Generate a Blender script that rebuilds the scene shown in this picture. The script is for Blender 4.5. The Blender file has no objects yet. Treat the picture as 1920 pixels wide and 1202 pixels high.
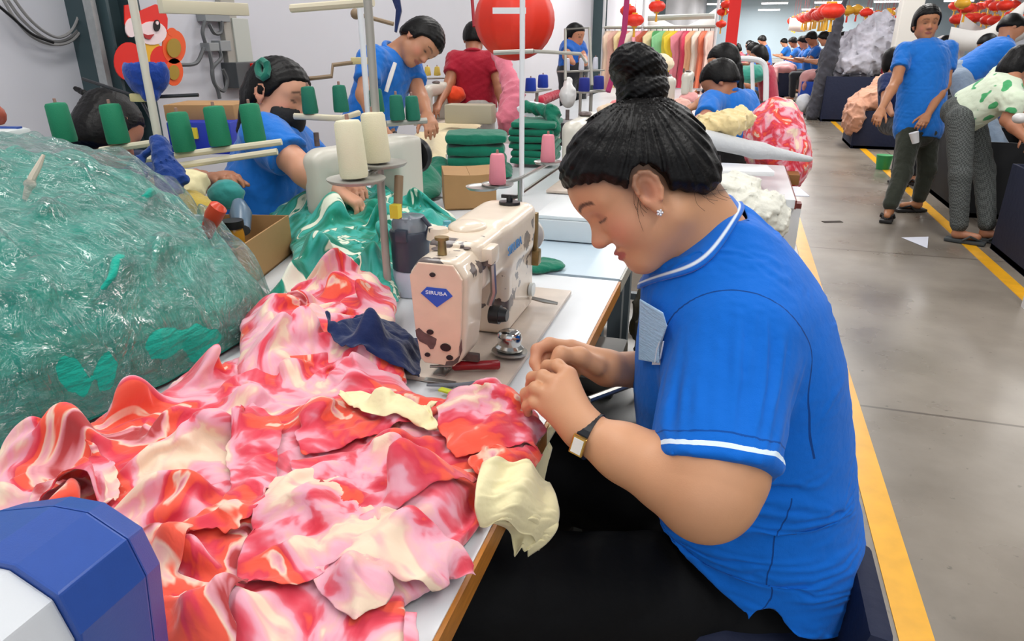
import bpy, bmesh, math, random, time
import numpy as np
from math import sin, cos, pi, radians, sqrt, atan2
from mathutils import Vector, Matrix
T0 = time.time()
SC = bpy.context.scene
COL = SC.collection
# ------------------------------------------------------------------ camera
F_PX, CAM_H, YAW, PITCH = 1300.0, 1.38, radians(17.2), radians(22.0)
cam_data = bpy.data.cameras.new('camera'); cam = bpy.data.objects.new('camera', cam_data); COL.objects.link(cam)
cam_data.sensor_width = 36.0; cam_data.lens = F_PX / 1920.0 * 36.0
cam_data.clip_start = 0.03; cam_data.clip_end = 300
cam.location = (0, 0, CAM_H); cam.rotation_euler = (pi/2 - PITCH, 0, YAW)
SC.camera = cam
# ------------------------------------------------------------------ view, world, lights
SC.view_settings.view_transform = 'Standard'; SC.view_settings.look = 'None'
SC.view_settings.gamma = 1.0; SC.view_settings.use_curve_mapping = False
SC.view_settings.exposure = 0.22
try:
    SC.cycles.max_bounces = 7; SC.cycles.diffuse_bounces = 3; SC.cycles.glossy_bounces = 3
    SC.cycles.transparent_max_bounces = 12; SC.cycles.use_denoising = True; SC.cycles.caustics_reflective = False; SC.cycles.caustics_refractive = False
except Exception: pass
world = bpy.data.worlds.new('world'); SC.world = world; world.use_nodes = True
world.node_tree.nodes['Background'].inputs[0].default_value = (0.90, 0.95, 1.0, 1)
world.node_tree.nodes['Background'].inputs[1].default_value = 0.9
def area(name, loc, size, power, rot=(0, 0, 0), col=(1, 0.98, 0.95)):
    d = bpy.data.lights.new(name, 'AREA'); d.shape = 'RECTANGLE'; d.size, d.size_y = size; d.energy = power; d.color = col
    o = bpy.data.objects.new(name, d); COL.objects.link(o); o.location = loc; o.rotation_euler = rot
    return o
CEIL = 4.6
LIGHT_ROWS = [(-1.6, 1.0), (-1.6, 6.0), (-1.6, 13.0), (1.5, 0.0), (1.5, 4.0), (1.5, 10.0), (5.5, 4.0), (5.5, 12.0), (1.5, 22.0), (6.0, 24.0), (-1.6, 24.0), (1.5, 40.0), (6.0, 44.0), (1.0, 52.0), (7.0, 52.0), (1.0, 61.0), (7.0, 61.0)]
for (lx, ly) in LIGHT_ROWS:
    area('ceiling_lamp_light', (lx, ly, CEIL - 0.5), (0.5, 3.6), 66 if ly < 9 else (150 if ly < 20 else (420 if ly < 50 else 520)))
# ------------------------------------------------------------------ photograph geometry helpers
FW = np.array([-sin(YAW)*cos(PITCH), cos(YAW)*cos(PITCH), -sin(PITCH)]); RT = np.array([cos(YAW), sin(YAW), 0.0]); UPV = np.cross(RT, FW)
CO = np.array([0, 0, CAM_H])
def ray(x, y): return FW*F_PX + RT*(x-960) + UPV*(601-y)
def D(x, y, d): return CO + ray(x, y)*(d/F_PX)
def Z(x, y, z): r = ray(x, y); return CO + r*((z-CAM_H)/r[2])
def YP(x, y, yy): r = ray(x, y); return CO + r*(yy/r[1])
def XP(x, y, xx): r = ray(x, y); return CO + r*(xx/r[0])
def A(*v): return np.array(v, float)
def nrm(v): v = np.asarray(v, float); return v/max(1e-9, np.linalg.norm(v))
# ------------------------------------------------------------------ materials
def lin(c):
    c = c.lstrip('#'); v = [int(c[i:i+2], 16)/255 for i in (0, 2, 4)]
    return tuple([(x/12.92 if x <= 0.04045 else ((x+0.055)/1.055)**2.4) for x in v]) + (1,)
MATS = {}
def mat(name, color='#888888', rough=0.6, metal=0.0, bump=0.0, bscale=40.0, var=0.0, vscale=8.0, spec=0.5, sheen=0.0, stretch=None, emit=None, estr=1.0, coat=0.0, attr=None, sss=0.0, bdist=0.02):
    if name in MATS: return MATS[name]
    m = bpy.data.materials.new(name); m.use_nodes = True; nt = m.node_tree; N = nt.nodes; L = nt.links
    b = N['Principled BSDF']; c = lin(color)
    b.inputs['Base Color'].default_value = c; b.inputs['Roughness'].default_value = rough; b.inputs['Metallic'].default_value = metal
    b.inputs['Specular IOR Level'].default_value = spec
    if coat: b.inputs['Coat Weight'].default_value = coat
    if sheen: b.inputs['Sheen Weight'].default_value = sheen
    if sss: b.inputs['Subsurface Weight'].default_value = sss; b.inputs['Subsurface Radius'].default_value = (0.02, 0.008, 0.004); b.inputs['Subsurface Scale'].default_value = 0.3
    if emit: b.inputs['Emission Color'].default_value = lin(emit); b.inputs['Emission Strength'].default_value = estr
    src = None
    if bump or var:
        tc = N.new('ShaderNodeTexCoord'); vec = tc.outputs['Object']
        if stretch:
            mp = N.new('ShaderNodeMapping'); mp.inputs['Scale'].default_value = stretch; L.new(vec, mp.inputs['Vector']); vec = mp.outputs['Vector']
    base = None
    if attr:
        at = N.new('ShaderNodeAttribute'); at.attribute_name = attr; base = at.outputs['Color']; L.new(base, b.inputs['Base Color'])
    if var:
        n = N.new('ShaderNodeTexNoise'); n.inputs['Scale'].default_value = vscale; n.inputs['Detail'].default_value = 5; L.new(vec, n.inputs['Vector'])
        mx = N.new('ShaderNodeMix'); mx.data_type = 'RGBA'; mx.blend_type = 'MULTIPLY'; mx.inputs['Factor'].default_value = 1.0
        rp = N.new('ShaderNodeMapRange'); rp.inputs['From Min'].default_value = 0.3; rp.inputs['From Max'].default_value = 0.7; rp.inputs['To Min'].default_value = 1 - var; rp.inputs['To Max'].default_value = 1.0
        L.new(n.outputs['Fac'], rp.inputs['Value'])
        if base is not None: L.new(base, mx.inputs['A'])
        else: mx.inputs['A'].default_value = c
        L.new(rp.outputs['Result'], mx.inputs['B']); L.new(mx.outputs['Result'], b.inputs['Base Color'])
    if bump:
        n2 = N.new('ShaderNodeTexNoise'); n2.inputs['Scale'].default_value = bscale; n2.inputs['Detail'].default_value = 4; L.new(vec, n2.inputs['Vector'])
        bp = N.new('ShaderNodeBump'); bp.inputs['Strength'].default_value = bump; bp.inputs['Distance'].default_value = bdist; L.new(n2.outputs['Fac'], bp.inputs['Height']); L.new(bp.outputs['Normal'], b.inputs['Normal'])
    MATS[name] = m; return m
def pattern_mat(name, stops, scale=6.0, rough=0.75, detail=3.0, distort=1.2, bump=0.25, bscale=30, biasattr=None, interp='LINEAR', sheen=0.2, trans=0.0):
    """cloth printed with a blotchy watercolour pattern"""
    if name in MATS: return MATS[name]
    m = bpy.data.materials.new(name); m.use_nodes = True; nt = m.node_tree; N = nt.nodes; L = nt.links; b = N['Principled BSDF']
    b.inputs['Roughness'].default_value = rough; b.inputs['Sheen Weight'].default_value = sheen; b.inputs['Specular IOR Level'].default_value = 0.25
    rt_ = N.new('ShaderNodeAttribute'); rt_.attribute_name = 'Rest'; vec = rt_.outputs['Vector']
    if biasattr:
        at = N.new('ShaderNodeAttribute'); at.attribute_name = biasattr
        sep = N.new('ShaderNodeSeparateColor'); L.new(at.outputs['Color'], sep.inputs['Color'])
        # the print slides from flap to flap: offset stored in the cloth
        cmb = N.new('ShaderNodeCombineXYZ'); L.new(sep.outputs['Green'], cmb.inputs['X']); L.new(sep.outputs['Blue'], cmb.inputs['Y'])
        sc = N.new('ShaderNodeVectorMath'); sc.operation = 'SCALE'; sc.inputs['Scale'].default_value = 3.0; L.new(cmb.outputs['Vector'], sc.inputs[0])
        ad = N.new('ShaderNodeVectorMath'); ad.operation = 'ADD'; L.new(vec, ad.inputs[0]); L.new(sc.outputs['Vector'], ad.inputs[1]); vec2 = ad.outputs['Vector']
    else: vec2 = vec
    n = N.new('ShaderNodeTexNoise'); n.inputs['Scale'].default_value = scale; n.inputs['Detail'].default_value = detail; n.inputs['Distortion'].default_value = distort; L.new(vec2, n.inputs['Vector'])
    val = n.outputs['Fac']
    if biasattr:
        sub = N.new('ShaderNodeMath'); sub.operation = 'SUBTRACT'; L.new(sep.outputs['Red'], sub.inputs[0]); sub.inputs[1].default_value = 0.5
        add = N.new('ShaderNodeMath'); add.operation = 'ADD'; L.new(val, add.inputs[0]); L.new(sub.outputs[0], add.inputs[1]); val = add.outputs[0]
    r = N.new('ShaderNodeValToRGB'); r.color_ramp.interpolation = interp
    el = r.color_ramp.elements
    while len(el) > 1: el.remove(el[-1])
    el[0].position = stops[0][0]; el[0].color = lin(stops[0][1])
    for p, c in stops[1:]:
        e = el.new(p); e.color = lin(c)
    L.new(val, r.inputs['Fac']); L.new(r.outputs['Color'], b.inputs['Base Color'])
    n2 = N.new('ShaderNodeTexNoise'); n2.inputs['Scale'].default_value = bscale; n2.inputs['Detail'].default_value = 3; n2.inputs['Distortion'].default_value = 0.6; L.new(vec, n2.inputs['Vector'])
    bp = N.new('ShaderNodeBump'); bp.inputs['Strength'].default_value = bump; bp.inputs['Distance'].default_value = 0.02; L.new(n2.outputs['Fac'], bp.inputs['Height']); L.new(bp.outputs['Normal'], b.inputs['Normal'])
    m['pattern'] = 1; MATS[name] = m; return m
# ------------------------------------------------------------------ object helpers
def link(o, parent=None):
    COL.objects.link(o)
    if parent is not None: o.parent = parent
    return o
def rawmesh(name, V, Fc, m=None, parent=None, smooth=True, loc=None):
    me = bpy.data.meshes.new(name)
    V = np.asarray(V, float)
    me.from_pydata([tuple(v) for v in V], [], [tuple(int(i) for i in f) for f in Fc])
    if smooth: me.polygons.foreach_set('use_smooth', [True]*len(me.polygons))
    if m: me.materials.append(m)
    me.update()
    o = bpy.data.objects.new(name, me); link(o, parent)
    if loc is not None: o.location = loc
    return o
def fastmesh(name, V, Q, m=None, parent=None, smooth=True):
    """V (n,3), Q (m,4) int arrays"""
    me = bpy.data.meshes.new(name); n = len(V); q = len(Q); k = Q.shape[1]
    me.vertices.add(n); me.vertices.foreach_set('co', np.ascontiguousarray(V, np.float32).ravel())
    me.loops.add(q*k); me.loops.foreach_set('vertex_index', np.ascontiguousarray(Q, np.int32).ravel())
    me.polygons.add(q); me.polygons.foreach_set('loop_start', np.arange(0, q*k, k, dtype=np.int32)); me.polygons.foreach_set('loop_total', np.full(q, k, np.int32))
    me.polygons.foreach_set('use_smooth', np.full(q, smooth))
    me.update(calc_edges=True); me.validate()
    if m: me.materials.append(m)
    o = bpy.data.objects.new(name, me); link(o, parent); return o
def setcol(o, cols, name='Col'):
    a = o.data.color_attributes.new(name, 'FLOAT_COLOR', 'POINT')
    c = np.ones((len(cols), 4), np.float32); c[:, :cols.shape[1]] = cols; a.data.foreach_set('color', c.ravel())
def tag(o, label=None, cat=None, group=None, kind=None):
    if label: o['label'] = label
    if cat: o['category'] = cat
    if group: o['group'] = group
    if kind: o['kind'] = kind
    return o
def thing(name, label, cat, loc=(0, 0, 0), rz=0.0, group=None):
    o = bpy.data.objects.new(name, None); COL.objects.link(o); o.location = tuple(loc); o.rotation_euler = (0, 0, rz); o.empty_display_size = 0.05
    return tag(o, label, cat, group)
def kids(o): return [c for c in bpy.data.objects if c.parent == o]
def dup(o, loc=None, rz=None, label=None, parent=None, scale=None):
    cs = kids(o)
    c = o.copy(); COL.objects.link(c); c.parent = parent
    if loc is not None: c.location = tuple(loc)
    if rz is not None: c.rotation_euler = (0, 0, rz)
    if scale is not None: c.scale = (scale,)*3 if not hasattr(scale, '__len__') else scale
    if label: c['label'] = label
    for ch in cs:
        d = dup(ch, parent=c); d.matrix_parent_inverse = ch.matrix_parent_inverse.copy()
    return c
class B:
    """collects shapes in one bmesh"""
    def __init__(s): s.bm = bmesh.new()
    def box(s, c, size, R=None, bev=0.0, taper=None):
        g = bmesh.ops.create_cube(s.bm, size=1.0); vs = g['verts']
        for v in vs:
            x, y, z = v.co
            k = 1.0
            if taper and z > 0: k = taper
            v.co = Vector((x*size[0]*k, y*size[1]*k, z*size[2]))
        if bev > 0:
            es = list({e for v in vs for e in v.link_edges})
            r = bmesh.ops.bevel(s.bm, geom=es, offset=bev, segments=2, affect='EDGES', profile=0.6)
            vs = list({v for f in r['faces'] for v in f.verts} | {v for v in vs if v.is_valid})
        M = Matrix.Translation(Vector(tuple(c)))
        if R is not None: M = M @ R.to_4x4()
        bmesh.ops.transform(s.bm, matrix=M, verts=vs); return s
    def cyl(s, a, b, r1, r2=None, n=16, cap=True):
        a = Vector(tuple(a)); b = Vector(tuple(b)); r2 = r1 if r2 is None else r2; d = b-a
        q = d.to_track_quat('Z', 'Y'); A_, B_ = [], []
        for i in range(n):
            t = 2*pi*i/n; u = q @ Vector((cos(t), sin(t), 0))
            A_.append(s.bm.verts.new(a+u*r1)); B_.append(s.bm.verts.new(b+u*r2))
        for i in range(n): s.bm.faces.new((A_[i], A_[(i+1) % n], B_[(i+1) % n], B_[i]))
        if cap: s.bm.faces.new(A_[::-1]); s.bm.faces.new(B_)
        return s
    def tube(s, pts, r, n=8, closed=False):
        pts = [Vector(tuple(p)) for p in pts]; rs = r if hasattr(r, '__len__') else [r]*len(pts); rings = []; up = None
        for i, p in enumerate(pts):
            if closed: t = pts[(i+1) % len(pts)]-pts[i-1]
            else: t = pts[min(i+1, len(pts)-1)]-pts[max(i-1, 0)]
            t.normalize()
            if up is None: up = t.orthogonal().normalized()
            up = (up-t*up.dot(t))
            up = up.normalized() if up.length > 1e-5 else t.orthogonal().normalized()
            w = t.cross(up)
            rings.append([s.bm.verts.new(p+(up*cos(2*pi*k/n)+w*sin(2*pi*k/n))*rs[i]) for k in range(n)])
        m = len(rings)
        for i in range(m if closed else m-1):
            a, b = rings[i], rings[(i+1) % m]
            for k in range(n): s.bm.faces.new((a[k], a[(k+1) % n], b[(k+1) % n], b[k]))
        if not closed: s.bm.faces.new(rings[0][::-1]); s.bm.faces.new(rings[-1])
        return s
    def lathe(s, prof, c=(0, 0, 0), n=24, R=None):
        c = Vector(tuple(c)); rings = []
        for (r, z) in prof:
            ring = []
            for k in range(n):
                v = Vector((max(r, 1e-4)*cos(2*pi*k/n), max(r, 1e-4)*sin(2*pi*k/n), z))
                if R is not None: v = R @ v
                ring.append(s.bm.verts.new(c+v))
            rings.append(ring)
        for a, b in zip(rings, rings[1:]):
            for k in range(n): s.bm.faces.new((a[k], a[(k+1) % n], b[(k+1) % n], b[k]))
        s.bm.faces.new(rings[0][::-1]); s.bm.faces.new(rings[-1]); return s
    def prism(s, pts, off):
        """polygon pts (3d) extruded by vector off"""
        off = Vector(tuple(off)); a = [s.bm.verts.new(Vector(tuple(p))) for p in pts]; b = [s.bm.verts.new(Vector(tuple(p))+off) for p in pts]; n = len(a)
        s.bm.faces.new(a[::-1]); s.bm.faces.new(b)
        for i in range(n): s.bm.faces.new((a[i], a[(i+1) % n], b[(i+1) % n], b[i]))
        return s
    def ball(s, c, r, seg=16, R=None):
        g = bmesh.ops.create_uvsphere(s.bm, u_segments=seg, v_segments=max(6, seg//2), radius=1.0); rr = r if hasattr(r, '__len__') else (r, r, r)
        M = Matrix.Translation(Vector(tuple(c)))
        if R is not None: M = M @ R.to_4x4()
        M = M @ Matrix.Diagonal((rr[0], rr[1], rr[2], 1)); bmesh.ops.transform(s.bm, matrix=M, verts=g['verts']); return s
    def obj(s, name, m, parent=None, smooth=True, loc=None, bevel=0.0):
        bmesh.ops.recalc_face_normals(s.bm, faces=s.bm.faces)
        me = bpy.data.meshes.new(name)
        if bevel > 0: bmesh.ops.bevel(s.bm, geom=[e for e in s.bm.edges if len(e.link_faces) == 2 and e.calc_face_angle(0) > 0.6], offset=bevel, segments=2, affect='EDGES', profile=0.6)
        if smooth:
            for e in s.bm.edges: e.smooth = not (len(e.link_faces) == 2 and e.calc_face_angle(0) > 0.75)
            for f in s.bm.faces: f.smooth = True
        s.bm.to_mesh(me); s.bm.free(); me.materials.append(m)
        o = bpy.data.objects.new(name, me); link(o, parent)
        if loc is not None: o.location = tuple(loc)
        return o
def RZ(a): return Matrix.Rotation(a, 3, 'Z')
def RX(a): return Matrix.Rotation(a, 3, 'X')
def RY(a): return Matrix.Rotation(a, 3, 'Y')
# ------------------------------------------------------------------ signed distance modelling
def rc(a, b, r1, r2=None, flat=None, k=0.0, op='u'):
    a = A(*a); b = A(*b); r2 = r1 if r2 is None else r2; rm = max(r1, r2); ba = b-a; L2 = max(1e-12, ba@ba)
    lo = np.minimum(a, b)-rm; hi = np.maximum(a, b)+rm
    if flat is not None: n, fa = nrm(flat[0]), flat[1]
    def f(x, y, z):
        px, py, pz = x-a[0], y-a[1], z-a[2]
        h = np.clip((px*ba[0]+py*ba[1]+pz*ba[2])/L2, 0, 1)
        px = px-h*ba[0]; py = py-h*ba[1]; pz = pz-h*ba[2]
        if flat is not None:
            c = (px*n[0]+py*n[1]+pz*n[2])*(fa-1); px = px+c*n[0]; py = py+c*n[1]; pz = pz+c*n[2]
        return np.sqrt(px*px+py*py+pz*pz)-(r1+(r2-r1)*h)
    return (f, lo, hi, k, op)
def el(c, r, R=None, k=0.0, op='u'):
    c = A(*c); r = A(*r); rm = r.max() if R is not None else r
    Rt = None if R is None else np.array(R)  # columns are axes
    def f(x, y, z):
        px, py, pz = x-c[0], y-c[1], z-c[2]
        if Rt is not None:
            px, py, pz = (px*Rt[0, 0]+py*Rt[1, 0]+pz*Rt[2, 0]), (px*Rt[0, 1]+py*Rt[1, 1]+pz*Rt[2, 1]), (px*Rt[0, 2]+py*Rt[1, 2]+pz*Rt[2, 2])
        k0 = np.sqrt((px/r[0])**2+(py/r[1])**2+(pz/r[2])**2); k1 = np.sqrt((px/r[0]**2)**2+(py/r[1]**2)**2+(pz/r[2]**2)**2)
        return k0*(k0-1)/np.maximum(k1, 1e-6)
    return (f, c-rm, c+rm, k, op)
def fieldop(f, k=0.0, op='i'): return (f, None, None, k, op)
def smin(a, b, k):
    if k <= 0: return np.minimum(a, b)
    h = np.maximum(k-np.abs(a-b), 0)/k
    return np.minimum(a, b)-h*h*k*0.25
def sdf_grid(prims, h, lo=None, hi=None, offset=0.0):
    us = [p for p in prims if p[4] == 'u']
    if lo is None:
        lo = np.min([p[1] for p in us], axis=0)-offset-3*h-0.01; hi = np.max([p[2] for p in us], axis=0)+offset+3*h+0.01
    lo = A(*lo); hi = A(*hi)
    n = np.ceil((hi-lo)/h).astype(int)+1
    ax = [lo[i]+h*np.arange(n[i]) for i in range(3)]
    G = np.full(n, 0.5, np.float32)
    for (f, a, b, k, op) in prims:
        if a is None: sl = (slice(0, n[0]), slice(0, n[1]), slice(0, n[2]))
        else:
            m = abs(k)+4*h+abs(offset)+0.004
            i0 = np.clip(np.floor((a-m-lo)/h).astype(int), 0, n); i1 = np.clip(np.ceil((b+m-lo)/h).astype(int)+1, 0, n)
            if np.any(i1 <= i0): continue
            sl = tuple(slice(i0[i], i1[i]) for i in range(3))
        x = ax[0][sl[0]][:, None, None]; y = ax[1][sl[1]][None, :, None]; z = ax[2][sl[2]][None, None, :]
        v = f(x, y, z)
        if op == 'u': G[sl] = smin(G[sl], v, k)
        elif op == 's': G[sl] = -smin(-G[sl], v, k)
        elif op == 'i': G[sl] = -smin(-G[sl], -v, k)
        elif op == 'add': G[sl] = G[sl]+v
        elif op == 'off': G[sl] = G[sl]-k
    return G-offset, lo
def nets(G, lo, h):
    s = G < 0; nx, ny, nz = G.shape
    c = np.zeros((nx-1, ny-1, nz-1), np.int8)
    for i in (0, 1):
        for j in (0, 1):
            for k in (0, 1): c += s[i:nx-1+i, j:ny-1+j, k:nz-1+k]
    act = (c > 0) & (c < 8)
    I = np.argwhere(act); m = len(I)
    idx = np.full(act.shape, -1, np.int64); idx[act] = np.arange(m)
    P = np.zeros((m, 3)); W = np.zeros(m)
    for axis in range(3):
        o1, o2 = [q for q in range(3) if q != axis]
        for a in (0, 1):
            for b in (0, 1):
                c0 = I.copy(); c0[:, o1] += a; c0[:, o2] += b; c1 = c0.copy(); c1[:, axis] += 1
                g0 = G[c0[:, 0], c0[:, 1], c0[:, 2]]; g1 = G[c1[:, 0], c1[:, 1], c1[:, 2]]
                w = (g0 < 0) != (g1 < 0); t = np.where(w, g0/np.where(w, g0-g1, 1), 0)
                pt = c0.astype(float); pt[:, axis] += t
                P += pt*w[:, None]; W += w
    P = P/W[:, None]*h+lo
    Q = []
    for axis in range(3):
        o1, o2 = (axis+1) % 3, (axis+2) % 3
        sa = [slice(None)]*3; sb = [slice(None)]*3; sa[axis] = slice(0, -1); sb[axis] = slice(1, None)
        e0 = s[tuple(sa)]; e1 = s[tuple(sb)]; E = np.argwhere(e0 != e1)
        ok = (E[:, o1] > 0) & (E[:, o2] > 0) & (E[:, o1] < G.shape[o1]-1) & (E[:, o2] < G.shape[o2]-1); E = E[ok]
        if len(E) == 0: continue
        inside = e0[E[:, 0], E[:, 1], E[:, 2]]
        def g(d1, d2):
            q = E.copy(); q[:, o1] -= d1; q[:, o2] -= d2; return idx[q[:, 0], q[:, 1], q[:, 2]]
        q = np.stack([g(1, 1), g(0, 1), g(0, 0), g(1, 0)], 1); q[~inside] = q[~inside][:, ::-1]; Q.append(q)
    Q = np.concatenate(Q); Q = Q[(Q >= 0).all(1)]
    return P, Q
def relax(P, Q, it=1, w=0.5):
    n = len(P)
    for _ in range(it):
        S = np.zeros_like(P); c = np.zeros(n)
        for a, b in ((0, 1), (1, 2), (2, 3), (3, 0)):
            for u, v in ((a, b), (b, a)):
                for ax in range(3): S[:, ax] += np.bincount(Q[:, u], weights=P[Q[:, v], ax], minlength=n)
                c += np.bincount(Q[:, u], minlength=n)
        P = P*(1-w)+S/np.maximum(c, 1)[:, None]*w
    return P
def sculpt(name, prims, h, m, parent=None, lo=None, hi=None, offset=0.0, smooth_it=1, colf=None):
    G, o = sdf_grid(prims, h, lo, hi, offset); P, Q = nets(G, o, h)
    if smooth_it: P = relax(P, Q, smooth_it)
    ob = fastmesh(name, P, Q, m, parent)
    if colf is not None: setcol(ob, colf(P))
    if m is not None and m.get('pattern'): setcol(ob, P, 'Rest'); setcol(ob, np.full((len(P), 3), .5), 'Bias')
    return ob
def wrinkle(seed, freq, amp, n=5, direction=None, ridged=True):
    """sum of warped waves, used to give cloth its folds"""
    rs = np.random.RandomState(seed); ks = []
    for i in range(n):
        d = rs.normal(size=3); 
        if direction is not None: d = nrm(direction)+d*0.45
        ks.append((nrm(d)*freq*(0.7+0.6*rs.rand()), rs.rand()*6.28, rs.normal(size=3)*freq*0.35, rs.rand()*6.28))
    def f(x, y, z):
        v = 0
        for kx, ph, kw, pw in ks:
            w = 1.3*np.sin(kw[0]*x+kw[1]*y+kw[2]*z+pw)
            s = np.sin(kx[0]*x+kx[1]*y+kx[2]*z+ph+w*1.5)
            v = v+((1-np.abs(s))**2 if ridged else s)
        return amp*(v/n-0.3)
    return f
def cloth_mat(name, col, bump=0.35, bscale=9, **k): return mat(name, col, 0.8, bump=bump, bscale=bscale, sheen=0.25, spec=0.2, bdist=0.03, **k)
def spline(pts, n, closed=False):
    pts = [A(*p) for p in pts]; out = []; m = len(pts); segs = m if closed else m-1
    for i in range(segs):
        p0 = pts[(i-1) % m] if closed else pts[max(i-1, 0)]; p1 = pts[i % m]; p2 = pts[(i+1) % m]; p3 = pts[(i+2) % m] if closed else pts[min(i+2, m-1)]
        for j in range(n):
            t = j/n; out.append(0.5*((2*p1)+(-p0+p2)*t+(2*p0-5*p1+4*p2-p3)*t*t+(-p0+3*p1-3*p2+p3)*t**3))
    if not closed: out.append(pts[-1])
    return out
# ------------------------------------------------------------------ draped cloth: each sheet is let fall on its heap by the cloth solver
SHEETS = []
def poly_sd(X, Y, P):
    P = np.array(P); d = np.full(X.shape, 1e9); ins = np.zeros(X.shape, bool)
    for i in range(len(P)):
        a, b = P[i], P[(i+1) % len(P)]; e = b-a; w0, w1 = X-a[0], Y-a[1]
        t = np.clip((w0*e[0]+w1*e[1])/(e@e+1e-12), 0, 1); d = np.minimum(d, (w0-t*e[0])**2+(w1-t*e[1])**2)
        c = ((a[1] <= Y) & (b[1] > Y)) | ((b[1] <= Y) & (a[1] > Y))
        xi = a[0]+(Y-a[1])/(e[1] if abs(e[1]) > 1e-12 else 1e-12)*e[0]; ins ^= c & (X < xi)
    d = np.sqrt(d); return np.where(ins, -d, d)
def px_poly(pts, z): return [Z(x, y, z)[:2] for x, y in pts]
def noise2(X, Y, seed, f, oct=3):
    rs = np.random.RandomState(seed); v = 0; a = 1.0; tot = 0
    for o in range(oct):
        for k in range(4):
            th = rs.rand()*6.28; ph = rs.rand()*6.28; wx = rs.normal(size=2)*f*.5; v = v+a*np.sin((cos(th)*X+sin(th)*Y)*f*(.7+.6*rs.rand())+ph+1.4*np.sin(wx[0]*X+wx[1]*Y+ph*2)); tot += a
        f *= 2.1; a *= .5
    return v/tot*2
def grid_in(out, step, edge_noise=0.0, seed=0):
    xs = [p[0] for p in out]; ys = [p[1] for p in out]
    gx = np.arange(min(xs)-.03, max(xs)+.03, step); gy = np.arange(min(ys)-.03, max(ys)+.03, step); X, Y = np.meshgrid(gx, gy, indexing='ij')
    sd = poly_sd(X, Y, out)+(noise2(X, Y, seed+77, 45, 2)*edge_noise if edge_noise else 0)
    keep = sd < step; n = X.shape; idx = np.arange(X.size).reshape(n); q = keep[:-1, :-1] & keep[1:, :-1] & keep[1:, 1:] & keep[:-1, 1:]
    I, J = np.nonzero(q); Q = np.stack([idx[I, J], idx[I+1, J], idx[I+1, J+1], idx[I, J+1]], 1); used = np.unique(Q); mp = np.full(X.size, -1); mp[used] = np.arange(len(used))
    g0, g1 = np.gradient(sd, step); gl_ = np.maximum(np.hypot(g0, g1), 1e-6); mv = np.where(sd > -step*.35, sd, 0)
    Xb = (X-g0/gl_*mv).ravel()[used]; Yb = (Y-g1/gl_*mv).ravel()[used]; return Xb, Yb, sd.ravel()[used], mp[Q]
def sheet(name, outline, height, m, label=None, cat='fabric', s=1.3, amp=.03, step=.009, seed=1, freq=22, edge=.04, parent=None, flaps=(), bias0=.5, zref=.85, stiff=.06, self_col=True, pin=True, gap=.006, edge_noise=.004, world=False, thick=.0015, sub=1, dirn=None, group=None, sty=None):
    out = outline if world else px_poly(outline, zref)
    X, Y, sd, Q = grid_in(out, step, edge_noise, seed); cx, cy = X.mean(), Y.mean()
    H = height(X, Y); ins = np.clip(-sd/edge, 0, 1)
    rs = np.random.RandomState(seed); N = 0
    for k in range(9):
        th = rs.rand()*6.28 if dirn is None else dirn+rs.normal()*.35; f = freq*(.5+1.3*rs.rand()); N = N+np.sin((cos(th)*X+sin(th)*Y)*f+rs.rand()*6+1.2*np.sin((sin(th)*X-cos(th)*Y)*f*.45+rs.rand()*6))
    N = N/3; zb = float(H.min())
    start = np.stack([X, Y, H+gap+(N+1.2)*amp*ins*(.4+.6*ins)], 1)
    sx, sy = s if hasattr(s, '__len__') else (s, s)
    rest = np.stack([(X-cx)*sx+cx, (Y-cy)*(sty or sy)+cy, (H-zb)*max(sx, sy)+zb], 1)
    o = fastmesh(name, rest, Q, m, parent)
    b = np.full(len(X), bias0)
    for (pp, hgt, wd, bi) in flaps:
        d = poly_sd(X, Y, px_poly(pp, zref)); b = np.where(d < 0, .5+bi, b)
    setcol(o, np.stack([b, X*0+.5, X*0+.5], 1), 'Bias')
    setcol(o, np.stack([rest[:, 0], rest[:, 1], rest[:, 2]], 1), 'Rest')
    o.shape_key_add(name='Basis'); kb = o.shape_key_add(name='start'); kb.data.foreach_set('co', start.astype(np.float32).ravel()); kb.value = 1.0
    if pin:
        vg = o.vertex_groups.new(name='pin'); vg.add([int(i) for i in np.nonzero(sd > -step*.4)[0]], 1.0, 'REPLACE')
    md = o.modifiers.new('cloth', 'CLOTH'); c = md.settings; c.quality = 4; c.mass = .12; c.tension_stiffness = 8; c.compression_stiffness = 8; c.shear_stiffness = 3; c.bending_stiffness = stiff; c.air_damping = 2
    c.rest_shape_key = o.data.shape_keys.key_blocks['Basis']
    if pin: c.vertex_group_mass = 'pin'
    cs = md.collision_settings; cs.use_self_collision = self_col; cs.self_distance_min = .003; cs.distance_min = .004; cs.collision_quality = 2; cs.self_friction = 3; cs.friction = 15
    cc = bpy.data.collections.new(name+'_col'); gx = np.arange(X.min()-.05, X.max()+.05, .012); gy = np.arange(Y.min()-.05, Y.max()+.05, .012); GX, GY = np.meshgrid(gx, gy, indexing='ij')
    idx = np.arange(GX.size).reshape(GX.shape); CQ = np.stack([idx[:-1, :-1], idx[1:, :-1], idx[1:, 1:], idx[:-1, 1:]], -1).reshape(-1, 4)
    co = fastmesh('heap_form', np.stack([GX.ravel(), GY.ravel(), height(GX, GY).ravel()], 1), CQ); co.modifiers.new('col', 'COLLISION'); co.collision.thickness_outer = .004; co.collision.cloth_friction = 12
    cc.objects.link(co); cs.collection = cc
    SHEETS.append((o, co, cc, name, m, parent, label, cat, thick, sub, group))
    return o
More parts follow.
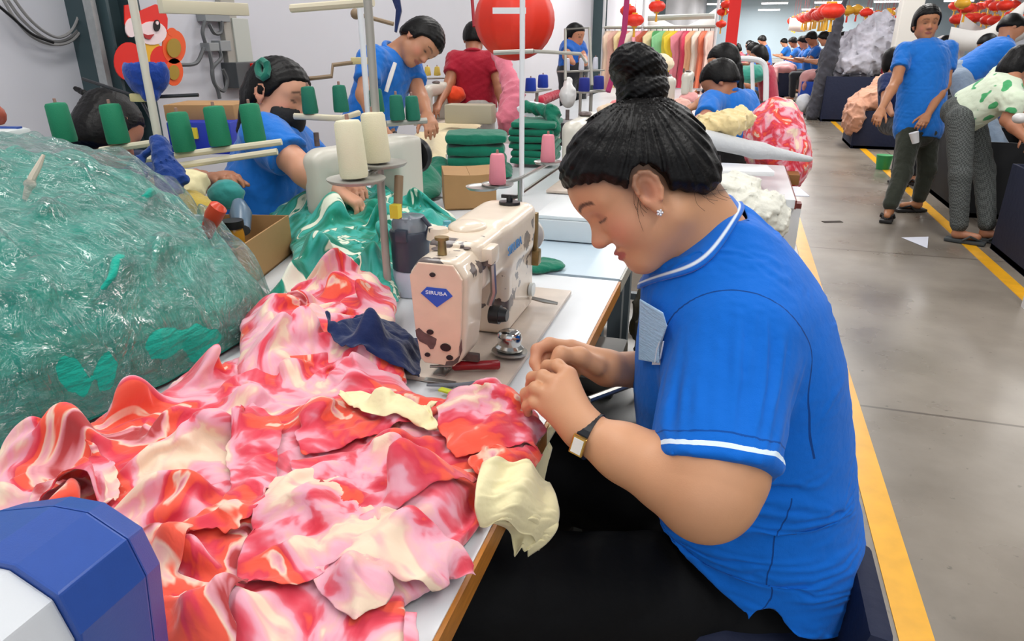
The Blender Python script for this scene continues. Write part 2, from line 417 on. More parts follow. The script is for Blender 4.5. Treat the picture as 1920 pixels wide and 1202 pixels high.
def run_sheets(frames=26):
    SC.frame_start = 1; SC.frame_end = frames
    for f in range(1, frames+1): SC.frame_set(f)
    dg = bpy.context.evaluated_depsgraph_get(); res = []
    for (o, co, cc, name, m, parent, label, cat, thick, sub, group) in SHEETS:
        me = bpy.data.meshes.new_from_object(o.evaluated_get(dg)); res.append(me)
    outs = []
    for me, (o, co, cc, name, m, parent, label, cat, thick, sub, group) in zip(res, SHEETS):
        bpy.data.objects.remove(o); bpy.data.objects.remove(co); bpy.data.collections.remove(cc); me.name = name
        n = bpy.data.objects.new(name, me); link(n, parent)
        me.polygons.foreach_set('use_smooth', [True]*len(me.polygons))
        if thick: md = n.modifiers.new('thick', 'SOLIDIFY'); md.thickness = thick; md.offset = 0
        if sub: md = n.modifiers.new('smooth', 'SUBSURF'); md.levels = 0; md.render_levels = sub
        if label: tag(n, label, cat, group)
        outs.append(n)
    SHEETS.clear(); SC.frame_set(1); return outs
def dome(z0, h, out, edge=.08, seed=1, lump=.25, f=10):
    """a smooth heap height over the outline"""
    def g(X, Y):
        sd = poly_sd(X, Y, out); t = np.clip(-sd/edge, 0, 1); return z0+h*np.sqrt(1-(1-t)**2)*(1-lump*.5+lump*.5*noise2(X, Y, seed, f, 1))
    return g

def height_of(objs, base):
    """height of already draped things, read by casting straight down"""
    from mathutils.bvhtree import BVHTree
    dg = bpy.context.evaluated_depsgraph_get(); trees = [BVHTree.FromObject(o, dg) for o in objs]
    def g(X, Y):
        H = np.empty(X.shape)
        for i, (x, y) in enumerate(zip(X.ravel(), Y.ravel())):
            z = base
            for t in trees:
                h = t.ray_cast(Vector((x, y, 2.0)), Vector((0, 0, -1)))
                if h[0] is not None: z = max(z, h[0].z)
            H.ravel()[i] = z
        return H
    return g

def garment(name, prims, cuts, h, m, parent, form, lo, hi, s=(1.05, 1.05, 1.08), pinf=None, attrf=None, attr='Col', label=None, noise=.004, nf=60, seed=1, quality=6, stiff=.05, selfc=False, thick=.0015, sub=1):
    """clothing let settle on the body form by the cloth solver; openings are where the cuts pass"""
    base = prims; G, o0 = sdf_grid(prims+cuts, h, lo, hi); P, Q = nets(G, o0, h); P = relax(P, Q, 2)
    Gb, _ = sdf_grid(base, h, lo, hi)
    ijk = np.clip(np.round((P-o0)/h).astype(int), 0, np.array(Gb.shape)-1); d = Gb[ijk[:, 0], ijk[:, 1], ijk[:, 2]]
    keep = d > -h*.95; Q = Q[keep[Q].sum(1) >= 3]; used = np.unique(Q); mp = np.full(len(P), -1); mp[used] = np.arange(len(used)); P = P[used]; Q = mp[Q]
    E_ = np.sort(np.concatenate([Q[:, [0, 1]], Q[:, [1, 2]], Q[:, [2, 3]], Q[:, [3, 0]]]), 1); ue, ct = np.unique(E_, axis=0, return_counts=True); be = ue[ct == 1]
    for _ in range(30):
        S_ = np.zeros_like(P); c_ = np.zeros(len(P)); np.add.at(S_, be[:, 0], P[be[:, 1]]); np.add.at(S_, be[:, 1], P[be[:, 0]]); np.add.at(c_, be[:, 0], 1); np.add.at(c_, be[:, 1], 1)
        w_ = c_ == 2; P[w_] = P[w_]*.4+S_[w_]/2*.6
    inner = np.ones(len(P), bool); inner[be.ravel()] = False; P2 = relax(P, Q, 2); P[inner] = P2[inner]
    c = P.mean(0); rest = (P-c)*A(*s)+c
    rs = np.random.RandomState(seed); start = P+noise*np.stack([noise2(P[:, 1], P[:, 2], seed+i, nf, 2) for i in range(3)], 1)
    o = fastmesh(name, rest, Q, m, parent)
    if attrf is not None: setcol(o, attrf(P), attr)
    o.shape_key_add(name='Basis'); kb = o.shape_key_add(name='start'); kb.data.foreach_set('co', start.astype(np.float32).ravel()); kb.value = 1.0
    if pinf is not None: vg = o.vertex_groups.new(name='pin'); vg.add([int(i) for i in np.nonzero(pinf(P))[0]], 1.0, 'REPLACE')
    md = o.modifiers.new('cloth', 'CLOTH'); k = md.settings; k.quality = quality; k.mass = .12; k.tension_stiffness = 12; k.compression_stiffness = 12; k.shear_stiffness = 4; k.bending_stiffness = stiff; k.air_damping = 2; k.rest_shape_key = o.data.shape_keys.key_blocks['Basis']
    if pinf is not None: k.vertex_group_mass = 'pin'
    cs = md.collision_settings; cs.use_self_collision = selfc; cs.self_distance_min = .003; cs.distance_min = .004; cs.collision_quality = 3; cs.friction = 8
    cc = bpy.data.collections.new(name+'_col'); co = sculpt('body_form', form, .011, None, None, smooth_it=2); co.modifiers.new('col', 'COLLISION'); co.collision.thickness_outer = .003; co.collision.cloth_friction = 8
    cc.objects.link(co); cs.collection = cc; SHEETS.append((o, co, cc, name, m, parent, label, None, thick, sub, None)); return o
# ================================================================== the hall
def plane_struct(name, lo, hi, m, thick=0.1):
    b = B(); c = [(lo[i]+hi[i])/2 for i in range(3)]; s = [max(hi[i]-lo[i], thick) for i in range(3)]
    b.box(c, s); o = b.obj(name, m, smooth=False); return tag(o, kind='structure')
def floor_material():
    m = bpy.data.materials.new('polished_concrete'); m.use_nodes = True; nt = m.node_tree; N = nt.nodes; L = nt.links; b = N['Principled BSDF']
    tc = N.new('ShaderNodeTexCoord')
    n = N.new('ShaderNodeTexNoise'); n.inputs['Scale'].default_value = 1.1; n.inputs['Detail'].default_value = 8; n.inputs['Roughness'].default_value = 0.6; L.new(tc.outputs['Object'], n.inputs['Vector'])
    r = N.new('ShaderNodeValToRGB'); r.color_ramp.elements[0].position = 0.3; r.color_ramp.elements[0].color = lin('#6b6257'); r.color_ramp.elements[1].position = 0.72; r.color_ramp.elements[1].color = lin('#998f83')
    L.new(n.outputs['Fac'], r.inputs['Fac'])
    br = N.new('ShaderNodeTexBrick'); br.inputs['Scale'].default_value = 1.0; br.offset = 0.0; br.inputs['Brick Width'].default_value = 3.2; br.inputs['Row Height'].default_value = 2.45; br.inputs['Mortar Size'].default_value = 0.008
    br.inputs['Color1'].default_value = (1, 1, 1, 1); br.inputs['Color2'].default_value = (1, 1, 1, 1); br.inputs['Mortar'].default_value = (0.45, 0.42, 0.40, 1)
    mp = N.new('ShaderNodeMapping'); mp.inputs['Location'].default_value = (1.2, -0.35, 0); L.new(tc.outputs['Object'], mp.inputs['Vector']); L.new(mp.outputs['Vector'], br.inputs['Vector'])
    mx = N.new('ShaderNodeMix'); mx.data_type = 'RGBA'; mx.blend_type = 'MULTIPLY'; mx.inputs['Factor'].default_value = 1.0
    L.new(r.outputs['Color'], mx.inputs['A']); L.new(br.outputs['Color'], mx.inputs['B'])
    n3 = N.new('ShaderNodeTexNoise'); n3.inputs['Scale'].default_value = 30; n3.inputs['Detail'].default_value = 3; L.new(tc.outputs['Object'], n3.inputs['Vector'])
    r3 = N.new('ShaderNodeMapRange'); r3.inputs['From Min'].default_value = 0.25; r3.inputs['From Max'].default_value = 0.32; r3.inputs['To Min'].default_value = 0.55; r3.inputs['To Max'].default_value = 1.0; L.new(n3.outputs['Fac'], r3.inputs['Value'])
    mx2 = N.new('ShaderNodeMix'); mx2.data_type = 'RGBA'; mx2.blend_type = 'MULTIPLY'; mx2.inputs['Factor'].default_value = 1.0
    L.new(mx.outputs['Result'], mx2.inputs['A']); L.new(r3.outputs['Result'], mx2.inputs['B']); L.new(mx2.outputs['Result'], b.inputs['Base Color'])
    n2 = N.new('ShaderNodeTexNoise'); n2.inputs['Scale'].default_value = 0.9; n2.inputs['Detail'].default_value = 6; L.new(tc.outputs['Object'], n2.inputs['Vector'])
    r2 = N.new('ShaderNodeMapRange'); r2.inputs['From Min'].default_value = 0.3; r2.inputs['From Max'].default_value = 0.7; r2.inputs['To Min'].default_value = 0.2; r2.inputs['To Max'].default_value = 0.45; L.new(n2.outputs['Fac'], r2.inputs['Value']); L.new(r2.outputs['Result'], b.inputs['Roughness'])
    b.inputs['Specular IOR Level'].default_value = 0.6
    bp = N.new('ShaderNodeBump'); bp.inputs['Strength'].default_value = 0.05; bp.inputs['Distance'].default_value = 0.05; L.new(n.outputs['Fac'], bp.inputs['Height']); L.new(bp.outputs['Normal'], b.inputs['Normal'])
    return m
WALL_X = -3.3; FAR_Y = 66.0; RIGHT_X = 17.0
M_wall = mat('white_wall', '#d3d3da', 0.7, var=0.06, vscale=0.8)
M_ceil = mat('ceiling_panel', '#c9d2da', 0.8, var=0.05, vscale=0.5)
M_green_steel = mat('dark_green_steel', '#3a4d52', 0.45, var=0.1)
M_yellow = mat('yellow_floor_paint', '#f0ae1c', 0.35, var=0.16, vscale=14)
M_white = mat('white_enamel', '#e6e6e8', 0.35)
M_steel = mat('bare_steel', '#a9a7a2', 0.32, metal=0.85)
M_greyrod = mat('grey_painted_rod', '#aaa79e', 0.45, metal=0.3)
M_black = mat('black_plastic', '#161618', 0.4)
M_navy = mat('navy_bin_cloth', '#0e1836', 0.75, bump=0.2, bscale=25)
plane_struct('floor', (WALL_X, -4, -0.12), (RIGHT_X, FAR_Y, 0), floor_material())
plane_struct('ceiling', (WALL_X, -4, CEIL), (RIGHT_X, FAR_Y, CEIL+0.1), M_ceil)
plane_struct('wall_left', (WALL_X-0.12, -4, 0), (WALL_X, FAR_Y, CEIL), M_wall)
plane_struct('wall_right', (RIGHT_X, -4, 0), (RIGHT_X+0.12, FAR_Y, CEIL), M_wall)
plane_struct('wall_far', (WALL_X, FAR_Y, 0), (RIGHT_X, FAR_Y+0.12, CEIL), mat('far_wall_paint', '#b9cbd6', 0.7, var=0.08, vscale=0.3))
# yellow lane lines (paint on the floor)
for nm, x, y0, y1 in (('trim_1', 0.575, 0.5, 40), ('trim_2', 1.73, 2.0, 40)):
    b = B(); b.box((x, (y0+y1)/2, 0.0015), (0.085, y1-y0, 0.003)); tag(b.obj(nm, M_yellow, smooth=False), kind='structure')
# steel wall columns (H section), light pilasters further back
def h_column(y, x=WALL_X+0.13, m=M_green_steel, w=0.24, n='wall_column'):
    b = B()
    t = 0.018
    b.box((x, y-w/2, CEIL/2), (0.26, t, CEIL)); b.box((x, y+w/2, CEIL/2), (0.26, t, CEIL)); b.box((x, y, CEIL/2), (t, w, CEIL))
    o = b.obj(n, m, smooth=False); return tag(o, kind='structure')
h_column(3.12, w=.2); h_column(17.0, w=0.3); h_column(30.0, w=0.3)
b = B(); b.box((WALL_X+0.2, 2.97, CEIL/2), (0.05, 0.03, CEIL)); o = b.obj('trim_3', mat('galvanised_channel', '#b3b6b6', 0.4, metal=0.5, var=0.15, vscale=30), smooth=False); tag(o, kind='structure')
# roof columns beyond the lane
for (x, y) in ((float(YP(1699, 60, 12.5)[0]), 12.5), (9.0, 16)):
    b = B(); b.box((x, y, CEIL/2), (0.30, 0.30, CEIL), bev=0.02); tag(b.obj('roof_column', mat('cream_column', '#d9d6cf', 0.6), smooth=False), kind='structure')
# ------------------------------------------------------------------ tables
M_top = mat('white_laminate', '#dcdfe2', 0.28, var=0.07, vscale=9)
M_topblue = mat('pale_blue_laminate', '#bfd0dc', 0.3, var=0.05)
M_edge = mat('orange_wood_edge', '#b8752a', 0.4, var=0.3, vscale=30, stretch=(4, 1, 6))
M_rededge = mat('red_brown_edge', '#6e2a22', 0.5)
M_legs = mat('light_grey_steel', '#6d7980', 0.4, metal=0.3)
def table(label, x0, x1, y0, y1, z=0.8, top=None, edge=None, group='white sewing workbenches'):
    t = thing('sewing_table', label, 'table', ((x0+x1)/2, (y0+y1)/2, 0), 0, group)
    w, l = x1-x0, y1-y0
    B().box((0, 0, z-0.017), (w-0.012, l-0.004, 0.034)).obj('table_top', top or M_top, t, smooth=False)
    for sx in (-1, 1): B().box((sx*(w/2-0.003), 0, z-0.019), (0.006, l, 0.034)).obj('edge_strip', edge or M_edge, t, smooth=False)
    for sy in (-1, 1):
        b = B(); yy = sy*(l/2-0.09)
        b.box((0, yy, z-0.06), (w-0.1, 0.04, 0.05)); b.box((w/2-0.08, yy, (z-0.06)/2), (0.045, 0.045, z-0.06)); b.box((-w/2+0.08, yy, (z-0.06)/2), (0.045, 0.045, z-0.06))
        b.box((0, yy, 0.12), (w-0.1, 0.035, 0.035)); b.obj('leg_frame', M_legs, t, smooth=False)
    return t
TX = -0.235          # front edge of the near row of tables
main_table = table('white laminate sewing table with orange wood edge under the floral fabric and the needle machine', TX-0.56, TX, 0.34, 1.715)
table('pale blue topped sewing table just beyond the needle machine, beside the woman chin', TX-0.56, TX, 1.73, 2.30, top=M_topblue, edge=M_greyrod)
table('white sewing table under the carton and green garments', TX-0.56, TX-0.0, 2.31, 3.6, top=M_top, edge=M_rededge)
table('long white cutting table piled with cream cloth in front of the leaning man', TX-1.62, TX-0.57, 2.55, 4.1, z=0.8, edge=M_greyrod)
table('sewing table under the teal sack and the tool carton', TX-1.75, TX-0.565, 0.30, 2.52, top=M_top, edge=M_greyrod)
# undertable belt guard and knee lever seen past the hands
mo = D(1150, 765, 1.50)
t = thing('table_motor', 'dark oily motor and pedal linkage under the near sewing table beyond the wrists', 'motor', (0, 0, 0))
M_motor = mat('oily_green_black', '#2b2a22', .45, var=.6, vscale=25)
B().cyl(mo+A(-.05, -.12, -.02), mo+A(-.05, .12, -.02), .105, n=28).cyl(mo+A(-.05, .12, -.02), mo+A(-.05, .16, -.02), .06).obj('motor_body', M_motor, t)
B().box(mo+A(-.06, 0, .09), (.14, .22, .06), bev=.01).obj('motor_bracket', M_motor, t)
B().box(mo+A(.02, -.06, .05), (.20, .24, .05), RY(.25), bev=.012).box(mo+A(.06, .10, -.02), (.16, .2, .14), bev=.02).obj('oil_pan', mat('black_oil_pan', '#171815', .3, var=.5, vscale=20), t)
B().tube([mo+A(-.02, -.2, .12), mo+A(.06, -.05, .10), mo+A(.10, .15, .11)], .007).obj('knee_lever', M_steel, t)
B().tube([mo+A(-.05, .0, -.12), mo+A(-.02, .0, -.40)], .03).box(mo+A(.0, 0, -.46), (.34, .5, .05), bev=.01).obj('treadle', M_motor, t)
# burlap coloured sack hanging beyond the near table
# ================================================================== the near sewing machine
TZ = 0.80
M_cream = None
def machine_paint():
    """pinkish cream enamel with dark chips where the paint has worn off"""
    m = bpy.data.materials.new('worn_cream_enamel'); m.use_nodes = True; nt = m.node_tree; N = nt.nodes; L = nt.links; b = N['Principled BSDF']
    tc = N.new('ShaderNodeTexCoord'); n = N.new('ShaderNodeTexNoise'); n.inputs['Scale'].default_value = 22; n.inputs['Detail'].default_value = 6; n.inputs['Distortion'].default_value = .6; L.new(tc.outputs['Object'], n.inputs['Vector'])
    n0 = N.new('ShaderNodeTexNoise'); n0.inputs['Scale'].default_value = 6; L.new(tc.outputs['Object'], n0.inputs['Vector'])
    md = N.new('ShaderNodeMath'); md.operation = 'MULTIPLY'; L.new(n.outputs['Fac'], md.inputs[0]); L.new(n0.outputs['Fac'], md.inputs[1])
    r = N.new('ShaderNodeValToRGB'); e = r.color_ramp.elements; e[0].position = .0; e[0].color = lin('#e7d6c1'); e[1].position = .34; e[1].color = lin('#dccab4')
    for p, c in ((.348, '#4b3f3c'), (.39, '#6e625e')): q = e.new(p); q.color = lin(c)
    L.new(md.outputs[0], r.inputs['Fac']); L.new(r.outputs['Color'], b.inputs['Base Color']); b.inputs['Roughness'].default_value = .34; b.inputs['Coat Weight'].default_value = .3
    return m
MP = machine_paint(); M_bed = mat('oily_bed_enamel', '#d3c3b4', .35, var=.22, vscale=18); M_chip = mat('bare_chipped_iron', '#6f605d', .5, metal=.5, var=.4, vscale=60)
M_bluebadge = mat('blue_badge', '#1750b8', .35); M_brass = mat('old_brass', '#a3895a', .4, metal=.8, var=.3, vscale=50)
def rounded(b, pts, off, r=0): b.prism(pts, off)
mc = thing('sewing_machine', 'worn cream industrial sewing machine with blue diamond badge on the near table', 'sewing machine', (0, 0, 0))
MX0, MX1, MY0, MY1 = -.585, -.40, 1.09, 1.60
MC_S = (1.18, .936, .86); MC_L = (-.455+.49*1.18, 1.03-1.098*.936, .8-.8*.86); mc.location = MC_L; mc.scale = MC_S
def inv(x, y, z): return ((x-MC_L[0])/MC_S[0], (y-MC_L[1])/MC_S[1], (z-MC_L[2])/MC_S[2])
q0, q1 = inv(-.545, 1.035, TZ+.001), inv(-.335, 1.578, TZ+.011)
B().box([(q0[i]+q1[i])/2 for i in range(3)], [q1[i]-q0[i] for i in range(3)], bev=.003).obj('bed', M_bed, mc)
AXC = -.49   # arm centre line
# pillar and arm: one casting
g = [el((AXC, 1.50, TZ+.12), (.058, .075, .2))]
def rbox(c, s, r, k=0.0, op='u', taperz=0.0):
    c = A(*c); s = A(*s)/2-r
    def f(x, y, z):
        qx, qy, qz = np.abs(x-c[0])-s[0], np.abs(y-c[1])-s[1], np.abs(z-c[2])-s[2]
        return np.sqrt(np.maximum(qx, 0)**2+np.maximum(qy, 0)**2+np.maximum(qz, 0)**2)+np.minimum(np.maximum(qx, np.maximum(qy, qz)), 0)-r
    return (f, c-s-r, c+s+r, k, op)
g = [rbox((AXC, 1.450, TZ+.150), (.094, .22, .275), .018), rbox((AXC, 1.36, TZ+.232), (.092, .34, .11), .018, k=.03), rbox((AXC, 1.545, TZ+.245), (.088, .06, .08), .02, k=.02)]
sculpt('arm', g, .0036, MP, mc, smooth_it=2)
# head (face plate end)
def headbox(x, y, z):
    zz = z-TZ; w = np.interp(zz, (.045, .07, .13, .24, .272), (.026, .036, .042, .046, .030))
    qx = np.abs(x-AXC)-w; qy = np.abs(y-1.155)-.047; qz = np.maximum(zz-.274, .046-zz)
    r = .010; qx, qy, qz = qx+r, qy+r, qz+r
    return (np.sqrt(np.maximum(qx, 0)**2+np.maximum(qy, 0)**2+np.maximum(qz, 0)**2)+np.minimum(np.maximum(qx, np.maximum(qy, qz)), 0)-r)
sculpt('machine_head', [(headbox, A(AXC-.06, 1.09, TZ+.03), A(AXC+.06, 1.215, TZ+.29), 0, 'u')], .0030, MP, mc, smooth_it=2)
# pale face plate with badge
fp = []
for zz in np.linspace(.05, .268, 24):
    fp.append((np.interp(zz, (.045, .06, .13, .24, .268), (.021, .030, .037, .041, .027)), zz))
pts = [(AXC-w, 1.104, TZ+zz) for w, zz in fp]+[(AXC+w, 1.104, TZ+zz) for w, zz in fp[::-1]]
face = B().prism(pts, (0, -.006, 0)).obj('face_plate', mat('pinkish_plate', '#e2c3ab', .38, var=.08, vscale=30, coat=.2), mc, smooth=False, bevel=.002)
B().prism([(AXC-.024, 1.098, TZ+.205), (AXC-.014, 1.098, TZ+.219), (AXC+.016, 1.098, TZ+.219), (AXC+.026, 1.098, TZ+.205), (AXC+.001, 1.098, TZ+.178)], (0, -.0015, 0)).obj('diamond_badge', M_bluebadge, face, smooth=False)
def text(body, size, loc, R, m, name, parent, ext=.0006):
    cu = bpy.data.curves.new(name, 'FONT'); cu.body = body; cu.size = size; cu.extrude = ext; cu.align_x = 'CENTER'; cu.align_y = 'CENTER'
    t_ = bpy.data.objects.new('tmp', cu); me = bpy.data.meshes.new_from_object(t_); bpy.data.objects.remove(t_); me.materials.clear(); me.materials.append(m)
    o = bpy.data.objects.new(name, me); link(o, parent); o.matrix_local = Matrix.Translation(Vector(tuple(loc))) @ R.to_4x4(); return o
RF = Matrix(((1, 0, 0), (0, 0, -1), (0, 1, 0)))      # text facing -y
text('SIRUBA', .0105, (AXC+.001, 1.0962, TZ+.208), RF, mat('badge_white', '#e6ecf6', .4), 'badge_lettering', face)
RXf = Matrix(((0, 0, 1), (1, 0, 0), (0, 1, 0)))      # text facing +x, reading along +y
text('SIRUBA', .031, (AXC+.0555, 1.365, TZ+.232), RXf, mat('pale_blue_letters', '#4d8cc8', .4), 'arm_lettering', mc)
B().cyl((AXC+.046, 1.235, TZ+.226), (AXC+.0475, 1.235, TZ+.226), .009).obj('emblem', M_brass, mc)
def chipmesh(pts, y, nm='paint_chip'):
    return B().prism([(AXC+a, y, TZ+b_) for a, b_ in pts], (0, -.0008, 0)).obj(nm, M_chip, face, smooth=False)
chipmesh([(-.036, .122), (-.030, .128), (-.022, .119), (-.010, .113), (-.002, .108), (-.004, .096), (-.008, .085), (-.013, .083), (-.018, .092), (-.030, .098), (-.035, .108)], 1.0978)
chipmesh([(.012, .060), (.024, .064), (.034, .078), (.034, .098), (.038, .115), (.0385, .090), (.031, .062), (.022, .052), (.010, .051)], 1.0978)
for (a, z_, r_) in ((-.004, .246, .0045), (-.012, .122, .0055), (.012, .092, .0085), (-.018, .070, .0045), (.018, .070, .0055)):
    B().cyl((AXC+a, 1.099, TZ+z_), (AXC+a, 1.0955, TZ+z_), r_, n=14).obj('plate_screw', M_black, face)
# top details
B().cyl((AXC-.002, 1.14, TZ+.268), (AXC-.002, 1.14, TZ+.305), .0075, .006, n=14).cyl((AXC-.002, 1.14, TZ+.305), (AXC-.002, 1.14, TZ+.311), .011, n=14).obj('presser_regulator', M_brass, mc)
B().ball((AXC-.01, 1.30, TZ+.288), (.032, .042, .015), 20).obj('top_dome', MP, mc)
B().cyl((AXC-.045, 1.25, TZ+.27), (AXC-.045, 1.25, TZ+.296), .02, .016, n=18).obj('thread_guide_cap', MP, mc)
for (x, y, s_) in ((-.02, 1.17, .009), (.022, 1.19, .006), (.02, 1.36, .010), (-.01, 1.40, .008), (.015, 1.43, .006), (-.02, 1.35, .006)):
    B().ball((AXC+x, y, TZ+(.276 if y < 1.21 else .2885)), (s_, s_*1.6, .0016), 12).obj('oil_hole', M_chip, mc)
B().cyl((AXC+.012, 1.50, TZ+.285), (AXC+.012, 1.50, TZ+.318), .006, n=10).cyl((AXC+.012, 1.50, TZ+.296), (AXC+.012, 1.50, TZ+.302), .020, n=14).box((AXC+.012, 1.50, TZ+.315), (.03, .008, .008)).obj('bobbin_winder', M_black, mc)
B().tube([(AXC+.035, 1.225, TZ+.262), (AXC+.052, 1.225, TZ+.24), (AXC+.054, 1.225, TZ+.17), (AXC+.047, 1.225, TZ+.14)], .0055).obj('take_up_guard', M_steel, mc)
B().box((AXC+.050, 1.222, TZ+.255), (.02, .05, .04), bev=.008).obj('corner_block', MP, mc)
B().cyl((AXC+.046, 1.235, TZ+.115), (AXC+.062, 1.235, TZ+.115), .021, n=20).cyl((AXC+.062, 1.235, TZ+.115), (AXC+.074, 1.235, TZ+.115), .017, .013, n=20).obj('tension_dial', M_black, mc)
B().lathe([(.002, 0), (.022, 0), (.024, .006), (.019, .012), (.021, .03), (.018, .042), (.012, .046), (.002, .047)], (AXC+.075, 1.245, TZ+.03)).obj('knee_lift_knob', mat('chrome', '#c8c8c6', .15, metal=1.0), mc)
B().lathe([(.001, 0), (.030, 0), (.030, .005), (.001, .006)], (AXC+.075, 1.245, TZ+.022)).obj('knob_plate', M_steel, mc)
B().lathe([(.001, -.012), (.052, -.012), (.060, -.004), (.060, .006), (.05, .014), (.02, .014), (.001, .016)], (AXC, 1.585, TZ+.195), R=RX(radians(-90)), n=32).obj('handwheel', mat('wheel_grey', '#cdc6bd', .35), mc)
B().cyl((AXC+.049, 1.515, TZ+.07), (AXC+.056, 1.515, TZ+.07), .018, n=20).obj('stitch_dial', mat('pale_plastic', '#d6dcd9', .3), mc)
B().box((AXC+.051, 1.55, TZ+.2), (.008, .018, .13), bev=.002).box((AXC+.053, 1.55, TZ+.148), (.014, .03, .04), bev=.003).obj('reverse_lever', M_brass, mc)
B().tube([(AXC+.05, 1.53, TZ+.04), (AXC+.075, 1.53, TZ+.035), (AXC+.10, 1.535, TZ+.03)], [.005, .006, .004]).obj('feed_lever', M_steel, mc)
nd = B(); nd.cyl((AXC, 1.14, TZ+.05), (AXC, 1.14, TZ+.02), .004, n=10); nd.cyl((AXC, 1.14, TZ+.022), (AXC, 1.14, TZ+.008), .0012, n=8); nd.obj('needle_bar', M_steel, mc)
B().cyl((AXC-.014, 1.15, TZ+.05), (AXC-.014, 1.15, TZ+.016), .0045, n=10).box((AXC-.008, 1.135, TZ+.0145), (.02, .035, .004), bev=.001).obj('presser_foot', M_steel, mc)
B().box((AXC, 1.13, TZ+.0115), (.05, .075, .002)).obj('throat_plate', M_steel, mc)
B().box((AXC+.03, 1.15, TZ+.05), (.04, .012, .018), bev=.003).obj('thread_trimmer', M_chip, mc)
# scattered marks of wear on the bed
# spare small things by the needle
def at(x, y, z=TZ+.012): return Z(x, y, z)
sn = thing('thread_snips', 'dark red handled screwdriver lying on the machine bed beneath the needle', 'screwdriver', (0, 0, 0)); sn.name = 'screwdriver'
a, c = Z(852, 686, TZ+.024), Z(938, 684, TZ+.024); dr = nrm(c-a)
B().tube([a-dr*.004, a, (a+c)/2, c-dr*.004, c], [.006, .0095, .0085, .0095, .006], 10).obj('handle', mat('dark_red_plastic', '#8f1620', .3), sn)
B().cyl(a, a-dr*.045, .0028).obj('shaft', M_steel, sn)
pn = tag(B().tube([at(800, 722), at(860, 722), at(905, 716)], [.0025, .004, .0035]).obj('tweezers', mat('grey_plastic', '#6f7780', .4)), 'thin grey tweezers lying on machine bed edge below the screwdriver', 'tweezers')
tag(B().box(Z(838, 733, TZ+.012), (.03, .012, .004), RZ(-.2), bev=.001).obj('chalk_piece', mat('lime_chalk', '#c5d23c', .7)), 'lime green tailor chalk piece at the front of the machine bed', 'chalk')
tag(B().box(Z(1027, 547, TZ+.002), (.04, .026, .002), RZ(.1)).obj('yellow_sticker', mat('ochre_paper', '#c9a347', .6)), 'small ochre sticker on the table behind the machine pillar', 'sticker')
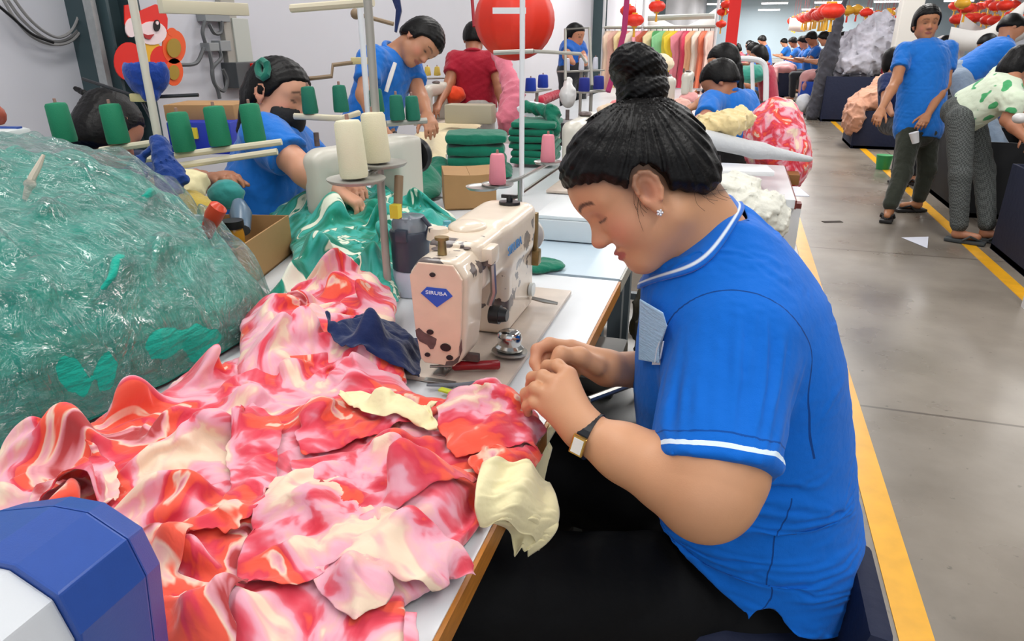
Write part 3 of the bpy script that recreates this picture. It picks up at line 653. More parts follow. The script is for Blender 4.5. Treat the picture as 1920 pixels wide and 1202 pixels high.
# pencil scribbles on the laminate
# ------------------------------------------------------------------ floral fabric pile
FLO = [(0.0, '#efd3b4'), (.395, '#f2d6bc'), (.425, '#eeb6b0'), (.46, '#eeaebd'), (.495, '#eb9fb0'), (.515, '#e76c7c'), (.545, '#e0485a'), (.575, '#d9354a'), (.60, '#ee5540'), (.65, '#f05a42'), (.67, '#f0cdb4'), (.70, '#e9a3ac'), (.74, '#b23a3c'), (1.0, '#8a2424')]
M_floral = pattern_mat('floral_chiffon', FLO, scale=5.2, detail=3.5, distort=1.5, bump=.18, bscale=20, biasattr='Bias', rough=.7, sheen=.3)
def pile(name, outline, z0, hmax, flaps, ridges, m, step=.004, zref=.86, seed=1, edge=.05, parent=None, crumple=.012, cfreq=38, drop=None, bias0=.5, pleat=.008):
    out = px_poly(outline, zref); xs = [p[0] for p in out]; ys = [p[1] for p in out]
    gx = np.arange(min(xs)-.03, max(xs)+.03, step); gy = np.arange(min(ys)-.03, max(ys)+.03, step); X, Y = np.meshgrid(gx, gy, indexing='ij')
    wx = noise2(X, Y, seed+50, 60, 2)*.006; wy = noise2(X, Y, seed+51, 60, 2)*.006
    sd = poly_sd(X+wx, Y+wy, out); ins = np.clip(-sd/edge, 0, 1); dome = np.sqrt(1-(1-ins)**2)
    base = hmax*dome*(0.72+.22*noise2(X, Y, seed+3, 9, 2))
    r1 = noise2(X, Y, seed+5, cfreq, 2); rid = (1-np.abs(r1))**2; rid2 = (1-np.abs(noise2(X, Y, seed+6, cfreq*.5, 2)))**2.5
    H = base+dome*(crumple*(rid-.4)+crumple*1.6*(rid2-.4))
    bias = np.full(X.shape, bias0); ox = np.full(X.shape, .5); oy = np.full(X.shape, .5)
    rs = np.random.RandomState(seed)
    for (pp, hgt, wd, bi) in flaps:
        Pf = px_poly(pp, zref); s = poly_sd(X+wx*.5, Y+wy*.5, Pf); t = np.clip(-s/wd, 0, 1); prof = np.sqrt(1-(1-t)**2)
        c = np.mean(Pf, axis=0); loc = base*.75+hgt*(.35+.65*prof)+.25*crumple*(rid-.4)+.5*crumple*(rid2-.4)
        k = s < 0
        cen = np.array(Pf)-c; ev, evec = np.linalg.eigh(cen.T@cen); ax1 = evec[:, 1]; ax0 = evec[:, 0]
        u_ = (X-c[0])*ax0[0]+(Y-c[1])*ax0[1]; v_ = (X-c[0])*ax1[0]+(Y-c[1])*ax1[1]; wv = np.sin(u_*95+rs.rand()*6+1.5*np.sin(v_*14+rs.rand()*6)+2.0*np.sin(u_*22+v_*9))
        loc = loc+pleat*((1-np.abs(wv))**1.6-.35)*t
        kk = np.clip(.5-s/(2.6*step), 0, 1); kk = kk*kk*(3-2*kk)
        H = H*(1-kk)+np.maximum(loc, H*.3+loc*.7)*kk; o_ = .5+(rs.rand(2)-.5)*.35
        # the flap shades its neighbours: a shallow valley around it
        H = H-np.where((s > 0) & (s < .012), .008*(1-s/.012), 0)*dome
        bias = np.where(k, .5+bi, bias); ox = np.where(k, o_[0], ox); oy = np.where(k, o_[1], oy)
    for (pp, amp, wd) in ridges:
        Pf = px_poly(pp, zref); d = np.full(X.shape, 1e9)
        for a, b_ in zip(Pf, Pf[1:]):
            e = b_-a; t = np.clip(((X-a[0])*e[0]+(Y-a[1])*e[1])/(e@e), 0, 1); d = np.minimum(d, np.hypot(X-a[0]-t*e[0], Y-a[1]-t*e[1]))
        H = H+amp*np.maximum(1-d/wd, 0)**1.5
    H = np.maximum(H, .002*dome)
    Zc = z0+H
    if drop is not None: Zc = drop(X, Y, Zc)
    keep = sd < step*1.0
    n = X.shape; idx = np.arange(X.size).reshape(n)
    q = keep[:-1, :-1] & keep[1:, :-1] & keep[1:, 1:] & keep[:-1, 1:]
    I, J = np.nonzero(q); Q = np.stack([idx[I, J], idx[I+1, J], idx[I+1, J+1], idx[I, J+1]], 1)
    used = np.unique(Q); mp = np.full(X.size, -1); mp[used] = np.arange(len(used))
    g0, g1 = np.gradient(sd, step); gl_ = np.maximum(np.hypot(g0, g1), 1e-6); mv = np.where(sd > -step*.35, sd, 0)
    X2 = X-g0/gl_*mv; Y2 = Y-g1/gl_*mv
    V = np.stack([X2.ravel(), Y2.ravel(), Zc.ravel()], 1)[used]
    V[:, 0] += (noise2(V[:, 0], V[:, 1], seed+9, 50, 2))*.004; V[:, 1] += (noise2(V[:, 0], V[:, 1], seed+10, 50, 2))*.004
    o = fastmesh(name, V, mp[Q], m, parent)
    md = o.modifiers.new('thick', 'SOLIDIFY'); md.thickness = .002; md.offset = -1
    setcol(o, np.stack([bias.ravel()[used], ox.ravel()[used], oy.ravel()[used]], 1), 'Bias')
    return o
OUT = [(-60, 880), (0, 850), (75, 815), (160, 792), (205, 748), (300, 722), (345, 684), (385, 664), (400, 672), (460, 650), (520, 655), (545, 640), (600, 640), (700, 655), (752, 690), (770, 722), (830, 735), (900, 733), (975, 725), (1008, 760), (1012, 790), (960, 850), (900, 900), (890, 950), (862, 1000), (858, 1032), (800, 1065), (745, 1100), (765, 1150), (790, 1215), (500, 1260), (200, 1290), (-60, 1290)]
fl = [
 ([(0, 920), (40, 880), (300, 800), (420, 770), (520, 720), (640, 690), (600, 760), (420, 850), (250, 880), (60, 960), (0, 960)], .020, .03, .02),
 ([(170, 800), (240, 765), (330, 735), (480, 700), (560, 690), (420, 760), (260, 800), (190, 830)], .022, .02, .10),
 ([(20, 950), (190, 840), (225, 870), (235, 950), (215, 965), (90, 960)], .018, .03, .02),
 ([(215, 1000), (235, 900), (270, 850), (310, 870), (330, 930), (300, 990), (240, 1010)], .016, .02, -.10),
 ([(225, 880), (262, 795), (285, 850), (300, 870), (270, 930), (250, 960)], .024, .015, .10),
 ([(330, 730), (385, 690), (392, 712), (350, 740)], .030, .012, .16),
 ([(410, 830), (455, 780), (520, 800), (520, 900), (500, 960), (440, 1010), (330, 1000), (420, 940), (440, 910)], .030, .03, -.10),
 ([(385, 900), (415, 830), (450, 880), (462, 925), (420, 930)], .018, .02, .16),
 ([(250, 1010), (350, 940), (450, 930), (500, 960), (450, 1040), (440, 1100), (280, 1120)], .026, .04, -.02),
 ([(250, 1012), (350, 1008), (375, 1040), (350, 1080), (440, 1100), (290, 1130)], .030, .03, .15),
 ([(560, 800), (600, 750), (680, 760), (790, 770), (810, 790), (760, 800), (650, 830), (565, 850)], .034, .03, .10),
 ([(620, 860), (570, 830), (640, 790), (760, 790), (840, 850), (760, 840), (650, 845)], .030, .03, .07),
 ([(540, 870), (620, 855), (700, 845), (770, 845), (880, 880), (850, 920), (760, 950), (680, 980), (620, 930), (560, 900)], .036, .04, .04),
 ([(445, 1070), (480, 1010), (510, 920), (540, 890), (600, 885), (660, 920), (700, 960), (870, 990), (790, 1050), (640, 1060), (520, 1100), (450, 1095)], .044, .05, .13),
 ([(665, 945), (720, 960), (800, 985), (865, 985), (855, 1010), (760, 1010), (680, 1020), (660, 980)], .050, .03, -.04),
 ([(770, 940), (850, 880), (890, 930), (885, 975), (840, 985), (760, 960)], .048, .03, .10),
 ([(820, 775), (850, 740), (900, 748), (985, 735), (1005, 770), (990, 800), (900, 830), (850, 840), (830, 810)], .034, .03, .06),
 ([(850, 850), (900, 830), (1000, 795), (970, 850), (900, 870), (860, 885)], .028, .03, .10),
 ([(570, 1060), (640, 1045), (740, 1040), (700, 1110), (672, 1138), (620, 1110)], .030, .02, -.06),
 ([(620, 1040), (740, 1030), (855, 1005), (850, 1030), (750, 1070), (700, 1080)], .036, .02, .06),
 ([(290, 1120), (430, 1100), (480, 1090), (430, 1150), (400, 1215), (280, 1215)], .034, .04, .06),
 ([(430, 1150), (520, 1080), (600, 1100), (600, 1150), (500, 1160), (420, 1215)], .030, .03, -.08),
 ([(600, 1160), (620, 1120), (672, 1140), (700, 1105), (740, 1170), (745, 1215), (690, 1215)], .022, .03, .08),
 ([(715, 1108), (735, 1096), (790, 1215), (745, 1215)], .018, .012, .09),
 ([(420, 1180), (560, 1150), (660, 1170), (700, 1215), (560, 1215)], .026, .03, -.07),
]
rg = [([(300, 810), (420, 780), (520, 730)], .012, .010), ([(60, 900), (200, 850), (300, 830)], .014, .012), ([(240, 770), (380, 740)], .012, .009), ([(470, 760), (500, 830), (520, 880)], .010, .010), ([(560, 720), (620, 770), (600, 810)], .012, .010),
      ([(350, 820), (440, 815), (520, 780)], .010, .008), ([(340, 850), (430, 850)], .012, .008), ([(560, 870), (700, 850), (850, 880)], .010, .008), ([(480, 1000), (540, 900), (600, 885)], .012, .012), ([(700, 960), (860, 1000)], .010, .009), ([(830, 845), (1000, 790)], .010, .008), ([(280, 1128), (430, 1090), (500, 1050)], .014, .010), ([(240, 870), (262, 940), (230, 1000)], .010, .008), ([(310, 870), (330, 940)], .008, .008), ([(640, 700), (700, 740), (760, 735)], .010, .009)]
oo = px_poly(OUT, .84)
def floral_h(X, Y):
    h = dome(TZ+.002, .045, oo, .10, 4, .6, 9)(X, Y); over = np.maximum(X-(TX-.004), 0); return h-over*1.2
sheet('floral_fabric', OUT, floral_h, M_floral, 'large tumbled heap of coral pink and cream floral chiffon on the near sewing table', s=1.36, amp=.036, step=.0072, seed=12, freq=36, zref=.84, flaps=[(a_, b_, c_, max(-.03, min(.05, d_*.45))) for a_, b_, c_, d_ in fl], bias0=.525, stiff=.015)
OUT2 = [(440, 720), (462, 640), (462, 560), (480, 540), (520, 545), (560, 540), (600, 520), (665, 502), (720, 525), (745, 570), (730, 600), (770, 640), (745, 660), (760, 690), (700, 700), (600, 690), (520, 720)]
sheet('floral_fabric', OUT2, dome(TZ+.002, .07, px_poly(OUT2, .84), .07, 9, .7, 16), M_floral, 'smaller crumpled bunch of pink floral chiffon left of the machine head, behind navy cloth', s=1.5, amp=.04, step=.0078, seed=21, freq=42, zref=.84, bias0=.50, stiff=.015, flaps=[([(525, 560), (560, 585), (600, 600), (580, 625), (540, 600)], .02, .012, .22)])
M_navycloth = cloth_mat('navy_cloth', '#10224f', bscale=18); M_creamcloth = cloth_mat('cream_cloth', '#efe3b4', bscale=16, bump=.25)
NV = [(600, 620), (640, 595), (690, 583), (775, 585), (778, 648), (720, 642), (650, 640)]
# cream cloth tumbling over the table edge
def ribbon(name, left, right, m, parent=None, n=8, across=10, bulge=.012, thick=.002, waves=0.0, wn=3, crump=.007):
    n = n*3; across = across*2; a = spline(left, n); c = spline(right, n); V = []
    for i, (p, q) in enumerate(zip(a, c)):
        for j in range(across+1):
            t = j/across; up = A(.25, -.35, 1); V.append(p*(1-t)+q*t+nrm(up)*(bulge*sin(pi*t)+waves*sin(2*pi*wn*t+i*.05)+crump*sin(pi*min(max(t, 0), 1))**.4*float(max(0, 1-abs(noise2(np.array([t*.12]), np.array([i*.0035]), 5+wn, 48, 2)[0]))**1.6-.4)))
    Q = [(i*(across+1)+j, i*(across+1)+j+1, (i+1)*(across+1)+j+1, (i+1)*(across+1)+j) for i in range(len(a)-1) for j in range(across)]
    o = fastmesh(name, np.array(V), np.array(Q), m, parent); md = o.modifiers.new('thick', 'SOLIDIFY'); md.thickness = thick; md.offset = 0; return o
cr = thing('cream_cloth', 'cream cloth end spilling over the orange table edge below the wrist', 'fabric', (0, 0, 0))
ribbon('tuck_fold', [YP(1022, 798, .97), YP(985, 830, .93), YP(950, 862, .90)], [YP(1042, 806, .975), YP(1015, 850, .94), YP(985, 885, .90)], M_creamcloth, cr, bulge=.014)
ribbon('upper_drape', [Z(905, 868, .865), Z(893, 910, .86), Z(890, 955, .845), Z(900, 985, .82)], [YP(1030, 905, .84), YP(1042, 940, .80), YP(1044, 985, .775), YP(1010, 1030, .76)], M_creamcloth, cr, bulge=.030, waves=.008, wn=2, across=24)
ribbon('hanging_tail', [Z(900, 975, .815), Z(925, 985, .805), YP(955, 1000, .735), YP(965, 1042, .735)], [YP(1040, 960, .79), YP(1045, 990, .77), YP(1025, 1020, .76), YP(990, 1042, .75)], M_creamcloth, cr, bulge=.018, waves=.006, wn=2, across=20)
ribbon('back_drape', [YP(1000, 800, 1.0), YP(985, 850, .95), YP(940, 880, .9)], [YP(1035, 840, .98), YP(1025, 880, .94), YP(1015, 930, .90)], M_creamcloth, cr, bulge=.01, across=10)
# ------------------------------------------------------------------ clear sack of teal cloth
M_teal = cloth_mat('teal_cloth', '#0fae98', bump=.5, bscale=22, var=.35, vscale=9, stretch=(1, 1, 3))
def plastic():
    m = bpy.data.materials.new('clear_plastic_film'); m.use_nodes = True; nt = m.node_tree; N = nt.nodes; L = nt.links; N.remove(N['Principled BSDF']); out = N['Material Output']
    tr = N.new('ShaderNodeBsdfTransparent'); tr.inputs[0].default_value = (.97, .99, .99, 1); gl = N.new('ShaderNodeBsdfGlossy'); gl.inputs['Roughness'].default_value = .10
    df = N.new('ShaderNodeBsdfDiffuse'); df.inputs[0].default_value = (.75, .85, .85, 1)
    tc = N.new('ShaderNodeTexCoord'); mp = N.new('ShaderNodeMapping'); mp.inputs['Rotation'].default_value = (0.3, 0.5, .75); mp.inputs['Scale'].default_value = (2.2, 9, 6); L.new(tc.outputs['Object'], mp.inputs['Vector'])
    n = N.new('ShaderNodeTexNoise'); n.inputs['Scale'].default_value = 2.6; n.inputs['Detail'].default_value = 5; n.inputs['Distortion'].default_value = 1.2; L.new(mp.outputs['Vector'], n.inputs['Vector'])
    bp = N.new('ShaderNodeBump'); bp.inputs['Strength'].default_value = 1.0; bp.inputs['Distance'].default_value = .06; L.new(n.outputs['Fac'], bp.inputs['Height']); L.new(bp.outputs['Normal'], gl.inputs['Normal'])
    lw = N.new('ShaderNodeLayerWeight'); lw.inputs['Blend'].default_value = .35; L.new(bp.outputs['Normal'], lw.inputs['Normal'])
    mr = N.new('ShaderNodeMapRange'); mr.inputs['To Min'].default_value = .09; mr.inputs['To Max'].default_value = .62; L.new(lw.outputs['Fresnel'], mr.inputs['Value'])
    mx = N.new('ShaderNodeMixShader'); L.new(mr.outputs['Result'], mx.inputs[0]); L.new(tr.outputs[0], mx.inputs[1]); L.new(gl.outputs[0], mx.inputs[2])
    lw2 = N.new('ShaderNodeLayerWeight'); lw2.inputs['Blend'].default_value = .25
    mr2 = N.new('ShaderNodeMapRange'); mr2.inputs['To Min'].default_value = .0; mr2.inputs['To Max'].default_value = .16; L.new(lw2.outputs['Facing'], mr2.inputs['Value'])
    mx2 = N.new('ShaderNodeMixShader'); L.new(mr2.outputs['Result'], mx2.inputs[0]); L.new(mx.outputs[0], mx2.inputs[1]); L.new(df.outputs[0], mx2.inputs[2]); L.new(mx2.outputs[0], out.inputs[0]); return m
M_film = plastic()
sk = thing('plastic_sack', 'huge clear plastic sack stuffed with folded teal cloth, tied with pale string, on left table', 'sack', (0, 0, 0))
SK = [el((-1.37, .92, .865), (.425, .49, .24)), el((-1.62, 1.10, .965), (.46, .42, .205), k=.06), el((-1.20, 1.06, .84), (.235, .30, .12), k=.08)]
SKO = [(-.925, 1.18), (-.915, 1.03), (-.925, .88), (-.95, .72), (-1.00, .58), (-1.09, .46), (-1.25, .38), (-1.5, .37), (-1.7, .45), (-1.9, .62), (-2.0, .9), (-2.0, 1.2), (-1.9, 1.42), (-1.7, 1.5), (-1.45, 1.5), (-1.2, 1.43), (-1.02, 1.33)]
def sackh(X, Y):
    h = np.full(X.shape, TZ+.003)
    for c, r in (((-1.36, .90, .865), (.44, .52, .25)), ((-1.62, 1.10, .975), (.46, .42, .205)), ((-1.18, 1.04, .85), (.27, .32, .15))):
        q = 1-((X-c[0])/r[0])**2-((Y-c[1])/r[1])**2; v = np.where(q > 0, c[2]+r[2]*np.sqrt(np.maximum(q, 0))-.012, 0); h = np.maximum(h, v*(q > 0))
    t = np.clip(-poly_sd(X, Y, SKO)/.03, 0, 1); return TZ+.003+(h-TZ-.003)*np.sqrt(1-(1-t)**2)
sheet('teal_cloth', SKO, lambda X, Y: np.maximum(sackh(X, Y)-.032, TZ+.002), M_teal, None, s=(1.34, 1.18), amp=.034, step=.012, seed=41, freq=38, parent=sk, world=True, edge=.06, stiff=.02, dirn=.5, thick=0)
sheet('plastic_film', [(x*1.012+.022, y*1.0+(.012 if y > 1 else -.014)) for x, y in SKO], lambda X, Y: sackh(X, Y)+.004, M_film, None, s=(1.17, 1.08), amp=.024, step=.012, seed=44, freq=44, parent=sk, world=True, edge=.06, gap=.010, stiff=.004, dirn=.9, self_col=False, thick=0)
ts = [(82, 290), (72, 312), (62, 330), (56, 345), (50, 362), (46, 374)]
sx_ = [XP(x, y, -1.36-.004*i) for i, (x, y) in enumerate(ts)]
sx_ = [D(x, y, 1.36) for x, y in ts]
B().tube(sx_, [.003, .006, .007, .008, .006, .004]).ball(sx_[3], (.013, .010, .010), 10).obj('tie_string', mat('pale_string', '#d9cbb8', .8), sk)
# ------------------------------------------------------------------ blue and white machine cover nearest the camera
bw = thing('sewing_machine', 'white and blue angular machine cover at the bottom left corner of the picture', 'sewing machine', (0, 0, 0))
M_bl = mat('machine_blue', '#2a4fa0', .35, var=.05, vscale=90, bump=.05, bscale=600); M_wh = mat('machine_white', '#d3d6da', .35, bump=.05, bscale=600)
CY0 = .33
rearp = [(-60, 975), (0, 957), (100, 948), (165, 960), (240, 1010), (275, 1080), (290, 1202), (292, 1290), (-60, 1290)]
R0 = [YP(x, y, CY0) for x, y in rearp]; cz0 = .802
R0 = [A(p[0], p[1], max(p[2], cz0)) for p in R0]; R0[-2][2] = cz0; R0[-1][2] = cz0
mx_ = np.mean([p[0] for p in R0])
def sect(dy, inset, zoff=0): return [A(p[0]-(inset if p[0] > -.50 else (inset*.4)), CY0+dy, p[2]-(inset*.9+zoff if p[2] > cz0+.01 else 0)) for p in R0]
def shell(a_, c_, m, name, bev=.002):
    b = B(); a = [b.bm.verts.new(tuple(p)) for p in a_]; c = [b.bm.verts.new(tuple(p)) for p in c_]; n = len(a)
    for i in range(n): b.bm.faces.new((a[i], a[(i+1) % n], c[(i+1) % n], c[i]))
    b.bm.faces.new(a[::-1]); b.bm.faces.new(c); return b.obj(name, m, bw, smooth=False, bevel=bev)
shell(sect(.025, .012), sect(0, 0), M_bl, 'rear_rim')
shell(sect(-.0003, 0), sect(-.060, .004), M_bl, 'blue_shell')
shell(sect(-.0603, .009), sect(-.30, .010), M_wh, 'white_body')

# ================================================================== people
SKIN = {'w': '#d99b7c', 'm': '#b97c5c', 'r': '#c68a68', 'd': '#a86c4c'}
def skin_mat(): return mat('skin', '#d99b7c', 0.48, attr='Col', sss=0.05, var=0.05, vscale=30, bump=0.04, bscale=500)
M_blue = cloth_mat('royal_blue_polo', '#0f6fd0', attr='Col')
M_hair = mat('black_hair', '#060404', 0.45, spec=0.22, bump=0.12, bscale=160)
def headfn(detail=True, jaw=1.0, cheek=0.0, ef=0.0):
    """a head about 0.23 m tall; local axes: f forward, u up, s sideways (mirrored)"""
    P = [el((-.006, .022, 0), (.104, .09, .075)), el((.045, .02, 0), (.054, .05, .058), k=.03), el((.028, -.045, 0), (.062*jaw, .076, .057), k=.03), el((.048, -.05, .03), (.032+cheek, .034, .026+cheek), k=.025),
         rc((.0, -.075, .046), (.064, -.101, .012), .02+cheek, .018, k=.03), el((.073, -.102, 0), (.019, .019, .02), k=.03)]
    if detail:
        P += [rc((.084, -.006, 0), (.108, -.040, 0), .008, .0115, k=.014), el((.098, -.045, .011), (.010, .0075, .0075), k=.008), el((.104, -.0475, 0), (.006, .005, .006), k=.006),
              rc((.085, .006, .012), (.068, .006, .046), .0085, .008, k=.016), el((.103, -.012, .03), (.016, .010, .018), k=.014, op='s'),
              el((.072, -.013, .031), (.0135, .0115, .0155), k=.004),
              el((.089, -.071, 0), (.013, .0052, .023), k=.007), el((.088, -.081, 0), (.013, .0062, .018), k=.006), el((.103, -.0762, 0), (.008, .0011, .022), k=.002, op='s')]
    if detail:
        er = Matrix.Rotation(radians(14), 3, 'Z')
        P += [rc((ef-.002, -.008, .071-ef*.1), (ef-.006, -.03, .077-ef*.1), .004, k=.01)]
        P += [el((ef-.006, -.022, .079), (.0185, .0275, .0070), np.array(er), k=.006), el((ef-.002, -.023, .0865), (.0100, .0170, .0075), np.array(er), k=.004, op='s')]
        hx = [(.010, -.018), (.008, -.006), (.000, .003), (-.010, .004), (-.019, -.003), (-.023, -.016), (-.020, -.032), (-.012, -.044)]
        P += [rc((ef+hx[i_][0], hx[i_][1], .0845), (ef+hx[i_+1][0], hx[i_+1][1], .0845), .0036, k=.003) for i_ in range(7)]
        P += [el((ef+.008, -.034, .0805), (.004, .006, .005), k=.004), el((ef-.001, -.051, .077), (.008, .010, .0055), k=.008)]
    else: P += [el((-.006, -.024, .076), (.018, .03, .01), k=.008)]
    def f(a, u, s):
        s = np.abs(s)+0*a+0*u; G = None
        for (g, lo, hi, k, op) in P:
            v = g(a, u, s)
            if G is None: G = v
            elif op == 'u': G = smin(G, v, k)
            else: G = -smin(-G, v, k)
        return G
    return f
class Frame:
    def __init__(s, O, f, u, sc=1.0):
        s.O = A(*O); s.f = nrm(f); s.u = nrm(nrm(u)-s.f*(nrm(u)@s.f)); s.s = np.cross(s.f, s.u); s.sc = sc
    def loc(s, x, y, z):
        px, py, pz = (x-s.O[0])/s.sc, (y-s.O[1])/s.sc, (z-s.O[2])/s.sc
        return (px*s.f[0]+py*s.f[1]+pz*s.f[2], px*s.u[0]+py*s.u[1]+pz*s.u[2], px*s.s[0]+py*s.s[1]+pz*s.s[2])
    def w(s, a, u, t): return s.O+s.sc*(s.f*a+s.u*u+s.s*t)
    def prim(s, fn, r=0.16, k=0.0, op='u', c=(0, 0, 0)):
        cc = s.w(*c); r = r*s.sc
        return (lambda x, y, z: fn(*s.loc(x, y, z))*s.sc, cc-r, cc+r, k, op)
def head_colors(P, fr, base, lips='#b5524c', brow='#2a1a17', closed=False, eyes=True, ef=0.0):
    a, u, s = fr.loc(P[:, 0], P[:, 1], P[:, 2]); s = np.abs(s)
    C = np.tile(np.array(lin(base)[:3]), (len(P), 1))
    def paint(mask, col, k=1.0):
        m = np.clip(mask, 0, 1)[:, None]*k; C[:] = C*(1-m)+np.array(lin(col)[:3])*m
    def soft(d, w=.0012): return np.clip(0.5-d/w, 0, 1)
    near = (a > -.05) & (a*a+u*u+s*s < .03)
    red = np.exp(-(((a-.07)/.03)**2+((u+.045)/.022)**2+((s-.045)/.02)**2)); paint(red*near, '#d9806c', .55)
    redn = np.exp(-(((a-.11)/.015)**2+((u+.042)/.015)**2+(s/.015)**2)); paint(redn*near, '#cf7a68', .5)
    ear = np.exp(-(((a-ef+.006)/.02)**2+((u+.024)/.028)**2+((s-.086)/.012)**2)); paint(ear*near, '#d0785f', .5)
    conc = np.exp(-(((a-ef+.002)/.008)**2+((u+.024)/.014)**2+((s-.081)/.006)**2)); paint(conc*near, '#7a3626', .6)
    lip = np.sqrt(((u+.0762)/.0105)**2+(s/.0235)**2)-1
    paint(soft(lip*.012)*(a > .075)*near, lips, .9)
    bro = np.maximum(np.abs(u-.012-.006*np.cos((s-.03)/.012))-.0032, np.abs(s-.031)-.019); paint(soft(bro, .002)*(a > .055)*near, brow, .85)
    if eyes:
        if closed:
            e = np.maximum(np.abs(u+.019-(s-.031)**2*6)-.0016, np.abs(s-.031)-.0145); paint(soft(e)*(a > .06)*near, '#1a0f0d')
            paint(soft(np.hypot(u+.013, (s-.031)/1.3)-.0085, .006)*(a > .06)*near, '#b57f6a', .45)
        else:
            e = np.sqrt(((u+.013)/.0042)**2+((s-.031)/.0115)**2)-1; paint(soft(e*.005, .003)*(a > .06)*near, '#2a1814', .9)
    return C
def hand_prims(w, d, n, t, s=1.0, curl=(25, 30, 35, 40), thumb=30, spread=1.0, k=.006):
    """w wrist, d finger direction, n palm normal (fingers close towards it), t thumb side"""
    w = A(*w); d = nrm(d); n = nrm(n); t = nrm(np.cross(n, d))*np.sign(np.cross(n, d)@A(*t) or 1); n = nrm(np.cross(d, t))*np.sign(np.cross(d, t)@n)
    P = []
    offs = (.030, .010, -.010, -.028); ml = (.088, .090, .086, .078); fl = (.072, .080, .074, .058); rr = (.0095, .0098, .0092, .0082)
    for i in range(4):
        kn = w+s*(d*ml[i]+t*offs[i]+n*(-.004 if i in (1, 2) else 0)); b0 = w+s*(d*.012+t*offs[i]*.55)
        P.append(rc(b0, kn, s*.0145, s*.0115, k=s*.016))
        p = kn; ang = 0.0; dd = nrm(d+t*offs[i]*spread*3.0)
        for j, fr_ in enumerate((.45, .31, .24)):
            ang += radians(curl[i]*(0.75, 1.1, 0.8)[j]); q = p+s*fl[i]*fr_*(dd*cos(ang)+n*sin(ang))
            P.append(rc(p, q, s*rr[i]*(1, .93, .86)[j], s*rr[i]*(.93, .86, .74)[j], k=s*k)); p = q
    b0 = w+s*(d*.018+t*.022); p1 = w+s*(d*.045+t*.045+n*.014); P.append(rc(b0, p1, s*.016, s*.013, k=s*.016))
    td = nrm(d*cos(radians(thumb))+t*sin(radians(thumb))+n*.35); p2 = p1+s*td*.034; P.append(rc(p1, p2, s*.0112, s*.0098, k=s*.006))
    td2 = nrm(td-t*.25+n*.1); P.append(rc(p2, p2+s*td2*.028, s*.0098, s*.0078, k=s*.005))
    return P
def cut(prim, *planes, k=0.0):
    """keeps only the side of each plane (point, normal) that the normal points away from"""
    f, lo, hi, kk, op = prim; pl = [(A(*p), nrm(n)) for p, n in planes]
    def g(x, y, z):
        v = f(x, y, z)
        for p, n in pl: v = np.maximum(v, (x-p[0])*n[0]+(y-p[1])*n[1]+(z-p[2])*n[2])
        return v
    return (g, lo, hi, kk if k == 0 else k, op)
# ------------------------------------------------------------------ the woman at the machine
woman = thing('person', 'seated woman in royal blue polo with high hair bun, hand sewing at the near table', 'person', (0.15, 1.1, 0), 0)
woman.location = (0, 0, 0)
imf = lambda dx, dy, dz: RT*dx+UPV*dy-FW*dz          # picture right, picture up, towards the camera
HF = Frame(D(1199, 331, 1.055), imf(-.79, -.61, -.10), imf(-.61, .79, .05), 1.0)
if HF.s @ FW > 0: HF_near = -1
else: HF_near = 1
NB = A(.02, 1.13, 1.04)
def slices(tab, cy, yk=1.0, ex=2.3):
    tab = np.array(tab, float); zz = tab[:, 0]
    def f(x, y, z):
        z1 = np.clip(z, zz[0], zz[-1]); xf = np.interp(z1, zz, tab[:, 1]); xb = np.interp(z1, zz, tab[:, 2]); ry = np.interp(z1, zz, tab[:, 3])
        cx = (xf+xb)/2; rx = (xb-xf)/2
        q = (np.abs((x-cx)/rx)**ex+np.abs((y-cy)/ry)**ex)**(1/ex); d = (q-1)*np.minimum(rx, ry)*0.9
        dz = np.maximum(np.maximum(z-zz[-1], zz[0]-z), 0)
        return np.where(dz > 0, np.sqrt(np.maximum(d, 0)**2+dz**2), d)
    lo = A(tab[:, 1].min(), cy-tab[:, 3].max(), zz[0]); hi = A(tab[:, 2].max(), cy+tab[:, 3].max(), zz[-1])
    return (f, lo, hi, 0.0, 'u')
TORSO = [(.42, .03, .305, .20), (.50, -.01, .30, .205), (.58, -.040, .288, .20), (.66, -.075, .265, .195), (.74, -.100, .246, .188), (.83, -.113, .226, .185), (.90, -.113, .208, .185), (.96, -.110, .184, .18), (1.01, -.11, .158, .165), (1.055, -.085, .12, .135), (1.10, -.06, .07, .09), (1.13, -.05, .03, .06)]
shL = D(1380, 640, 1.02); elL = D(1322, 925, .93); wrL = D(1097, 812, 1.0)
shR = A(.06, 1.31, .985); elR = A(.06, 1.38, .74); wrR = D(1142, 692, 1.17)
print('woman joints', shL, elL, wrL, wrR, HF.O, HF_near)
CW = imf(0, 0, 1)
body = [slices([(z-.02, xf+.02, xb-.02, ry-.02) for z, xf, xb, ry in TORSO], 1.13)]
body += [rc(HF.w(-.035, -.055, 0), NB+A(.012, 0, -.02), .054, .064, k=.03), rc(HF.w(-.0, -.085, 0), NB+A(-.04, 0, -.05), .042, .05, k=.04)]
body += [HF.prim(headfn(True, 1.0, .005, .020), k=.022)]
fa = elL+(wrL-elL)*.30
body += [rc(shL, elL+(shL-elL)*.1, .074, .071, k=.02), rc(elL+(shL-elL)*.12, elL, .068, .057, k=.04), rc(elL, fa, .054, .050, k=.014), rc(fa, elL+(wrL-elL)*.65, .049, .036, k=.014), rc(elL+(wrL-elL)*.65, wrL, .037, .0275, k=.03),
         el(elL+A(.0, -.003, -.012), (.052, .048, .047), k=.02)]
body += [rc(shR, elR, .06, .05, k=.02), rc(elR, elR+(wrR-elR)*.35, .05, .045, k=.03), rc(elR+(wrR-elR)*.35, wrR, .045, .028, k=.03)]
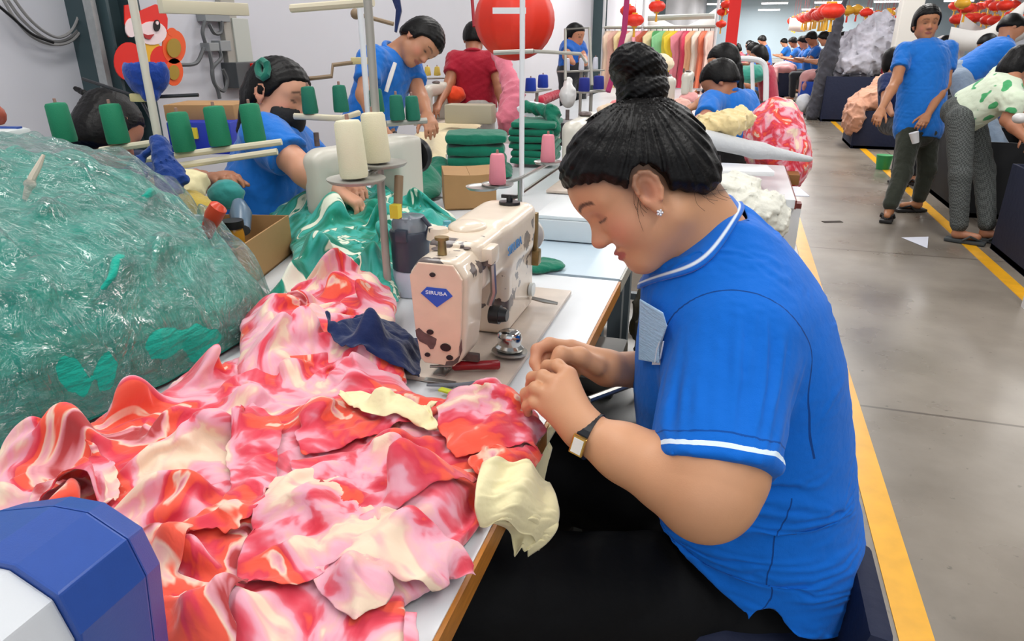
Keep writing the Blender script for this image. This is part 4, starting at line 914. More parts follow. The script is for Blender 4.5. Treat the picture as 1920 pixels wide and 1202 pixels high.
# left hand (near)
def chain(pts, r0, r1, k=.005):
    q = [D(*p) for p in pts]; n = len(q)-1
    return [rc(q[i], q[i+1], r0+(r1-r0)*i/n, r0+(r1-r0)*(i+1)/n, k=k) for i in range(n)]
kn = [(1066, 704, 1.03), (1048, 722, 1.015), (1034, 744, 1.01), (1026, 766, 1.015)]
for i, q in enumerate(kn):
    b0 = D(1092+(-6, -4, 0, 4)[i], 796+(-8, -2, 6, 12)[i], 1.0); body.append(rc(b0, D(*q), .021, .0135, k=.02))
body += chain([kn[0], (1046, 686, 1.045), (1026, 686, 1.07), (1017, 702, 1.085)], .0115, .0078)
body += chain([kn[1], (1018, 706, 1.03), (998, 708, 1.06), (993, 724, 1.08)], .0115, .0078)
body += chain([kn[2], (1004, 728, 1.02), (986, 738, 1.045), (985, 752, 1.065)], .0110, .0076)
body += chain([kn[3], (1002, 754, 1.02), (988, 762, 1.04), (990, 774, 1.06)], .0100, .0070)
body += chain([(1086, 776, 1.03), (1070, 742, 1.06), (1048, 716, 1.085), (1028, 703, 1.095)], .0150, .0085, k=.012)
# right hand (far)
kr = [(1072, 652, 1.155), (1078, 660, 1.175), (1086, 672, 1.19), (1094, 686, 1.20)]
for i, q in enumerate(kr): body.append(rc(D(1136, 688+(-4, 0, 3, 6)[i], 1.165+.008*i), D(*q), .020, .0135, k=.02))
body += chain([kr[0], (1030, 645, 1.14), (1007, 656, 1.125), (1003, 680, 1.115), (1010, 698, 1.105)], .0118, .0080)
body += chain([kr[1], (1042, 658, 1.165), (1022, 668, 1.15), (1016, 692, 1.14)], .0112, .0078)
body += chain([kr[2], (1054, 676, 1.185), (1036, 690, 1.175), (1040, 708, 1.16)], .0108, .0078)
body += chain([kr[3], (1070, 696, 1.195), (1054, 708, 1.185), (1058, 720, 1.17)], .0098, .0070)
body += chain([(1118, 686, 1.14), (1086, 668, 1.12), (1052, 664, 1.105), (1036, 688, 1.10)], .0160, .0088, k=.012)
def wcol(P):
    C = head_colors(P, HF, '#d49b74', lips='#b9605a', closed=True, ef=.02)
    def blush(p, r, col, kk):
        m = np.exp(-(((P-D(*p))**2).sum(1))/r**2)[:, None]*kk; C[:] = C*(1-m)+np.array(lin(col)[:3])*m
    for q in kn+kr: blush(q, .012, '#c47a62', .5)
    blush((1005, 660, 1.125), .03, '#c97d68', .4)
    a, u, s = HF.loc(P[:, 0], P[:, 1], P[:, 2]); dl = np.interp(a, (-.12, -.085, -.055, -.03, 0, .02, .036, .055, .08, .105, .13), (-.13, -.095, -.085, -.060, -.03, -.028, -.004, .026, .040, .060, .09))-u
    m = (np.exp(-np.maximum(dl, 0)/.007)*.75*(a > -.12)*(a*a+u*u+s*s < .022)*(1-np.exp(-((a-.012)/.02)**2-((u+.03)/.03)**2)))[:, None]; C[:] = C*(1-m)+np.array(lin('#2a1a16')[:3])*m
    return C
sculpt('body', body, .0027, skin_mat(), woman, lo=(-.34, .70, .60), hi=(.32, 1.48, 1.38), colf=wcol, smooth_it=1)
# shirt
def ax_plane(a, b, t): a = A(*a); b = A(*b); return (a+(b-a)*t, b-a)
sleeve_end = ax_plane(shL, elL, .60)
s_n = nrm(elL-shL)*.93+nrm(D(1450, 790, 1)-D(1268, 772, 1))*-.06
sleeveL_p = D(1356, 868, .93)
s_n = nrm(nrm(elL-shL)+0.13*A(1, 0, 0))
shirt = [slices([(z, xf-.004, xb+.006, ry+.004) for z, xf, xb, ry in [(.30, .045, .31, .195)]+TORSO], 1.13)]
shirt += [cut(rc(shL, elL+(elL-shL)*.1, .084, .093, k=.035), (sleeveL_p, s_n)), rc(A(.03, 1.08, 1.03), shL+A(0, .02, .01), .062, .080, k=.05)]
shirt += [cut(rc(shR, elR, .08, .075, k=.04), ((shR+elR)/2, elR-shR)), rc(A(.03, 1.18, 1.02), shR, .06, .066, k=.05)]
w1 = wrinkle(3, 38, .019, 4, (0.35, .1, 1.0)); w2 = wrinkle(8, 60, .007, 4)
def shirt_disp(x, y, z):
    low = np.clip((.92-z)/.25, 0.12, 1.0)
    return -(w1(x, y, z)*low+w2(x, y, z)*.6)
base_s = [q_ for q_ in shirt if q_[4] == 'u']
def shf(p):
    x, y, z = (np.array([v]) for v in p); return min(float(q_[0](x, y, z)[0]) for q_ in base_s)
def hit(px, py, extra=0.0):
    r_ = nrm(ray(px, py)); t_ = .6
    for _ in range(60):
        d_ = shf(CO+r_*t_)
        if d_ < .0008: break
        t_ += max(d_*.7, .0006)
        if t_ > 1.8: break
    return CO+r_*(t_+extra)
def hem(x, y, z):
    hz = np.where(x < .125, .615-(x+.05)*.63, .485-(x-.15)*.15)
    notch = np.maximum(np.abs(x-.135-(.56-z)*.12)-(.53-z)*.25, z-.53)
    hz = hz-.034
    v = hz-z+0*y
    return np.maximum(v, -notch)
cuts = [fieldop(hem, op='i')]
neck_c = Frame(A(-.025, 1.13, 1.09), (-.78, 0, -.55), (-.5, 0, .85))
cuts.append(fieldop(lambda x, y, z: -(np.sqrt(((x+.02+.5*(z-1.09)*-1)/.048)**2+((y-1.13)/.046)**2)-1)*.06+-np.maximum(1.045-z, 0)*2+0*z, op='i'))
def shcol(P):
    d = -((P-sleeveL_p)@s_n); ba = elL-shL; tq = ((P-shL)@ba)/(ba@ba); arm = np.linalg.norm(P-shL-tq[:, None]*ba, axis=1) < .106
    return np.stack([np.where(arm, np.clip(d*10, 0, 1), 1.0), np.where(P[:, 2] > .80, .5+(P[:, 1]-.966), 1.0), np.where((P[:, 2] < .74) & (P[:, 1] < 1.05), .5+(P[:, 0]-.135), 1.0)], 1)
def polo_mat():
    m = bpy.data.materials.new('royal_blue_knit'); m.use_nodes = True; nt = m.node_tree; N = nt.nodes; L = nt.links; b = N['Principled BSDF']
    at = N.new('ShaderNodeAttribute'); at.attribute_name = 'Band'; sp = N.new('ShaderNodeSeparateColor'); L.new(at.outputs['Color'], sp.inputs['Color'])
    rp = N.new('ShaderNodeValToRGB'); rp.color_ramp.interpolation = 'CONSTANT'; e = rp.color_ramp.elements; e[0].position = 0; e[0].color = lin('#0a68cc'); e[1].position = .17; e[1].color = lin('#dfeefc')
    for p, c in ((.245, '#0a68cc'), (.36, '#084a9c'), (.385, '#0a68cc')): q = e.new(p); q.color = lin(c)
    L.new(sp.outputs['Red'], rp.inputs['Fac'])
    lt = N.new('ShaderNodeMath'); lt.operation = 'ADD'; lt.use_clamp = True
    for ch, si in (('Green', 0), ('Blue', 1)): cp = N.new('ShaderNodeMath'); cp.operation = 'COMPARE'; cp.inputs[1].default_value = .5; cp.inputs[2].default_value = .0012; L.new(sp.outputs[ch], cp.inputs[0]); L.new(cp.outputs[0], lt.inputs[si])
    mx = N.new('ShaderNodeMix'); mx.data_type = 'RGBA'; mx.inputs['B'].default_value = lin('#073f88'); L.new(lt.outputs[0], mx.inputs['Factor']); L.new(rp.outputs['Color'], mx.inputs['A']); L.new(mx.outputs['Result'], b.inputs['Base Color']); b.inputs['Roughness'].default_value = .8; b.inputs['Sheen Weight'].default_value = .08; b.inputs['Specular IOR Level'].default_value = .15
    tc = N.new('ShaderNodeTexCoord'); n1 = N.new('ShaderNodeTexNoise'); n1.inputs['Scale'].default_value = 16; n1.inputs['Detail'].default_value = 3; L.new(tc.outputs['Object'], n1.inputs['Vector'])
    n2 = N.new('ShaderNodeTexNoise'); n2.inputs['Scale'].default_value = 600; L.new(tc.outputs['Object'], n2.inputs['Vector']); ad = N.new('ShaderNodeMath'); ad.operation = 'MULTIPLY_ADD'; ad.inputs[1].default_value = .05; L.new(n2.outputs['Fac'], ad.inputs[0]); L.new(n1.outputs['Fac'], ad.inputs[2])
    bp = N.new('ShaderNodeBump'); bp.inputs['Strength'].default_value = .35; bp.inputs['Distance'].default_value = .02; L.new(ad.outputs[0], bp.inputs['Height']); L.new(bp.outputs['Normal'], b.inputs['Normal']); return m
form = [slices([(z, xf, xb, ry) for z, xf, xb, ry in TORSO], 1.13)]+body[1:3]+[rc(shL, elL, .074, .070, k=.03), rc(A(.03, 1.08, 1.03), shL+A(0, .02, .01), .05, .07, k=.05), rc(shR, elR, .065, .06, k=.03), rc(A(.03, 1.18, 1.02), shR, .05, .056, k=.05), rc((.06, 1.035, .46), (-.2, .88, .52), .105, .095, k=.05), rc((.06, 1.23, .46), (-.2, 1.22, .52), .105, .09, k=.05)]
garment('shirt', shirt, cuts, .0078, polo_mat(), woman, form, (-.23, .70, .30), (.36, 1.46, 1.16), s=(1.05, 1.06, 1.20), pinf=lambda P: ((np.hypot(P[:, 0]+.01, P[:, 1]-1.13) < .10) & (P[:, 2] > 1.03)) | ((np.abs((P-sleeveL_p)@s_n) < .013) & (P[:, 1] < 1.0) & (P[:, 2] > .70)), attrf=shcol, attr='Band', noise=.010, nf=26, seed=5, stiff=.05)
# collar: a folded band round the neck
def mir(p): return A(p[0], 2.26-p[1], p[2])
inn = [YP(1240, 548, 1.115), YP(1262, 512, 1.075), YP(1296, 462, 1.055), YP(1330, 412, 1.075), YP(1356, 368, 1.125)]
out = [YP(1240, 596, 1.085), YP(1282, 552, 1.030), YP(1322, 506, 1.005), YP(1364, 452, 1.03), YP(1396, 402, 1.115)]
inn = spline(inn+[mir(p) for p in inn[-2::-1]], 8); out = spline(out+[mir(p) for p in out[-2::-1]], 8)
V, Q, CC = [], [], []; nn = 24
for i, (a, c) in enumerate(zip(inn, out)):
    for j in range(nn+1):
        t = j/nn; p = a*(1-t)+c*t; bulge = sin(pi*t)*.008; ow = nrm((c-A(.02, 1.13, 1.0))*A(1, 1, 0)+A(0, 0, .12)); p = p+A(0, 0, bulge)+ow*bulge*.6
        for _k in range(4):
            d_ = shf(p)
            if d_ < .0075+.003*t: p = p+ow*(.0085+.003*t-d_)
        V.append(p)
        CC.append(lin('#e6f2fb')[:3] if .80 < t < .885 else lin('#0a68cc')[:3])
for i in range(len(inn)-1):
    for j in range(nn): k0 = i*(nn+1)+j; Q.append((k0, k0+1, k0+nn+2, k0+nn+1))
V = np.array(V).reshape(len(inn), nn+1, 3)
for _k in range(14): V[1:-1] = V[1:-1]*.4+(V[:-2]+V[2:])*.3
V[:, :, 2] += .003; V = V.reshape(-1, 3); o = fastmesh('collar', V, np.array(Q), M_blue, woman); setcol(o, np.array(CC))
md = o.modifiers.new('thick', 'SOLIDIFY'); md.thickness = .004; md.offset = -1
# trousers
tr = [el((.13, 1.13, .45), (.180, .195, .10)), rc((.06, 1.035, .46), (-.30, .84, .54), .105, .095, k=.05), rc((.06, 1.23, .46), (-.33, 1.22, .54), .105, .09, k=.05),
      rc((-.30, .84, .55), (-.28, .80, .10), .09, .065, k=.03), rc((-.33, 1.22, .55), (-.30, 1.2, .10), .09, .065, k=.03), fieldop(wrinkle(5, 30, .008, 4), op='add')]
sculpt('trousers', tr, .007, mat('black_trousers', '#050507', 0.75, bump=0.3, bscale=14, spec=0.2), woman, lo=(-.45, .66, .02), hi=(.36, 1.4, .68))
for (x, y) in ((-.33, .80), (-.35, 1.2)):
    B().ball((x-.03, y, .035), (.12, .045, .035)).obj('shoe', M_black, woman)
# hair
def hairfn(a, u, s):
    s = np.abs(s)
    e1 = np.sqrt(((a-.002)/.118)**2+((u-.014)/.101)**2+(s/.090)**2); d = (e1-1)*.095
    e2 = np.sqrt(((a+.040)/.062)**2+((u+.040)/.066)**2+(s/.080)**2); d = smin(d, (e2-1)*.062, .03)
    # hairline: forehead, temple, over the ear, nape
    hl = np.interp(a, (-.12, -.085, -.055, -.03, 0, .02, .036, .055, .08, .105, .13), (-.13, -.095, -.085, -.060, -.03, -.028, -.004, .026, .040, .060, .09)); line = -(u-hl)*.75
    sb = np.hypot(a-.012, (u+.022)*.74)-.0268; line = np.maximum(line, -sb); d = d+np.clip(.018-(u-hl), 0, .018)*.5
    return np.maximum(d, line+0*s)
bb = D(1190, 178, 1.06); bt = D(1196, 120, 1.06)
def strands(x, y, z):
    a, u, s = HF.loc(x, y, z); c = HF.loc(*bb)
    th = np.arctan2(a-c[0]+.0*u, (u-c[1]))+0*s; th2 = np.arctan2(s, c[1]+.03-u)
    return .0013*np.sin(th*44+5*s/.08)+.0011*np.sin(th*71+3*np.sin(s*60))+.0008*np.sin(th2*30+a*90)
hp = [HF.prim(hairfn, r=.19), fieldop(strands, op='add')]
hair = sculpt('hair', hp, .0027, M_hair, woman, smooth_it=1)
# bun: one twisted coil
coil = []
def bunpt(px, py, dz=0): return D(1197+(px-1197)*.93, py+9, 1.06+dz)
path = [bunpt(1196, 190, 0), bunpt(1188, 172, .02), bunpt(1200, 160, -.03), bunpt(1222, 158, -.01), bunpt(1220, 150, .03), bunpt(1190, 138, .03), bunpt(1168, 118, .0), bunpt(1178, 106, -.03), bunpt(1208, 112, -.035), bunpt(1222, 124, -.005), bunpt(1212, 118, .03), bunpt(1185, 108, .02)]
path = spline(path, 4)
bun = [rc(path[i], path[i+1], .0225+.003*sin(i*.7), k=.006) for i in range(len(path)-1)]+[el(bunpt(1196, 132), (.034, .034, .042), k=.012), rc(bunpt(1200, 205), bunpt(1196, 170), .034, .028, k=.01)]
axb = nrm(bt-bb)
def bunstr(x, y, z):
    t = (x-bb[0])*axb[0]+(y-bb[1])*axb[1]+(z-bb[2])*axb[2]; r = (x-bb[0])*RT[0]+(y-bb[1])*RT[1]+(z-bb[2])*RT[2]
    return .0010*np.sin(t*900+r*260+4*np.sin(r*70))+.0008*np.sin(t*520-r*300)
bun.append(fieldop(bunstr, op='add'))
sculpt('hair_bun', bun, .0024, M_hair, hair, smooth_it=1)
# loose wisps at the temple and nape
b = B(); rs = random.Random(4)
for i in range(14):
    t = i/13; fr_ = t < .5
    a0, u0 = (.030-.02*t, -.012-.02*t) if fr_ else (-.035-.06*(t-.5), -.062-.03*(t-.5)); a1, u1 = (a0+rs.uniform(.004, .03), u0-rs.uniform(.025, .055)) if fr_ else (a0-rs.uniform(-.01, .02), u0-rs.uniform(.015, .035))
    st = HF.w(a0, u0, .070*HF_near); e = HF.w(a1, u1, (.064 if fr_ else .060)*HF_near); mid = (st+e)/2+HF.s*HF_near*.004+HF.f*.006
    b.tube(spline([st, mid, e], 4), .00024, n=4)
b.obj('hair_wisps', M_hair, hair)
# earring
ec = HF.w(.0215, -.058, .0815*HF_near); b = B()
for k_ in range(5): b.ball(ec+HF.f*cos(k_*1.257)*.0033+HF.u*(sin(k_*1.257)*.0033), .0021, 8)
b.ball(ec, .0023, 8); b.obj('earring', mat('crystal_stud', '#e8e6ea', 0.1, metal=0.6), woman)
# wrist watch
fdir = nrm(wrL-elL); wc = wrL-fdir*.006
wt = thing('wristwatch', 'small gold rectangular wristwatch with black strap on the sewing woman left wrist', 'watch', (0, 0, 0))
up_ = nrm(CW-fdir*(CW@fdir)); sd_ = np.cross(fdir, up_)
b = B(); ring = []
for i in range(28):
    t = 2*pi*i/28; ring.append((cos(t), sin(t)))
V, Q = [], []
for i, (c_, s_) in enumerate(ring):
    for (o_, rr_) in ((-.0085, .0315), (.0085, .0315), (.0085, .0345), (-.0085, .0355)): V.append(wc+fdir*o_+(up_*c_+sd_*s_)*rr_)
for i in range(28):
    for j in range(4): Q.append((i*4+j, i*4+(j+1) % 4, ((i+1) % 28)*4+(j+1) % 4, ((i+1) % 28)*4+j))
fastmesh('strap', np.array(V), np.array(Q), mat('black_leather', '#15171d', 0.4), wt, smooth=False)
cd_ = nrm(up_*.90+sd_*(-.44 if (sd_@RT) > 0 else .44)); R_ = Matrix((tuple(fdir), tuple(np.cross(cd_, fdir)), tuple(cd_))).transposed()
B().box(wc+cd_*.037, (.021, .030, .006), R_, bev=.0015).obj('case', mat('gold', '#c9a45c', 0.25, metal=0.9), wt, smooth=False)
B().box(wc+cd_*.0405, (.015, .023, .0012), R_).obj('dial', mat('watch_dial', '#f2f1ec', 0.2), wt, smooth=False)
# thread bit held between the fingers
tag(B().tube([D(1020, 712, 1.095), D(1023, 694, 1.095), D(1026, 678, 1.09)], .0028).obj('thread_scrap', mat('white_thread', '#efe9e2', .8)), 'tiny white thread scrap pinched between the fingertips of both hands', 'thread')
# face mask tucked in the placket
mk = thing('face_mask', 'folded pale blue disposable face mask tucked into the front of the blue polo', 'face mask', (0, 0, 0))
pts = [(1199, 562), (1243, 588), (1250, 612), (1236, 648), (1236, 682), (1197, 675)]
q = [YP(x, y, 1.045-.0012*(x-1199)-.038) for x, y in pts]
b = B(); b.prism(q, (.0, .006, 0)); b.obj('mask_panel', mat('mask_blue', '#a9cdea', 0.8, bump=.3, bscale=60, stretch=(1, 1, 5)), mk, smooth=False, bevel=.0015)
b = B(); b.prism([YP(1236, 590, .972), YP(1251, 612, .962), YP(1240, 645, .968), YP(1238, 684, .970), YP(1222, 684, .985), YP(1230, 640, .980)], (0, .004, 0)); b.obj('mask_fold', mat('mask_white', '#e6eaf0', .8), mk, smooth=False)
B().tube([YP(1244, 640, .96), YP(1238, 672, .964), YP(1228, 680, .97), YP(1232, 655, .968), YP(1238, 640, .962)], .0012, 6).obj('ear_loop', mat('mask_white', '#e6eaf0'), mk)
# placket and pocket seam with red badge
# stool
st = thing('stool', 'navy cushioned stool behind the sewing woman, beside the yellow line', 'stool', (.17, 1.1, 0))
B().box((-.04, 0, .40), (.28, .36, .05), bev=.02).obj('seat', mat('stool_wood', '#5b4630', .6), st)
b = B(); b.box((-.04, 0, .455), (.30, .40, .06), bev=.025); b.obj('seat_cushion', M_navy, st)
B().box((.10, -.12, .50), (.04, .22, .18), RY(radians(10)), bev=.015).obj('backrest', M_navy, st)
for sx in (-1, 1):
    for sy in (-1, 1): B().box((sx*.11-.04, sy*.15, .19), (.04, .04, .38)).obj('leg', mat('stool_wood', '#5b4630'), st)
print('woman done', time.time()-T0)
# ================================================================== generic people
HL = {'short': ((-.12, -.09, -.06, -.035, -.012, 0, .018, .03, .06, .09, .13), (-.10, -.075, -.07, -.05, -.034, -.03, -.03, .012, .036, .046, .055)),
      'back': ((-.12, -.085, -.055, -.03, 0, .02, .036, .055, .08, .105, .13), (-.13, -.095, -.085, -.060, -.03, -.028, -.004, .026, .045, .062, .09)),
      'long': ((-.12, -.09, -.05, .0, .02, .035, .055, .09, .13), (-.16, -.16, -.15, -.13, -.10, -.01, .03, .055, .08))}
def mkhair(style, thick=0.0):
    xs, ys = HL[style]
    def f(a, u, s):
        s = np.abs(s); e1 = np.sqrt(((a+.004)/(.114+thick))**2+((u-.016)/(.103+thick))**2+(s/(.087+thick))**2); d = (e1-1)*.095
        e2 = np.sqrt(((a+.036)/(.062+thick))**2+((u+.042)/(.066+thick))**2+(s/(.078+thick))**2); d = smin(d, (e2-1)*.062, .03)
        if style == 'long': e3 = np.sqrt(((a+.02)/.085)**2+((u+.07)/.10)**2+(s/.092)**2); d = smin(d, (e3-1)*.085, .03)
        hl = np.interp(a, xs, ys); d = d+np.clip(.012-(u-hl), 0, .012)*.3; return np.maximum(d, -(u-hl)*.75)
    return f
def person(label, O, f, u, shL, shR, elL, elR, wrL, wrR, pel, legs=None, shirt='#1670cc', trousers='#2a2c30', hair='short', skin='#b97c5c', h=.008, hs=1.0, group=None, hands=None, faced=True, waist=.145, torso_r=.165, sleeve=.62, shirt_m=None, tr_m=None, tail=None, tail_r=.034, hem=.06, shoes='#1c1a1a', closed=False, collar=True, hand_on=True):
    t = thing('person', label, 'person', (0, 0, 0), 0, group)
    fr = Frame(O, f, u, hs); P = {k: A(*v) for k, v in dict(shL=shL, shR=shR, elL=elL, elR=elR, wrL=wrL, wrR=wrR, pel=pel).items()}
    mid = (P['shL']+P['shR'])/2; S = nrm(P['shR']-P['shL']); spine = nrm(mid-P['pel']); front = nrm(np.cross(spine, S)); 
    if front@fr.f < 0: front = -front
    nb = mid+spine*.02
    if legs is None:
        p_ = P['pel']; fl_ = nrm(front*A(1, 1, 0)); z_ = p_[2]; legs = []
        for q_ in (1, -1):
            hp0 = p_-spine*.04+S*.085*q_
            if z_ > .78: kn0 = A(hp0[0], hp0[1], z_*.52)+fl_*.03; an0 = A(hp0[0], hp0[1], .10)
            else: kn0 = A(*(hp0+fl_*.36)[:2], min(z_, .52)); an0 = A(kn0[0], kn0[1], .10)
            legs.append((hp0, kn0, an0, fl_))
    tor = [rc(mid-spine*.10, P['pel']+spine*.05, torso_r*.93, waist, flat=(front, 1.42)), rc(P['shL']*.88+mid*.12-spine*.02, P['shR']*.88+mid*.12-spine*.02, .058, k=.06), el(P['pel'], (.15, .13, .12), k=.05)]
    body = [fr.prim(headfn(h < .0072), k=.02), rc(fr.w(-.03, -.05, 0), nb, .050, .058, k=.03)]+tor
    hd = hands or {}
    for s_ in 'LR':
        a, b_, c = P['sh'+s_], P['el'+s_], P['wr'+s_]
        body += [rc(a, b_, .052, .042, k=.02), rc(b_, b_+(c-b_)*.35, .041, .040, k=.02), rc(b_+(c-b_)*.35, c, .040, .026, k=.02)]
        if hand_on:
            d = nrm(c-b_); n = hd.get(s_, (0, 0, -1)); side = np.cross(n, d)
            body += hand_prims(c, d, n, side*(1 if s_ == 'L' else -1), 1.0, curl=(28, 32, 36, 40)) if h < .011 else [rc(c, c+d*.13, .030, .018, k=.01)]
    if legs is not None:
        for i in (0, 1):
            hp_, kn_, an_, ft = [A(*q) for q in legs[i]]
            body += [rc(hp_, kn_, .075, .052, k=.03), rc(kn_, an_, .052, .034, k=.02), rc(an_, an_+A(0, 0, -.04), .034, .034, k=.01), rc(an_+A(0, 0, -.04), an_+A(0, 0, -.045)+ft*.13, .033, .026, k=.02)]
    def colf(V): return head_colors(V, fr, skin, lips='#8f4a44', closed=closed) if faced else np.tile(np.array(lin(skin)[:3]), (len(V), 1))
    sculpt('body', body, h, skin_mat(), t, colf=colf)
    ms = shirt_m or cloth_mat('shirt_'+shirt[1:], shirt, bscale=14)
    sh = [(q[0], q[1], q[2], q[3], q[4]) for q in tor]
    sh = [rc(mid-spine*.10, P['pel']+spine*.0, torso_r*.93+.014, waist+.028, flat=(front, 1.35)), rc(P['shL']*.9+mid*.1-spine*.015, P['shR']*.9+mid*.1-spine*.015, .068, k=.06)]
    for s_ in 'LR':
        a, b_ = P['sh'+s_], P['el'+s_]; sh.append(cut(rc(a, b_, .070, .066, k=.035), (a+(b_-a)*sleeve, b_-a)))
    w_ = wrinkle(int(abs(O[0]*100)) % 97, 42, .014, 4)
    sh.append(fieldop(w_, op='add')); hp = P['pel']-spine*hem
    sh.append(fieldop(lambda x, y, z: -((x-hp[0])*spine[0]+(y-hp[1])*spine[1]+(z-hp[2])*spine[2]), op='i'))
    sculpt('shirt', sh, max(h, .006), ms, t)
    if collar:
        ring = []; c0 = nb+spine*.02+(fr.O-nb)*.10; nn = 14
        for i in range(nn): th = 2*pi*i/nn; ring.append(c0+(S*cos(th)+front*sin(th))*.066-spine*(.018*sin(th)))
        B().tube(ring, .013, 8, closed=True).obj('collar', ms, t)
    if legs is not None:
        tr = [el(P['pel']-spine*.03, (.165, .145, .13))]
        for i in (0, 1):
            hp_, kn_, an_, ft = [A(*q) for q in legs[i]]; tr += [rc(hp_, kn_, .095, .072, k=.05), rc(kn_, an_+A(0, 0, .03), .072, .058, k=.03)]
        tr.append(fieldop(wrinkle(7, 36, .010, 4), op='add')); sculpt('trousers', tr, max(h, .008), tr_m or cloth_mat('trousers_'+trousers[1:], trousers, bscale=20), t)
        for i in (0, 1):
            an_, ft = A(*legs[i][2]), nrm(legs[i][3]); c = an_+ft*.06; c[2] = .016; ang = atan2(ft[1], ft[0])
            B().box((0, 0, 0), (.26, .095, .026), bev=.01).tube([(.10, 0, .012), (.03, .045, .045), (-.01, .052, .012)], .009, 6).tube([(.10, 0, .012), (.03, -.045, .045), (-.01, -.052, .012)], .009, 6).obj('sandal', mat('sandal_'+shoes[1:], shoes, .6), t, loc=c).rotation_euler = (0, 0, ang)
    hh = [fr.prim(mkhair(hair, .005 if hair == 'short' else 0), r=.2)]
    if tail:
        q = [A(*p) for p in tail]; hh += [rc(q[i], q[i+1], tail_r*hs*(1-.5*i/len(q)), tail_r*.9*hs*(1-.6*i/len(q)), k=.01) for i in range(len(q)-1)]
    def st(x, y, z):
        a, u_, s = fr.loc(x, y, z); return .0011*np.sin(np.arctan2(a+.05, u_+.06)*50+s*30)+.0009*np.sin(s*300)
    if h < .010: hh.append(fieldop(st, op='add'))
    sculpt('hair', hh, max(h*.8, .0045), M_hair, t)
    t['joints'] = 0; del t['joints']
    return t, fr
def im(dx, dy, dz=0): return RT*dx+UPV*dy-FW*dz
# hidden-behind-the-cones worker (only hair and arm show)
person('worker with messy black hair behind the green thread cones, reaching across teal cloth', D(208, 232, 2.45), im(.35, -.45, -.6), im(.0, .9, -.2), D(150, 330, 2.45), D(270, 320, 2.6), D(230, 400, 2.35), D(320, 370, 2.45), D(330, 345, 2.25), D(398, 338, 2.15), D(200, 470, 2.7), hair='long', tail_r=.013, h=.007, tail=[D(180, 190, 2.47), D(160, 176, 2.47), D(142, 166, 2.48)], hands={'R': (0, 0, -1)}, faced=False, shirt='#17386f')
pm, fpm = person('woman with black face mask and green scrunchie in blue polo, seated at left machine', D(521, 175, 2.3), im(.88, -.32, .22), im(.30, .93, .10), D(552, 268, 2.5), D(497, 255, 2.18), D(620, 330, 2.45), D(572, 322, 2.10), D(650, 345, 2.3), D(622, 352, 2.12), D(470, 420, 2.35), hair='back', h=.0062, tail=[fpm0 for fpm0 in (D(482, 150, 2.3), D(468, 175, 2.3), D(463, 215, 2.3), D(455, 245, 2.3))], skin='#d59a7c', shirt='#1670cc', hands={'R': (0, 0, -1), 'L': (0, 0, -1)})
mkf = fpm.prim(lambda a, u, s: np.abs(np.sqrt(((a-.052)/.064)**2+((u+.072)/.060)**2+(s/.064)**2)-1)*.06-.0035, r=.14)
def mk_cut(x, y, z):
    a, u, s = fpm.loc(x, y, z); return np.maximum(-(a-.035-.3*np.abs(s)*0), u+.028+.25*(np.abs(s)))
sculpt('face_mask', [mkf, fieldop(mk_cut, op='i')], .005, mat('black_mask', '#101013', .8), pm)
b = B(); b.tube([fpm.w(.05, -.05, -.066), fpm.w(.01, -.035, -.085), fpm.w(-.012, -.02, -.09)], .0016, 5); b.obj('mask_loop', mat('black_mask', '#101013'), pm)
B().tube([D(493+9*cos(t_/8*6.28), 130+15*sin(t_/8*6.28), 2.215-.01*sin(t_)) for t_ in range(8)], .013, 8, closed=True).obj('scrunchie', cloth_mat('green_scrunchie', '#1f6e5c'), pm)
# leaning man
lm, flm = person('young man in blue polo leaning over the cutting table, head bowed', D(790, 77, 3.5), im(.46, -.80, .25), im(.85, .46, .05), D(764, 118, 3.68), D(697, 112, 3.4), D(786, 180, 3.62), D(684, 178, 3.34), D(801, 216, 3.5), D(722, 250, 3.32), D(690, 245, 3.72), legs=((D(700, 260, 3.75), (-2.0, 3.5, .5), (-2.0, 3.45, .09), A(1, 0, 0)), (D(676, 260, 3.65), (-2.05, 3.25, .5), (-2.05, 3.2, .09), A(1, 0, 0))), hair='short', h=.0068, skin='#b9805f', shirt='#1670cc', trousers='#20222a', hands={'L': (0, 0, -1), 'R': (0, 0, -1)}, waist=.15)
ribbon_pts = [D(741, 118, 3.40), D(733, 142, 3.40), D(724, 172, 3.42)]
B().tube(ribbon_pts, [.010, .012, .010], 6).obj('white_piping', mat('white_thread', ''.join('#efe9e2')), lm)
# red shirt man seen from behind
person('man in dark red polo standing with his back turned beside the pink cloth', D(889, 71, 5.5), im(-.1, -.15, -.95), im(0, .97, -.2), D(853, 112, 5.45), D(922, 112, 5.45), D(843, 155, 5.4), D(935, 158, 5.4), D(822, 196, 5.2), D(941, 196, 5.35), D(892, 196, 5.55), legs=((D(880, 210, 5.55), (-2.08, 5.45, .48), (-2.1, 5.5, .09), A(0, 1, 0)), (D(905, 210, 5.55), (-1.9, 5.45, .48), (-1.9, 5.5, .09), A(0, 1, 0))), shirt='#a5162e', trousers='#b5b2ac', hair='short', h=.009, skin='#a86c4c', faced=False)
# small worker by the rail
person('distant worker in blue shirt with red lanyard behind the white tube frame', D(1078, 66, 7.2), im(.6, -.3, .5), im(0, .95, .3), D(1064, 88, 7.2), D(1086, 88, 7.3), D(1062, 105, 7.1), D(1092, 106, 7.2), D(1075, 118, 7.0), D(1098, 120, 7.0), D(1074, 125, 7.3), shirt='#1c5cb4', hair='short', h=.012, hand_on=False)
